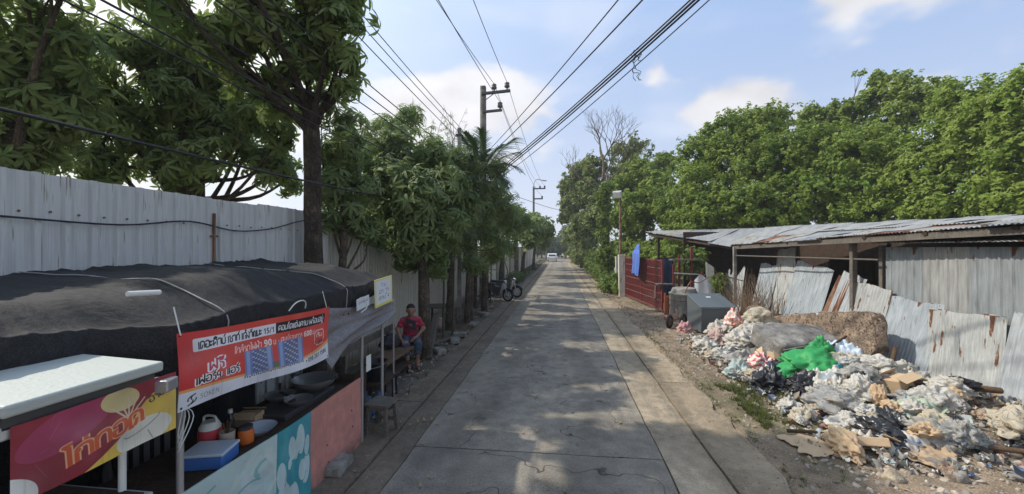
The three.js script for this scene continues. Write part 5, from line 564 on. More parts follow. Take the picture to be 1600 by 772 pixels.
{ // things on and behind the counter
  const lathe = (pts, seg = 24) => new THREE.LatheGeometry(pts.map((p) => new THREE.Vector2(...p)), seg);
  const pan = (label, x, y, z, r, turn) => { const t = thing('pan', label, 'pan', [x, y, z], turn); part('bowl', lathe([[0, 0.004], [r * 0.7, 0.004], [r, 0.05], [r + 0.008, 0.052], [r * 0.72, 0], [0, 0]]), M.steel, t); part('handle', bx(0.18, 0.014, 0.028, [r + 0.08, 0.055, 0], [0, 0, 0.15], 0.006), M.black, t); };
  pan('small steel frying pan left of the others on the counter', -2.95, 0.86, -3.88, 0.14, 2.2); pan('steel frying pan in front, nearest the pink board', -2.72, 0.83, -3.86, 0.13, 2.8);
  const wk = thing('wok', 'wide dark wok at the far end of the counter', 'wok', [-2.83, 0.82, -4.3]); part('bowl', lathe([[0, 0.01], [0.1, 0.02], [0.2, 0.08], [0.24, 0.13], [0.247, 0.13], [0.21, 0.07], [0.1, 0], [0, 0]]), M.steel, wk); part('handle', [tube([[0.23, 0.13, -0.05], [0.29, 0.15, 0], [0.23, 0.13, 0.05]], 0.008, 12), tube([[-0.23, 0.13, -0.05], [-0.29, 0.15, 0], [-0.23, 0.13, 0.05]], 0.008, 12)], M.darkSteel, wk);
  const st = thing('gas_stove', 'dark two burner stove under the pans', 'stove', [-2.85, 0.76, -4.0]); part('body', bx(0.4, 0.06, 0.85, [0, 0.03, 0], [0, 0, 0], 0.01), M.darkSteel, st); for (const z of [-0.28, 0.12]) part('burner', cyl(0.07, 0.08, 0.03, [0, 0.075, z]), M.black, st);
  const ca = thing('canister', 'red plastic canister with a white top on the counter', 'canister', [-2.93, 0.76, -3.02]); part('body', lathe([[0, 0], [0.08, 0], [0.085, 0.02], [0.085, 0.16], [0.075, 0.18]]), M.canisterRed, ca); part('lid', lathe([[0.078, 0.175], [0.08, 0.19], [0.06, 0.23], [0.05, 0.235], [0, 0.235]]), M.whitePaint, ca); part('handle', tube([[-0.06, 0.2, 0], [-0.05, 0.27, 0], [0.05, 0.27, 0], [0.06, 0.2, 0]], 0.01, 16), M.whitePaint, ca);
  const bb = thing('food_box', 'blue plastic box with a frosted lid at the near end of the counter', 'box', [-2.73, 0.76, -2.82], 0.25); part('body', bx(0.3, 0.1, 0.24, [0, 0.05, 0], [0, 0, 0], 0.015), M.blue, bb); part('lid', bx(0.31, 0.025, 0.25, [0, 0.112, 0], [0, 0, 0], 0.01), M.paleBlue, bb);
  const j1 = thing('jar', 'jar with an orange lid and body between glass jar and white bowl', 'jar', [-2.7, 0.76, -3.14]); part('body', lathe([[0, 0], [0.055, 0], [0.06, 0.02], [0.06, 0.11], [0.05, 0.13]]), M.orange, j1); part('lid', cyl(0.052, 0.052, 0.03, [0, 0.14, 0]), M.darkSteel, j1);
  const j2 = thing('jar', 'brownish glass jar of utensils left of the orange jar', 'jar', [-2.78, 0.76, -3.03]); part('body', lathe([[0, 0], [0.055, 0], [0.058, 0.15], [0.055, 0.155]]), M.glassJar, j2); part('utensil', [0, 1, 2, 3].map((i) => bar([0, 0.1, 0], [0.03 * Math.cos(i * 2), 0.23, 0.03 * Math.sin(i * 2)], 0.006)), M.woodBrown, j2);
  const pk = thing('cup', 'small pink plastic cup beside the blue box', 'cup', [-2.78, 0.76, -2.94]); part('body', lathe([[0, 0], [0.032, 0], [0.04, 0.07], [0.037, 0.07], [0.03, 0.006], [0, 0.006]]), M.pinkPlastic, pk); part('rim', new THREE.TorusGeometry(0.039, 0.003, 6, 20).rotateX(Math.PI / 2).translate(0, 0.07, 0), M.pinkPlastic, pk);
  const bw = thing('bowl', 'white enamel basin with a blue mark on the counter', 'bowl', [-2.74, 0.76, -3.33]); part('body', lathe([[0, 0.004], [0.08, 0.006], [0.14, 0.06], [0.152, 0.062], [0.085, 0], [0, 0]]), M.paleBlue, bw); part('mark', bx(0.03, 0.02, 0.004, [0.118, 0.04, 0.0], [0, Math.PI / 2, 0]), M.blue, bw);
  const sb = thing('sauce_bottle', 'dark sauce bottle with a white cap behind the jars', 'bottle', [-2.97, 0.76, -3.27]); part('body', lathe([[0, 0], [0.032, 0], [0.034, 0.02], [0.034, 0.13], [0.014, 0.18], [0.014, 0.2]]), M.darkGlass, sb); part('cap', cyl(0.017, 0.02, 0.035, [0, 0.215, 0]), M.whitePaint, sb);
  const cb = thing('cardboard_box', 'small brown carton behind the white basin', 'carton', [-2.98, 0.76, -3.5], 0.2); part('body', bx(0.2, 0.1, 0.16, [0, 0.05, 0]), M.cardboard, cb); part('flap', [bx(0.19, 0.004, 0.08, [0, 0.11, 0.1], [0.5, 0, 0]), bx(0.19, 0.004, 0.08, [0, 0.11, -0.1], [-0.5, 0, 0])], M.cardboard, cb);
  const ch = thing('plastic_chair', 'grey plastic armchair behind the counter', 'chair', [-3.52, 0, -3.02], 0.9); part('seat', bx(0.46, 0.04, 0.44, [0, 0.42, 0], [0, 0, 0], 0.015), M.greyChair, ch); for (const [x, z] of [[-0.2, -0.19], [0.2, -0.19], [-0.2, 0.19], [0.2, 0.19]]) part('leg', bar([x * 1.15, 0, z * 1.15], [x, 0.42, z], 0.022), M.greyChair, ch);
  part('backrest', [tube([[-0.23, 0.44, -0.2], [-0.24, 0.72, -0.25], [-0.14, 0.88, -0.28], [0.14, 0.88, -0.28], [0.24, 0.72, -0.25], [0.23, 0.44, -0.2]], 0.02, 40, 8), ...[-0.14, -0.07, 0, 0.07, 0.14].map((x) => bx(0.04, 0.42, 0.012, [x, 0.66, -0.24], [-0.13, 0, 0]))], M.greyChair, ch); for (const s of [-1, 1]) part('armrest', tube([[0.24 * s, 0.66, -0.22], [0.26 * s, 0.64, 0.05], [0.25 * s, 0.6, 0.18], [0.23 * s, 0.42, 0.19]], 0.018, 20), M.greyChair, ch);
  const bs = thing('basin', 'white basin on the low shelf below the chair', 'basin', [-2.85, 0.33, -2.62]); part('body', lathe([[0, 0.005], [0.11, 0.005], [0.16, 0.1], [0.17, 0.1], [0.115, 0], [0, 0]]), M.whitePaint, bs); part('rim', new THREE.TorusGeometry(0.166, 0.006, 6, 28).rotateX(Math.PI / 2).translate(0, 0.1, 0), M.whitePaint, bs);
}
// ---------------------------------------------------------------- beyond the counter: bucket, bottles, stool, bench
{
  const lathe = (pts, seg = 24) => new THREE.LatheGeometry(pts.map((p) => new THREE.Vector2(...p)), seg);
  const st = thing('bucket_stand', 'black steel stand carrying the bucket', 'stand', [-2.72, 0, -5.62]); part('shelf', bx(0.4, 0.025, 0.42, [0, 0.48, 0]), M.woodDark, st); for (const [x, z] of [[-0.18, -0.19], [0.18, -0.19], [-0.18, 0.19], [0.18, 0.19]]) part('leg', bx(0.022, 0.47, 0.022, [x, 0.235, z]), M.black, st);
  const bk = thing('bucket', 'black plastic bucket on the steel stand', 'bucket', [-2.72, 0.493, -5.62]); part('body', lathe([[0, 0], [0.12, 0], [0.165, 0.27], [0.175, 0.27], [0.175, 0.285], [0.158, 0.285], [0.115, 0.012], [0, 0.012]]), M.black, bk); part('handle', tube([[-0.17, 0.27, 0], [-0.12, 0.24, 0.14], [0, 0.22, 0.185], [0.12, 0.24, 0.14], [0.17, 0.27, 0]], 0.005, 20), M.steel, bk);
  for (const [x, z, l] of [[-2.63, -5.52, 'clear blue water bottle under the bucket, nearer the lane'], [-2.82, -5.5, 'clear blue water bottle under the bucket, farther from the lane']]) { const b = thing('water_bottle', l, 'bottle', [x, 0, z]); part('body', lathe([[0, 0], [0.085, 0], [0.09, 0.02], [0.09, 0.1], [0.082, 0.115], [0.09, 0.13], [0.09, 0.22], [0.08, 0.27], [0.03, 0.31], [0.026, 0.33]]), M.waterBottle, b); part('cap', cyl(0.03, 0.03, 0.03, [0, 0.345, 0], [0, 0, 0], 14), M.blue, b); }
  const so = thing('stool', 'small square weathered wooden stool at the walkway edge', 'stool', [-2.36, 0, -5.05], -0.12); part('seat', bx(0.34, 0.035, 0.32, [0, 0.4, 0], [0, 0, 0], 0.006), M.woodGrey, so); for (const [x, z] of [[-0.12, -0.11], [0.12, -0.11], [-0.12, 0.11], [0.12, 0.11]]) part('leg', sqbar([x * 1.25, 0, z * 1.25], [x, 0.385, z], 0.045), M.woodGrey, so); for (const s of [-1, 1]) { part('stretcher', bx(0.24, 0.05, 0.02, [0, 0.14, 0.13 * s]), M.woodGrey, so); part('apron', bx(0.26, 0.05, 0.02, [0, 0.355, 0.115 * s]), M.woodGrey, so); }
  const bn = thing('bench', 'long rough wooden bench with black legs beside the fence', 'bench', [-3.12, 0, -7.15]); for (const x of [-0.14, 0.0, 0.14]) part('plank', bx(0.132, 0.035, 1.75 + x * 0.3, [x, 0.46 + x * 0.01, -0.1], [0, 0, 0], 0.005), M.woodBrown, bn); for (const [x, z] of [[-0.17, 0.7], [0.17, 0.7], [-0.17, -0.85], [0.17, -0.85]]) part('leg', bx(0.028, 0.44, 0.028, [x, 0.22, z]), M.black, bn); part('shelf', bx(0.4, 0.025, 1.4, [0, 0.2, 0.0]), M.woodDark, bn); for (const s of [0.7, -0.85]) part('crossbar', bx(0.36, 0.025, 0.025, [0, 0.43, s]), M.black, bn);
  const lt = thing('low_table', 'dark low table in front of the wooden bench', 'table', [-2.95, 0, -6.15]); part('tabletop', bx(0.5, 0.03, 0.55, [0, 0.36, 0]), M.woodDark, lt); for (const [x, z] of [[-0.22, -0.24], [0.22, -0.24], [-0.22, 0.24], [0.22, 0.24]]) part('leg', bx(0.024, 0.35, 0.024, [x, 0.175, z]), M.black, lt);
  single('pole', [bar([-2.74, 0, -6.3], [-2.74, 1.62, -6.3], 0.014), bar([-2.74, 1.6, -6.3], [-2.42, 1.66, -5.5], 0.008)], M.pipe, 'thin upright metal pole in front of the bench', 'pole');
  single('backboard', [bx(0.03, 0.14, 2.3, [-3.62, 0.72, -7.3], [0, 0.03, 0]), bx(0.05, 0.75, 0.05, [-3.66, 0.37, -6.4]), bx(0.05, 0.75, 0.05, [-3.66, 0.37, -8.2])], M.woodGrey, 'grey board rail standing behind the bench', 'rail');
  const sk = thing('cloth_bundle', 'dark bundle lying on the bench end beside the seated person', 'bundle', [-3.35, 0.48, -7.5]); part('body', grid(24, 16, (u, v) => { const a = u * 6.2832, p = v * Math.PI, w = 1 + 0.25 * N3(Math.cos(a) * Math.sin(p) * 1.5, Math.cos(p) * 1.5, Math.sin(a) * Math.sin(p) * 1.5); return [Math.cos(a) * Math.sin(p) * 0.17 * w, 0.13 + Math.cos(p) * 0.14 * w, Math.sin(a) * Math.sin(p) * 0.24 * w, u, v]; }), M.darkCloth, sk); part('knot', new THREE.IcosahedronGeometry(0.04, 2).translate(0, 0.28, 0.05), M.darkCloth, sk);
  const ot = thing('work_table', 'worn little wooden table by the fence beyond the saplings', 'table', [-3.85, 0, -12.2]); part('tabletop', bx(0.75, 0.04, 0.9, [0, 0.62, 0], [0, 0.1, 0.02]), M.woodGrey, ot); for (const [x, z] of [[-0.3, -0.38], [0.3, -0.38], [-0.3, 0.38], [0.3, 0.38]]) part('leg', bx(0.05, 0.6, 0.05, [x, 0.3, z]), M.woodDark, ot);
  const it = thing('storage_jug', 'pinkish plastic jug on the ground under the worn table', 'jug', [-3.6, 0, -11.7]); part('body', lathe([[0, 0], [0.12, 0], [0.14, 0.1], [0.12, 0.22], [0.05, 0.28], [0.04, 0.32]]), M.sackPink, it); part('cap', cyl(0.045, 0.045, 0.03, [0, 0.33, 0]), M.whitePaint, it);
  const plank = (label, p, l, r, m, h = 0.035) => single('plank', boxUV(bx(0.16, h, l)).applyMatrix4(new THREE.Matrix4().compose(V(...p), new THREE.Quaternion().setFromEuler(new THREE.Euler(...r)), V(1, 1, 1))), m, label, 'plank');
  plank('grey plank propped against the leaning tree trunk', [-3.0, 0.42, -9.1], 1.6, [0.5, 0.15, 0.2], M.woodGrey); plank('pale plank lying on the ground past the leaning tree', [-3.1, 0.05, -9.9], 1.8, [0.03, -0.5, 0], M.woodGrey); plank('brown plank lying along the walkway edge under the saplings', [-2.85, 0.04, -11.2], 2.2, [0, 0.06, 0], M.woodBrown);
  const r = rand(33), bl = [[-2.42, -4.12, 0.3, 0.12, 'broken concrete block at the foot of the pink board'], [-2.78, -8.95, 0.34, 0.12, 'broken concrete lump at the foot of the leaning tree'], [-2.72, -10.1, 0.4, 0.1, 'edging stone under the first sapling'], [-2.76, -10.75, 0.34, 0.12, 'edging stone under the middle sapling'], [-2.74, -12.3, 0.42, 0.1, 'edging stone just before the pale palm trunk'], [-2.72, -14.1, 0.4, 0.14, 'edging stone at the foot of the tallest palm']];
  for (const [x, z, s, h, l] of bl) { const g = new THREE.BoxGeometry(s, h, s * 0.6, 6, 3, 4), P = g.attributes.position; const mg = mergeVertices((g.deleteAttribute('normal'), g.deleteAttribute('uv'), g)); const Q = mg.attributes.position; for (let i = 0; i < Q.count; i++) { const n = 1 + 0.22 * fbm(Q.getX(i) * 6 + x * 9, Q.getY(i) * 6, Q.getZ(i) * 6 + z, 3); Q.setXYZ(i, Q.getX(i) * n, Q.getY(i) * n + h / 2, Q.getZ(i) * n); } mg.computeVertexNormals(); const o = single('concrete_block', boxUV(mg), M.cement, l, 'block'); o.position.set(x, 0, z); o.rotation.y = r() * 3; }
}
// ---------------------------------------------------------------- the seated person
function field(bones, lo, size, n, k = 0.03, extra) { // smooth union of tapered capsules, meshed
  const mc = new MarchingCubes(n, new THREE.MeshBasicMaterial(), false, false, 160000); mc.isolation = 0; const hs = n / 2;
  const B = bones.map(([a, b, r0, r1]) => ({ a: V(...a), ab: V(...b).sub(V(...a)), r0, r1: r1 ?? r0 })); const p = V(0, 0, 0), q = V(0, 0, 0);
  for (let z = 0; z < n; z++) for (let y = 0; y < n; y++) for (let x = 0; x < n; x++) {
    p.set(lo[0] + ((x - hs) / hs * 0.5 + 0.5) * size, lo[1] + ((y - hs) / hs * 0.5 + 0.5) * size, lo[2] + ((z - hs) / hs * 0.5 + 0.5) * size); let d = 9;
    for (const b of B) { const t = clamp(q.copy(p).sub(b.a).dot(b.ab) / Math.max(1e-9, b.ab.lengthSq()), 0, 1); const e = q.copy(b.a).addScaledVector(b.ab, t).distanceTo(p) - lerp(b.r0, b.r1, t); const h = Math.max(k - Math.abs(d - e), 0) / k; d = Math.min(d, e) - h * h * k * 0.25; }
    if (extra) d = extra(p, d); mc.field[x + y * n + z * n * n] = -d;
  }
  mc.update(); const c = mc.count, P = new Float32Array(c * 3); for (let i = 0; i < c; i++) for (let j = 0; j < 3; j++) P[i * 3 + j] = lo[j] + (mc.positionArray[i * 3 + j] * 0.5 + 0.5) * size;
  const g = new THREE.BufferGeometry(); g.setAttribute('position', new THREE.BufferAttribute(P, 3)); const m = mergeVertices(g, 1e-4); m.computeVertexNormals(); return boxUV(m.toNonIndexed());
}
{ // local frame: +z is the way the person faces, x to the person's left; origin on the ground below the hips
  const t = thing('person', 'person in a crimson T-shirt and denim shorts sitting on the far bench end', 'person', [-3.16, 0, -8.12], 0.42);
  const hipL = [0.1, 0.54, 0.02], hipR = [-0.1, 0.54, 0.02], kneeL = [0.13, 0.52, 0.44], kneeR = [-0.12, 0.53, 0.43], ankL = [0.12, 0.09, 0.42], ankR = [-0.06, 0.09, 0.5], pel = [0, 0.57, 0.0], chest = [0, 0.88, 0.12], neck = [0, 1.03, 0.17], head = [0.0, 1.2, 0.15];
  const shL = [0.165, 0.945, 0.14], shR = [-0.165, 0.945, 0.14], elL = [0.26, 0.76, 0.14], elR = [-0.26, 0.78, 0.15], wrL = [0.12, 0.63, 0.3], wrR = [-0.2, 0.6, 0.36];
  const fingers = (w, d, s) => { const out = [], W = V(...w), D = V(...d).normalize(), side = V(D.z, 0, -D.x).multiplyScalar(s), palm = W.clone().addScaledVector(D, 0.085); out.push([w, palm.toArray(), 0.026, 0.03]); [0.075, 0.085, 0.08, 0.062].forEach((l, i) => { const b = palm.clone().addScaledVector(side, (i - 1.5) * 0.021), m = b.clone().addScaledVector(D, l * 0.55).add(V(0, -0.012, 0)), e = m.clone().addScaledVector(D, l * 0.4).add(V(0, -0.03, 0)); out.push([b.toArray(), m.toArray(), 0.0095, 0.009], [m.toArray(), e.toArray(), 0.009, 0.0075]); }); const tb = W.clone().addScaledVector(D, 0.03).addScaledVector(side, -0.028), tm = tb.clone().addScaledVector(side, -0.03).addScaledVector(D, 0.035); out.push([tb.toArray(), tm.toArray(), 0.013, 0.011], [tm.toArray(), tm.clone().addScaledVector(D, 0.035).add(V(0, -0.01, 0)).toArray(), 0.011, 0.009]); return out; };
  const body = [[pel, chest, 0.125, 0.13], [hipL, hipR, 0.1, 0.1], [chest, neck, 0.1, 0.055], [[-0.13, 0.95, 0.14], [0.13, 0.95, 0.14], 0.07], [neck, [0, 1.09, 0.2], 0.052, 0.05], [shL, elL, 0.052, 0.04], [elL, wrL, 0.04, 0.027], [shR, elR, 0.052, 0.04], [elR, wrR, 0.04, 0.027], [hipL, kneeL, 0.085, 0.058], [kneeL, ankL, 0.056, 0.036], [hipR, kneeR, 0.085, 0.058], [kneeR, ankR, 0.056, 0.036], [[0.125, 0.34, 0.4], [0.12, 0.3, 0.4], 0.055, 0.05], [ankL, [0.14, 0.035, 0.57], 0.038, 0.028], [ankR, [-0.05, 0.035, 0.65], 0.038, 0.028]];
  const gB = field(body, [-0.55, -0.05, -0.35], 1.3, 108, 0.05);
  const gH = field([[[0, 1.22, 0.13], [0, 1.2, 0.16], 0.088, 0.085], [[0, 1.14, 0.18], [0, 1.12, 0.2], 0.056, 0.038], [[0, 1.1, 0.12], [0, 1.16, 0.13], 0.05, 0.06], [[0, 1.205, 0.24], [0, 1.175, 0.262], 0.009, 0.015], [[-0.035, 1.225, 0.225], [-0.02, 1.228, 0.232], 0.013], [[0.035, 1.225, 0.225], [0.02, 1.228, 0.232], 0.013], [[0.088, 1.21, 0.14], [0.09, 1.17, 0.145], 0.013, 0.01], [[-0.088, 1.21, 0.14], [-0.09, 1.17, 0.145], 0.013, 0.01], [[-0.02, 1.138, 0.235], [0.02, 1.138, 0.235], 0.009]], [-0.15, 1.03, -0.0], 0.32, 76, 0.02);
  const gL = field(fingers(wrL, [-0.75, -0.25, 0.55], 1), [-0.1, 0.46, 0.2], 0.3, 80, 0.008), gR = field(fingers(wrR, [0.45, -0.25, 0.8], -1), [-0.28, 0.44, 0.28], 0.3, 80, 0.008);
  gH.translate(0, -0.035, 0.08); part('body', [gB, gH, gL, gR], M.skin, t);
  const sleeve = (a, b) => [a, [lerp(a[0], b[0], 0.62), lerp(a[1], b[1], 0.62), lerp(a[2], b[2], 0.62)], 0.06, 0.058];
  const fold = (p, d) => d + 0.006 * Math.sin(p.y * 60 + p.x * 25) * Math.sin(p.x * 30 + p.z * 20);
  const shirt = part('t_shirt', field([[[0, 0.6, 0.0], chest, 0.145, 0.14], [chest, [0, 0.97, 0.14], 0.14, 0.1], [[-0.115, 0.955, 0.14], [0.115, 0.955, 0.14], 0.074], sleeve(shL, elL), sleeve(shR, elR)], [-0.45, 0.4, -0.35], 0.9, 90, 0.05, (p, d) => Math.max(fold(p, d), p.y - 1.035 + Math.abs(p.x) * 0.15, 0.56 - p.y)), M.shirt, t);
  part('print', grid(12, 5, (u, v) => { const x = (u - 0.5) * 0.2; return [x, 0.78 + v * 0.2 + 0.03 * Math.cos(u * 3), 0.262 + v * 0.012 - x * x * 1.6 - (v - 0.4) * 0.012]; }), M.darkCloth, shirt, 'dark band printed across the chest');
  part('shorts', field([[hipL, [0.13, 0.525, 0.4], 0.105, 0.083], [hipR, [-0.12, 0.53, 0.39], 0.105, 0.083], [[0, 0.57, 0.0], [0, 0.62, 0.02], 0.14, 0.13], [[0.13, 0.5, 0.44], [0.125, 0.34, 0.43], 0.08, 0.074], [[-0.12, 0.5, 0.43], [-0.1, 0.34, 0.455], 0.08, 0.074]], [-0.4, 0.2, -0.3], 0.9, 86, 0.04, (p, d) => Math.max(fold(p, d), 0.31 - p.y)), M.jeans, t);
  part('hair', field([[[0, 1.245, 0.105], [0, 1.25, 0.14], 0.088, 0.082], [[0, 1.19, 0.075], [0, 1.23, 0.09], 0.07, 0.08]], [-0.15, 1.05, -0.05], 0.32, 60, 0.02, (p, d) => Math.max(d + 0.004 * N3(p.x * 60, p.y * 60, p.z * 60), -(p.z - 0.205 + (1.27 - p.y) * -0.5) > 0 ? -9 : p.z - 0.205 - (p.y - 1.235) * 0.6)), M.hair, t).geometry.translate(0, -0.035, 0.08);
  for (const [a, l] of [[[0.14, 0.012, 0.5], 0.0], [[-0.055, 0.012, 0.58], 0.05]]) part('sandal', [bx(0.085, 0.022, 0.25, a, [0, l, 0], 0.01), tube([[a[0] - 0.042, 0.03, a[2]], [a[0], 0.085, a[2] + 0.05], [a[0] + 0.042, 0.03, a[2]]], 0.008, 12)], M.black, t);
}
// ---------------------------------------------------------------- motorbikes and the car down the lane
{
  const t = thing('motorbike', 'dark step-through motorbike parked by the white wall, nearer the palms', 'motorbike', [-2.95, 0, -18.35], -0.35);   // length along x, front at +x
  const wheel = (x) => { const w = part('wheel', new THREE.TorusGeometry(0.235, 0.045, 10, 28), M.tyre, t); w.position.set(x, 0.28, 0); const sp = [new THREE.TorusGeometry(0.19, 0.012, 6, 24), cyl(0.04, 0.04, 0.1, [0, 0, 0], [Math.PI / 2, 0, 0], 10)]; for (let i = 0; i < 6; i++) sp.push(bar([0, 0, 0], [0.19 * Math.cos(i * 1.047), 0.19 * Math.sin(i * 1.047), 0], 0.008, 5)); part('rim', sp, M.steel, w); }; wheel(0.6); wheel(-0.6);
  part('fork', [bar([0.6, 0.28, 0.07], [0.42, 0.88, 0.06], 0.018), bar([0.6, 0.28, -0.07], [0.42, 0.88, -0.06], 0.018)], M.steel, t); part('handlebar', [tube([[0.36, 1.0, 0.33], [0.4, 0.98, 0.15], [0.42, 0.92, 0], [0.4, 0.98, -0.15], [0.36, 1.0, -0.33]], 0.013, 24), bar([0.34, 1.0, 0.22], [0.36, 1.0, 0.35], 0.02), bar([0.34, 1.0, -0.22], [0.36, 1.0, -0.35], 0.02)], M.black, t);
  const fr = new THREE.Shape(); fr.moveTo(0.46, 0.9); fr.quadraticCurveTo(0.3, 0.6, 0.22, 0.42); fr.lineTo(-0.15, 0.4); fr.quadraticCurveTo(-0.3, 0.55, -0.75, 0.68); fr.lineTo(-0.78, 0.76); fr.lineTo(-0.1, 0.72); fr.quadraticCurveTo(0.05, 0.62, 0.2, 0.66); fr.quadraticCurveTo(0.34, 0.75, 0.38, 0.94); const bg = new THREE.ExtrudeGeometry(fr, { depth: 0.14, bevelEnabled: true, bevelSize: 0.03, bevelThickness: 0.04, bevelSegments: 3, curveSegments: 8 }); bg.translate(0, 0, -0.07); part('body', boxUV(bg), M.darkSteel, t);
  part('seat', put(new RoundedBoxGeometry(0.72, 0.1, 0.25, 3, 0.045), [-0.42, 0.79, 0], [0, 0, -0.06]), M.black, t); part('fender', [put(new THREE.TorusGeometry(0.3, 0.035, 6, 16, 2.2), [0.6, 0.28, 0], [0, 0, 0.4]), put(new THREE.TorusGeometry(0.3, 0.04, 6, 16, 1.8), [-0.6, 0.28, 0], [0, 0, 1.2])], M.black, t); part('engine', [bx(0.32, 0.2, 0.2, [0.02, 0.34, 0], [0, 0, 0.1], 0.04), bar([0.05, 0.22, 0.12], [-0.75, 0.32, 0.13], 0.04)], M.darkSteel, t); part('headlight', put(new THREE.SphereGeometry(0.09, 16, 10), [0.47, 0.9, 0], [0, 0, 0], [0.8, 0.8, 1]), M.alu, t); part('leg_shield', bx(0.04, 0.5, 0.4, [0.36, 0.62, 0], [0, 0, -0.32], 0.02), M.pipe, t); for (const s of [-1, 1]) part('mirror', [bar([0.4, 0.98, 0.2 * s], [0.38, 1.16, 0.26 * s], 0.006), bx(0.015, 0.07, 0.11, [0.38, 1.18, 0.27 * s], [0, 0, 0], 0.006)], M.black, t); part('kickstand', bar([0, 0.3, 0.1], [-0.05, 0.0, 0.25], 0.012), M.steel, t);
  const c = copyOf(t, 'dark step-through motorbike parked with its wheel towards the lane, farther from the palms', [-2.72, 0, -19.75], -0.15);
  const car = thing('parked_car', 'small white car far down the lane on the left', 'car', [-1.45, 0, -75]); const s = new THREE.Shape(); s.moveTo(-2, 0.3); s.lineTo(-2.05, 0.75); s.lineTo(-1.75, 0.95); s.quadraticCurveTo(-1.1, 1.42, -0.4, 1.46); s.quadraticCurveTo(0.4, 1.46, 0.95, 0.98); s.lineTo(1.9, 0.78); s.lineTo(2.0, 0.35); s.lineTo(2, 0.28); const g = new THREE.ExtrudeGeometry(s, { depth: 1.45, bevelEnabled: true, bevelSize: 0.06, bevelThickness: 0.1, bevelSegments: 3 }); g.translate(0, 0, -0.725); g.rotateY(Math.PI / 2); part('body', boxUV(g), M.alu, car);
  part('window', [bx(1.25, 0.4, 0.03, [0, 1.16, 1.7], [-0.85, 0, 0]), bx(0.02, 0.34, 1.3, [0.83, 1.17, 0.3]), bx(0.02, 0.34, 1.3, [-0.83, 1.17, 0.3])], M.darkGlass, car); for (const [x, z] of [[0.75, 1.3], [-0.75, 1.3], [0.75, -1.3], [-0.75, -1.3]]) { const w = part('wheel', cyl(0.31, 0.31, 0.2, [0, 0, 0], [0, 0, Math.PI / 2], 22), M.tyre, car); w.position.set(x, 0.31, z); part('rim', cyl(0.19, 0.19, 0.21, [0, 0, 0], [0, 0, Math.PI / 2], 14), M.alu, w); } for (const x of [-0.6, 0.6]) part('tail_light', bx(0.24, 0.14, 0.03, [x, 0.78, 2.06]), M.canisterRed, car); part('number_plate', bx(0.35, 0.12, 0.02, [0, 0.55, 2.11]), M.alu, car);
}

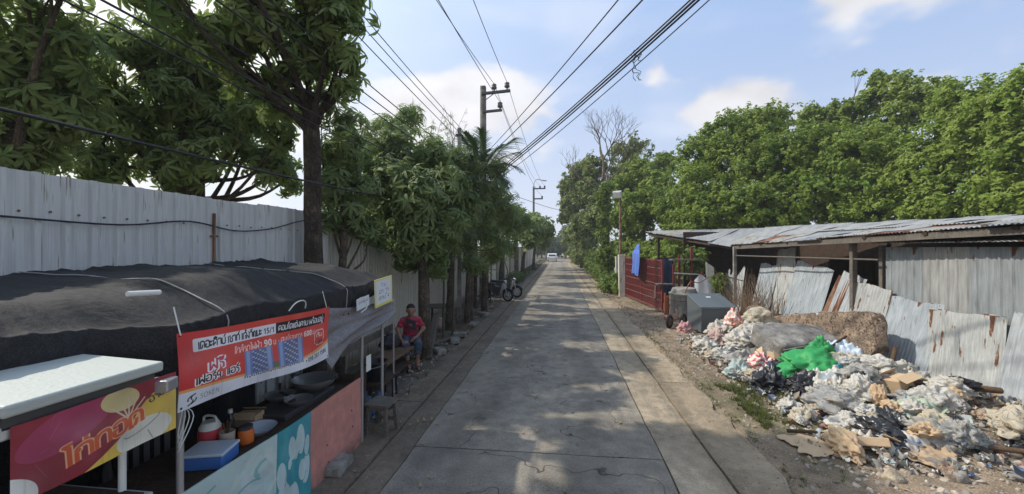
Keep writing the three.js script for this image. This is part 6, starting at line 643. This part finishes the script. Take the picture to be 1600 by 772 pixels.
// ---------------------------------------------------------------- right side: gate, posts, odds and ends by the shack
{
  const L = 4.84, t = thing('gate', 'dark red steel gate of upright bars standing open along the verge', 'gate', [3.535, 0.12, -17.9], -(Math.PI / 2 - 0.118));
  part('frame', [bx(L, 0.06, 0.05, [0, 0.03, 0]), bx(L, 0.06, 0.05, [0, 1.86, 0]), bx(0.07, 1.9, 0.06, [-L / 2, 0.95, 0]), bx(0.07, 1.9, 0.06, [L / 2, 0.95, 0]), bx(0.06, 1.8, 0.05, [0, 0.95, 0]), bx(L, 0.035, 0.035, [0, 0.62, 0]), bx(L, 0.035, 0.035, [0, 1.28, 0])], M.red, t);
  const bg = bx(0.032, 1.78, 0.022, [0, 0, 0]); for (let i = 0; i < 44; i++) { const b = new THREE.Mesh(bg, M.red); b.name = 'bar'; b.castShadow = b.receiveShadow = true; b.position.set(-L / 2 + 0.11 + i * (L - 0.16) / 44, 0.95, 0); t.add(b); } const og = new THREE.OctahedronGeometry(0.04); for (const y of [0.34, 0.95, 1.55]) { for (let i = 0; i < 22; i++) { const k = part('ornament', og, M.red, t); k.position.set(-L / 2 + 0.16 + i * (L - 0.2) / 22, y, 0); } }
  part('plate', bx(0.07, 0.5, 0.01, [1.75, 0.62, 0.03]), M.alu, t);
  single('blue_cloth', grid(24, 30, (u, v) => { const w = lerp(0.3, 0.85, smoothstep(v, 0, 0.35)), q = (u - 0.5) * 2 * w; return [3.36 + 0.04 * Math.sin(u * 14 + v * 3) * v + (v < 0.3 ? 0.12 * (0.3 - v) / 0.3 : 0) - 0.05, 2.62 - v * 1.35 + 0.05 * Math.sin(u * 5) * v, -18.1 + q + 0.05 * Math.sin(v * 4), u, v]; }), M.blueCloth, 'bright blue cloth hung over the red gate', 'cloth');
  const post = (label, x, z, h, m, w = 0.24) => { const p = thing('concrete_post', label, 'post', [x, 0, z]); part('shaft', bx(w, h, w, [0, h / 2, 0], [0, 0, 0.01], 0.015), m, p); part('cap', bx(w + 0.05, 0.07, w + 0.05, [0.0, h + 0.035, 0], [0, 0, 0], 0.012), m, p); };
  post('stained white gate post at the far end of the red gate', 3.12, -20.75, 2.05, M.wall, 0.3); post('white fence post behind the rounded bush', 3.3, -23.4, 1.9, M.wall); post('white fence post just beyond the vine pole', 3.3, -27.6, 1.9, M.wall); post('white fence post third along the far right verge', 3.3, -30.6, 1.9, M.wall); post('white fence post fourth along the far right verge', 3.3, -33.8, 1.9, M.wall);
  const lw = thing('low_wall', 'low weathered wall linking the white fence posts along the right verge', 'wall', [3.42, 0, -31]); for (let i = 0; i < 6; i++) part('wall_panel', bx(0.1, 1.25, 3.0, [0, 0.62, 8.2 - i * 3.2]), M.cement, lw);
  const rk = thing('timber_rack', 'rack of red brown posts with a shelf in the shack mouth beside the gate', 'rack', [4.55, 0, -15.6]); for (const [x, z, h] of [[-0.35, 0.2, 1.85], [0.35, 0.0, 2.5], [0.05, -0.5, 2.2], [0.6, 0.4, 1.6]]) part('post', bx(0.08, h, 0.08, [x, h / 2, z]), M.maroon, rk); part('shelf', bx(1.0, 0.05, 0.5, [0.1, 2.02, 0.0]), M.woodGrey, rk); part('crossbar', bx(1.3, 0.04, 0.04, [0.3, 1.5, 0.25], [0, 0, -0.05]), M.alu, rk); part('shelf', bx(0.7, 0.05, 0.4, [-0.6, 1.1, 0.1]), M.woodGrey, rk);
  const ds = thing('hanging_tarp', 'dark blue sheet hanging behind the gate end in the shack', 'tarp', [4.15, 0, -16.3]); part('sheet', grid(20, 16, (u, v) => [(u - 0.5) * 0.6, 0.3 + v * 1.75, 0.05 * Math.sin(u * 15 + v * 2)]), M.navyCloth, ds); part('batten', bx(0.7, 0.05, 0.04, [0, 2.06, 0]), M.woodDark, ds);
  single('broken_panel', thick(grid(10, 8, (u, v) => [4.75 + u * 0.55 + 0.05 * v, 0.35 + v * (0.95 + 0.2 * Math.sin(u * 4)), -14.7 - 0.25 * v + 0.03 * Math.sin(u * 9), u, v]), 0.02), M.alu, 'crumpled pale metal panel leaning behind the grey bin', 'panel'); single('broken_panel', thick(grid(6, 8, (u, v) => [5.25 + u * 0.28 + 0.04 * v, 0.2 + v * (1.75 - u * 0.2), -15.0 - 0.25 * v, u, v]), 0.02), M.wall, 'narrow white board leaning behind the crumpled pale panel', 'board');
  single('bent_rod', tube([[4.0, 1.0, -13.4], [4.25, 1.35, -13.6], [4.6, 1.3, -13.9], [5.2, 1.55, -14.1], [6.1, 1.35, -14.0]], 0.016, 40, 6), M.rusty, 'rusty bent rod arching over the grey bin', 'rod');
  const tk = thing('concrete_tank', 'round cement water tank with a lid behind the grey bin', 'tank', [4.15, 0, -14.0]); part('body', new THREE.LatheGeometry([[0, 0], [0.46, 0], [0.48, 0.03], [0.44, 0.5], [0.46, 0.56], [0.45, 0.86], [0.48, 0.9], [0.48, 0.95], [0, 0.95]].map((p) => new THREE.Vector2(...p)), 36), M.cement, tk); part('lid', cyl(0.36, 0.43, 0.16, [0, 1.03, 0], [0.03, 0, 0.02], 32), M.cement, tk); part('hoop', new THREE.TorusGeometry(0.46, 0.012, 6, 36).rotateX(Math.PI / 2).translate(0, 0.72, 0), M.rusty, tk);
  single('orange_board', [bx(0.2, 0.8, 0.05, [3.72, 0.4, -14.3], [0, 0.4, 0.05]), bx(0.05, 0.9, 0.05, [3.6, 0.45, -14.25])], M.rustPaint, 'rust orange board standing between gate and tank', 'board');
  // the grey bin
  const b = thing('grey_bin', 'big grey plastic bin with a slanted lid among the rubbish', 'bin', [4.42, 0.06, -12.35], 0.12); const s = new THREE.Shape(); s.moveTo(-0.52, 0); s.lineTo(0.5, 0); s.lineTo(0.56, 0.82); s.lineTo(-0.56, 1.16); const g = new THREE.ExtrudeGeometry(s, { depth: 1.16, bevelEnabled: true, bevelSize: 0.025, bevelThickness: 0.025, bevelSegments: 3 }); g.translate(0, 0, -0.58); g.rotateY(-Math.PI / 2); part('body', boxUV(g), M.binGrey, b); b.scale.setScalar(0.82);
  part('lid', bx(1.26, 0.05, 1.22, [0, 1.03, 0.0], [0.295, 0, 0], 0.02), M.binGrey, b); part('label', bx(0.16, 0.006, 0.07, [0.02, 1.13, -0.21], [0.295, 0, 0]), M.whitePaint, b); part('lip', bx(1.22, 0.05, 0.05, [0, 0.83, 0.58], [0, 0, 0], 0.015), M.binGrey, b); for (const x of [-0.45, 0.45]) part('foot', bx(0.14, 0.1, 0.9, [x, -0.05, 0]), M.black, b);
  const hc = thing('hand_cart', 'overturned little cart with two dark wheels beside the tank', 'cart', [3.32, 0, -12.75], 0.5); const wg = new THREE.TorusGeometry(0.17, 0.045, 10, 24); for (const x of [-0.05, 0.5]) { const w = part('wheel', wg, M.tyre, hc); w.position.set(x, 0.21, 0.1); w.rotation.y = 0.4; part('rim', cyl(0.14, 0.14, 0.03, [0, 0, 0], [Math.PI / 2, 0, 0], 18), M.rusty, w); } part('frame', [bar([-0.1, 0.2, 0.1], [0.6, 0.28, 0.0], 0.02), bar([0.1, 0.22, 0.1], [0.4, 0.55, -0.3], 0.018), bar([0.4, 0.25, 0], [0.6, 0.5, -0.3], 0.018), bx(0.5, 0.04, 0.3, [0.3, 0.3, -0.1], [0.3, 0, 0.1])], M.rusty, hc);
}
// ---------------------------------------------------------------- the rubbish heap
function bagGeo(seed, sx, sy, sz, neck = 0.25, wr = 1) { // slumped, wrinkled bag, base at y = 0
  const g = mergeVertices((() => { const q = new THREE.IcosahedronGeometry(1, 12); q.deleteAttribute('normal'); q.deleteAttribute('uv'); return q; })(), 1e-4), P = g.attributes.position, o = seed * 7.3;
  for (let i = 0; i < P.count; i++) {
    let x = P.getX(i), y = P.getY(i), z = P.getZ(i); const q1 = N3(x * 1.9 + o, y * 1.9, z * 1.9), q2 = N3(x * 4 + o + q1, y * 4, z * 4), q3 = N3(x * 9 + o + q2 * 0.8, y * 9, z * 9); const l = 1 + 0.26 * N3(x * 1.3 + o, y * 1.3, z * 1.3) + wr * (0.22 * (0.4 - Math.abs(q1)) + 0.15 * (0.4 - Math.abs(q2)) + 0.075 * (0.4 - Math.abs(q3)));
    x *= l; y *= l; z *= l; if (y > 0.55) { const k = (y - 0.55) / 0.45; x *= 1 - neck * 0.8 * Math.min(1, k); z *= 1 - neck * 0.8 * Math.min(1, k); y += neck * k * k * 0.5; } if (y < -0.35) y = -0.35 - (y + 0.35) * -0.25; const sl = 1 + 0.25 * clamp(-y, 0, 1);
    P.setXYZ(i, x * sx * sl, (y + 0.5) * sy, z * sz * sl);
  }
  g.computeVertexNormals(); return boxUV(g.toNonIndexed());
}
{
  let sd = 1; const bag = (label, cat, name, x, z, sx, sy, sz, m, up = 0, turn = 0, neck = 0.25, wr = 1, tilt = 0) => { const o = single(name, bagGeo(sd++, sx * 0.92, sy * 0.7, sz * 0.92, neck * 0.7, wr), m, label, cat); o.position.set(x, H(x, z) - 0.03 + up, z); o.rotation.set(tilt, turn, tilt * 0.6); return o; };
  const W = M.sackWhite, C = M.sackCream;
  bag('white sack nearest the lane at the left end of the heap', 'sack', 'sack', 3.42, -9.8, 0.32, 0.28, 0.26, W, 0, 0.3); bag('white sack just behind the leftmost one, in front of the grey bin', 'sack', 'sack', 4.05, -10.75, 0.4, 0.33, 0.3, W, 0.05, 1.0); bag('white bag with an orange print on top of the white sacks', 'bag', 'bag', 4.2, -10.25, 0.2, 0.32, 0.18, mat('orangeWhite', { map: texture(128, (u, v) => wn(u, v, 3, 3, 151) > 0.12 ? [0.85, 0.45, 0.28] : [0.86, 0.83, 0.8]), roughness: 0.5 }), 0.33, 0.2, 0.5);
  bag('plump cream sack lying highest, against the foam slab', 'sack', 'sack', 5.15, -11.1, 0.46, 0.36, 0.34, C, 0.3, 0.2, 0.05, 0.6); bag('cream sack under the plump one', 'sack', 'sack', 5.2, -10.7, 0.5, 0.3, 0.34, C, 0.02, 0.2, 0.05, 0.7); bag('white sack in the middle of the sack pile, left of the grey mattress', 'sack', 'sack', 4.0, -9.45, 0.34, 0.32, 0.28, W, 0.1, 2.0); bag('white knotted sack touching the grey mattress corner', 'sack', 'sack', 4.4, -9.85, 0.34, 0.34, 0.28, W, 0.12, 2.8); bag('pinkish white sack between the orange printed bag and the lane', 'sack', 'sack', 3.78, -10.15, 0.28, 0.3, 0.24, M.sackPink, 0.06, 1.3); bag('off white sack at the back left of the pile beside the bin', 'sack', 'sack', 4.6, -11.5, 0.36, 0.32, 0.3, C, 0.08, 0.8); bag('low white sack spilling towards the lane in front of the pile', 'sack', 'sack', 3.5, -9.2, 0.26, 0.2, 0.22, W, 0, 0.5);
  bag('pale aqua bag lying apart by the dry grass', 'bag', 'bag', 3.38, -8.05, 0.3, 0.25, 0.22, M.sackAqua, 0, 0.7, 0.2); bag('dark grey bag between white sacks and red striped bag', 'bag', 'bag', 3.68, -8.75, 0.34, 0.24, 0.24, M.sackGrey, 0.02, 0.4); bag('larger shiny black bag at the front of the heap', 'bag', 'bag', 3.58, -7.3, 0.36, 0.3, 0.27, M.bagBlack, 0, 0.9, 0.3, 1.5); bag('smaller shiny black bag right of the larger one', 'bag', 'bag', 3.95, -6.95, 0.28, 0.24, 0.22, M.bagBlack, 0, 0.2, 0.3, 1.5);
  bag('red and white striped bag above the larger black bag', 'bag', 'bag', 3.8, -8.1, 0.26, 0.26, 0.2, mat('stripe', { map: texture(128, (u, v) => Math.sin(v * 50 + Math.sin(u * 6.283) * 2) > 0.25 ? [0.78, 0.28, 0.27] : [0.86, 0.83, 0.78]), roughness: 0.5 }), 0.05, 0.7, 0.3); M.stripe.map.repeat.set(1.5, 1.5);
  bag('bright green bag sprawled on top of the heap', 'bag', 'bag', 4.33, -7.45, 0.6, 0.32, 0.4, M.bagGreen, 0.12, 0.5, 0.0, 1.0, 0.14); bag('tied end of green plastic beside the grey mattress', 'bag', 'bag', 4.72, -7.85, 0.24, 0.26, 0.2, M.bagGreen, 0.24, 0.3, 0.5, 1.2);
  bag('white bundle half buried near the sharp right of the heap', 'bundle', 'bundle', 5.15, -7.15, 0.36, 0.22, 0.28, W, 0.15, 0.3); bag('grey concrete coloured sack flattened in the front right', 'sack', 'sack', 3.98, -6.3, 0.46, 0.24, 0.36, M.sackGrey, 0.0, 0.5, 0, 0.6); bag('white sack right of the flattened grey one', 'sack', 'sack', 4.32, -6.3, 0.22, 0.28, 0.2, W, 0.08, 0.9); bag('brown lump leaning on the white sack at the front right', 'lump', 'lump', 4.38, -6.08, 0.09, 0.24, 0.1, M.cardboard, 0.1, 0.3, 0); bag('white bag in front of the flattened grey sack', 'bag', 'bag', 3.78, -5.72, 0.26, 0.18, 0.22, W, 0, 0.3); bag('cream bag left of the front white bag', 'bag', 'bag', 3.42, -6.05, 0.2, 0.16, 0.18, C, 0, 1.3); bag('small white bag at the grass edge right of the black bags', 'bag', 'bag', 3.42, -6.42, 0.17, 0.15, 0.15, W, 0, 0.3); bag('cream sack behind the flattened grey one', 'sack', 'sack', 4.62, -6.75, 0.32, 0.24, 0.28, M.sackGrey, 0.06, 0.3); bag('round cream lump low at the right front', 'bag', 'bag', 4.02, -5.75, 0.2, 0.17, 0.18, C, 0, 2.0);
  bag('white sack near the right end of the heap, beyond the timber', 'sack', 'sack', 5.0, -6.0, 0.28, 0.24, 0.24, W, 0.05, 0.2); bag('cream sack at the right end beside the grey sheet', 'sack', 'sack', 5.4, -5.4, 0.3, 0.26, 0.26, C, 0.02, 1.2); bag('pale aqua bag at the right end of the heap', 'bag', 'bag', 4.7, -5.3, 0.22, 0.2, 0.2, M.sackAqua, 0, 0.7); bag('black bag at the right end of the heap', 'bag', 'bag', 5.4, -5.2, 0.24, 0.2, 0.2, M.bagBlack, 0, 0.2, 0.3, 1.4);
  bag('faded blue bag between the green bag and the white tarp', 'bag', 'bag', 3.98, -7.85, 0.26, 0.2, 0.2, M.navyCloth, 0.02, 0.4); bag('pink cloth bundle at the foot of the cement tank', 'bundle', 'bundle', 3.62, -12.1, 0.22, 0.3, 0.2, M.pinkCloth, 0, 0.4, 0.2);
  const drape = (label, name, x, z, w, d, turn, m, up, amp, seed, cat = 'cloth') => { const c = Math.cos(turn), s = Math.sin(turn); const g = thick(grid(44, 36, (u, v) => { const rr = 1 + 0.16 * N3(u * 3 + seed, v * 3, seed), lx = (u - 0.5) * w * rr, lz = (v - 0.5) * d * rr, X = x + lx * c + lz * s, Z = z - lx * s + lz * c, e = Math.min(u, 1 - u, v, 1 - v) * 2; return [X, H(X, Z) + 0.03 + up * smoothstep(e, 0, 0.6) + amp * (0.5 - Math.abs(N3(lx * 4 + seed, lz * 4, seed))) * 0.8 + amp * 0.35 * N3(lx * 9, lz * 9, seed + 4), Z, lx, lz]; }), 0.008); return single(name, g, m, label, cat); };
  drape('large crumpled white tarp spread over the middle of the heap', 'tarp', 4.3, -6.95, 0.95, 0.75, 0.3, M.whiteCloth, 0.14, 0.16, 2, 'tarp'); drape('beige cloth lying right of the green bag', 'cloth', 4.85, -7.5, 0.85, 0.6, 0.2, M.creamCloth, 0.2, 0.13, 5); drape('blue and grey cloth at the foot of the foam slab end', 'cloth', 5.35, -8.2, 0.95, 0.5, -0.5, M.paleBlue, 0.22, 0.14, 8); drape('dark blue scrap of cloth beside the blue and grey one', 'cloth', 5.02, -8.35, 0.38, 0.3, 0.2, M.navyCloth, 0.3, 0.1, 28); drape('tan cloth between the white tarp and the timber', 'cloth', 4.85, -6.9, 0.6, 0.5, 0.6, M.tanCloth, 0.08, 0.12, 11); drape('pale green sheet at the right of the heap', 'sheet', 4.6, -5.85, 0.55, 0.45, 0.3, M.paleGreen, 0.1, 0.1, 14, 'sheet'); drape('white plastic sheet low at the front of the heap', 'plastic_sheet', 3.95, -5.35, 0.8, 0.5, 0.2, M.whiteCloth, 0.08, 0.13, 17, 'plastic sheet'); drape('grey tarp under the white sacks at the left', 'tarp', 4.1, -8.9, 1.2, 0.8, 0.4, M.greyTarp, 0.1, 0.12, 20, 'tarp'); drape('small teal scrap of fabric on the white tarp', 'cloth', 4.5, -7.12, 0.22, 0.22, 0.6, mat('teal', { color: new THREE.Color(0.06, 0.24, 0.3) }), 0.2, 0.08, 31); drape('white sheet crumpled by the right end of the foam slab', 'sheet', 5.55, -7.0, 0.7, 0.5, 0.4, M.whiteCloth, 0.12, 0.14, 37, 'sheet');
  drape('flat tan cardboard sheet lying at the front of the heap', 'cardboard_sheet', 3.25, -5.35, 0.9, 0.55, 0.25, M.cardboard, 0.01, 0.03, 41, 'cardboard'); drape('brown torn cardboard at the front right', 'cardboard_sheet', 4.2, -5.15, 0.6, 0.45, 0.8, M.tanCloth, 0.02, 0.05, 44, 'cardboard'); drape('white cloth between the pale aqua bag and the black bags', 'cloth', 3.62, -7.75, 0.4, 0.3, 0.3, M.whiteCloth, 0.08, 0.1, 47); drape('cream sheet on the slope behind the black bags', 'cloth', 4.1, -7.35, 0.7, 0.45, 0.5, M.creamCloth, 0.08, 0.12, 50);
  // grey mattress with bowed top, brown foam slab against the sheets
  const mg = (() => { const g = mergeVertices((() => { const q = new RoundedBoxGeometry(1.75, 0.46, 0.95, 6, 0.07); q.deleteAttribute('normal'); q.deleteAttribute('uv'); return q; })(), 1e-4); return g; })(); const dense = grid(1, 1, () => [0, 0, 0]);
  const soft = (w, h, d, bend, seed) => { const g = new THREE.BoxGeometry(w, h, d, 28, 10, 16); g.deleteAttribute('uv'); g.deleteAttribute('normal'); const q = mergeVertices(g, 1e-4), P = q.attributes.position; for (let i = 0; i < P.count; i++) { let x = P.getX(i), y = P.getY(i), z = P.getZ(i); const ex = Math.abs(x) / (w / 2), ey = Math.abs(y) / (h / 2), ez = Math.abs(z) / (d / 2); const rd = 1 - 0.07 * Math.pow(Math.max(Math.min(ex, ey), Math.min(ey, ez), Math.min(ex, ez)), 6); x *= rd; y *= rd; z *= rd; y += bend * (1 - Math.pow(x / (w / 2), 2)); y += 0.03 * N3(x * 2 + seed, y * 2, z * 2) + 0.012 * N3(x * 7, y * 7, z * 7 + seed); z += 0.025 * N3(x * 3, y * 3 + seed, z * 3); P.setXYZ(i, x, y, z); } q.computeVertexNormals(); return boxUV(q.toNonIndexed()); };
  const mt = thing('mattress', 'bowed grey mattress slab lying on the heap behind the green bag', 'mattress', [5.0, 0.45, -8.9], 0.2); part('body', put(soft(1.75, 0.42, 0.95, 0.1, 3), [0, 0, 0], [0.24, 0, -0.03]), M.mattress, mt); part('seam', put(merge([tube([[-0.85, 0.13, 0.49], [0, 0.27, 0.5], [0.85, 0.13, 0.49]], 0.012, 30, 5), tube([[-0.85, -0.15, 0.49], [0, -0.05, 0.5], [0.85, -0.15, 0.49]], 0.012, 30, 5)]), [0, 0, 0], [0.24, 0, -0.03]), M.sackGrey, mt);
  single('foam_slab', put(soft(4.4, 0.8, 0.26, 0.03, 9), [5.75, 0.52, -9.85], [-0.2, -Math.PI / 2 - 0.06, 0], [1, 1, 1]), M.foam, 'long stained brown foam slab leaning along the metal sheets', 'foam slab');
  single('foam_end', put(soft(0.5, 0.5, 0.22, 0.03, 4), [5.45, 0.55, -11.9], [-0.1, -Math.PI / 2 + 0.3, 0.1]), M.foam, 'torn brown foam piece beside the plump cream sack', 'foam');
  const log = (label, a, b, r0, m, name = 'timber') => single(name, taper([a, [(a[0] + b[0]) / 2, (a[1] + b[1]) / 2 + 0.02, (a[2] + b[2]) / 2], b], [r0, r0 * 0.9, r0 * 0.8], 7, 5, 0.2, a[0]), m, label, 'timber');
  log('long weathered timber lying across the right of the heap', [4.4, 0.44, -6.75], [6.0, 0.5, -6.2], 0.055, M.woodBrown); log('thin pole lying low at the front right of the heap', [3.8, 0.12, -5.4], [5.3, 0.2, -5.0], 0.035, M.woodBrown, 'pole'); log('short dark stick sticking out beside the mattress', [4.85, 0.5, -8.0], [5.5, 0.75, -8.4], 0.025, M.woodDark, 'stick'); log('dark stick lying on the dry grass before the cardboard', [2.95, 0.06, -5.6], [3.5, 0.08, -5.45], 0.025, M.woodDark, 'stick'); log('leaning post end at the right end of the foam slab', [5.55, 0.1, -7.5], [5.75, 0.75, -7.6], 0.04, M.woodBrown, 'post_end');
  single('white_boards', [0, 1, 2, 3, 4].map((i) => bx(0.03, 0.16, 0.12, [5.62, 0.95, -9.4 + i * 0.17], [0, 0, 0.3])), M.whitePaint, 'row of short white board ends on top of the foam slab', 'boards');
  { // small crumpled plastic through the heap
    const r2 = rand(66), gs = [31, 32, 33, 34].map((k) => bagGeo(k, 0.14, 0.12, 0.11, 0.1, 1.3)), kinds = [[W, 'small crumpled white plastic bag in the rubbish heap', 'small crumpled white bags', 34], [M.creamCloth, 'small crumpled beige rag in the rubbish heap', 'small crumpled beige rags', 16], [M.sackGrey, 'small crumpled grey bag in the rubbish heap', 'small crumpled grey bags', 16], [M.cardboard, 'small crushed brown carton in the rubbish heap', 'small crushed cartons', 14], [M.bagBlack, 'small crumpled black bag in the rubbish heap', 'small crumpled black bags', 10]];
    for (const [m, l, g, n] of kinds) for (let i = 0; i < n; i++) { const z = -5.1 - r2() * 5.5, x = 3.25 + Math.pow(r2(), 0.9) * 2.5; const o = tag(part(m === M.cardboard ? 'crushed_carton' : m === M.creamCloth ? 'rag' : 'small_bag', gs[i % 4], m), l, m === M.cardboard ? 'carton' : m === M.creamCloth ? 'rag' : 'bag', g); o.position.set(x, H(x, z) + r2() * 0.12, z); o.rotation.set((r2() - 0.5) * 1.2, r2() * 6.3, (r2() - 0.5) * 1.2); const s = 0.55 + r2() * 0.8; o.scale.set(s * (0.8 + r2() * 0.6), s * 0.8, s); }
  }
  { // empty bottles and boxes
    const r3 = rand(71), bt = new THREE.LatheGeometry([[0, 0], [0.03, 0], [0.033, 0.02], [0.03, 0.09], [0.033, 0.1], [0.033, 0.16], [0.013, 0.2], [0.013, 0.225], [0, 0.225]].map((q) => new THREE.Vector2(...q)), 12), cap = cyl(0.015, 0.015, 0.02, [0, 0.23, 0], [0, 0, 0], 10);
    const first = thing('plastic_bottle', 'empty clear plastic bottle thrown on the rubbish heap', 'bottle', [3.5, 0, -7], 0, 'empty bottles in the rubbish heap'); part('body', bt, M.bottlePlastic, first); part('cap', cap, M.blue, first);
    for (let i = 0; i < 14; i++) { const o = i ? copyOf(first) : first; const z = -5.2 - r3() * 5.0, x = 3.3 + r3() * 2.2; o.position.set(x, H(x, z) + 0.1 + r3() * 0.05, z); o.rotation.set(1.4 + r3() * 0.4, r3() * 6, r3()); }
    for (const [x, z, y, l, m, w, h, d] of [[4.0, -8.3, 0.2, 'small crushed carton between the grey tarp and the red striped bag', M.cardboard, 0.34, 0.2, 0.26], [5.0, -6.55, 0.25, 'tilted brown carton behind the long timber', M.cardboard, 0.36, 0.24, 0.28], [3.7, -5.25, 0.1, 'flattened carton beside the tan cardboard sheet', M.cardboard, 0.4, 0.1, 0.3], [4.6, -9.9, 0.3, 'white foam box wedged between the sacks and the mattress', M.sackWhite, 0.34, 0.16, 0.24]]) { const o = thing('waste_box', l, 'box', [x, H(x, z) + y * 0.6, z], r3() * 3); o.rotation.x = (r3() - 0.5) * 0.8; o.rotation.z = (r3() - 0.5) * 0.8; part('body', bx(w, h, d, [0, 0, 0], [0, 0, 0], 0.012), m, o); part('flap', [bx(w * 0.95, 0.006, d * 0.5, [0, h * 0.55, d * 0.6], [0.5, 0, 0]), bx(w * 0.95, 0.006, d * 0.5, [0, h * 0.6, -d * 0.5], [-0.9, 0, 0])], m, o); }
  }
  // loose broken lumps of concrete and brick through the heap
  const r = rand(55), geos = [0, 1, 2].map((k) => { const g = mergeVertices((() => { const q = new THREE.IcosahedronGeometry(0.1, 2); q.deleteAttribute('normal'); q.deleteAttribute('uv'); return q; })()), P = g.attributes.position; for (let i = 0; i < P.count; i++) { const n = 1 + 0.35 * N3(P.getX(i) * 9 + k * 5, P.getY(i) * 9, P.getZ(i) * 9); P.setXYZ(i, P.getX(i) * n * 1.2, P.getY(i) * n * 0.7, P.getZ(i) * n); } g.computeVertexNormals(); return boxUV(g.toNonIndexed()); });
  const ms = [M.cement, M.shoulder, M.foam, M.cement]; for (let i = 0; i < 44; i++) { const x = 3.1 + Math.pow(r(), 0.8) * 2.4, z = -4.6 - r() * 2.8; const o = tag(part('rubble_lump', geos[i % 3], ms[(i * 3 + (i >> 2)) % 4]), 'broken lump of concrete or brick among the rubbish', 'rubble', 'broken lumps in the rubbish heap'); const s = 0.35 + r() * 0.6; o.position.set(x, H(x, z) + 0.03 * s, z); o.rotation.set(r(), r() * 6, r()); o.scale.setScalar(s); }
}

renderer.render(scene, camera);
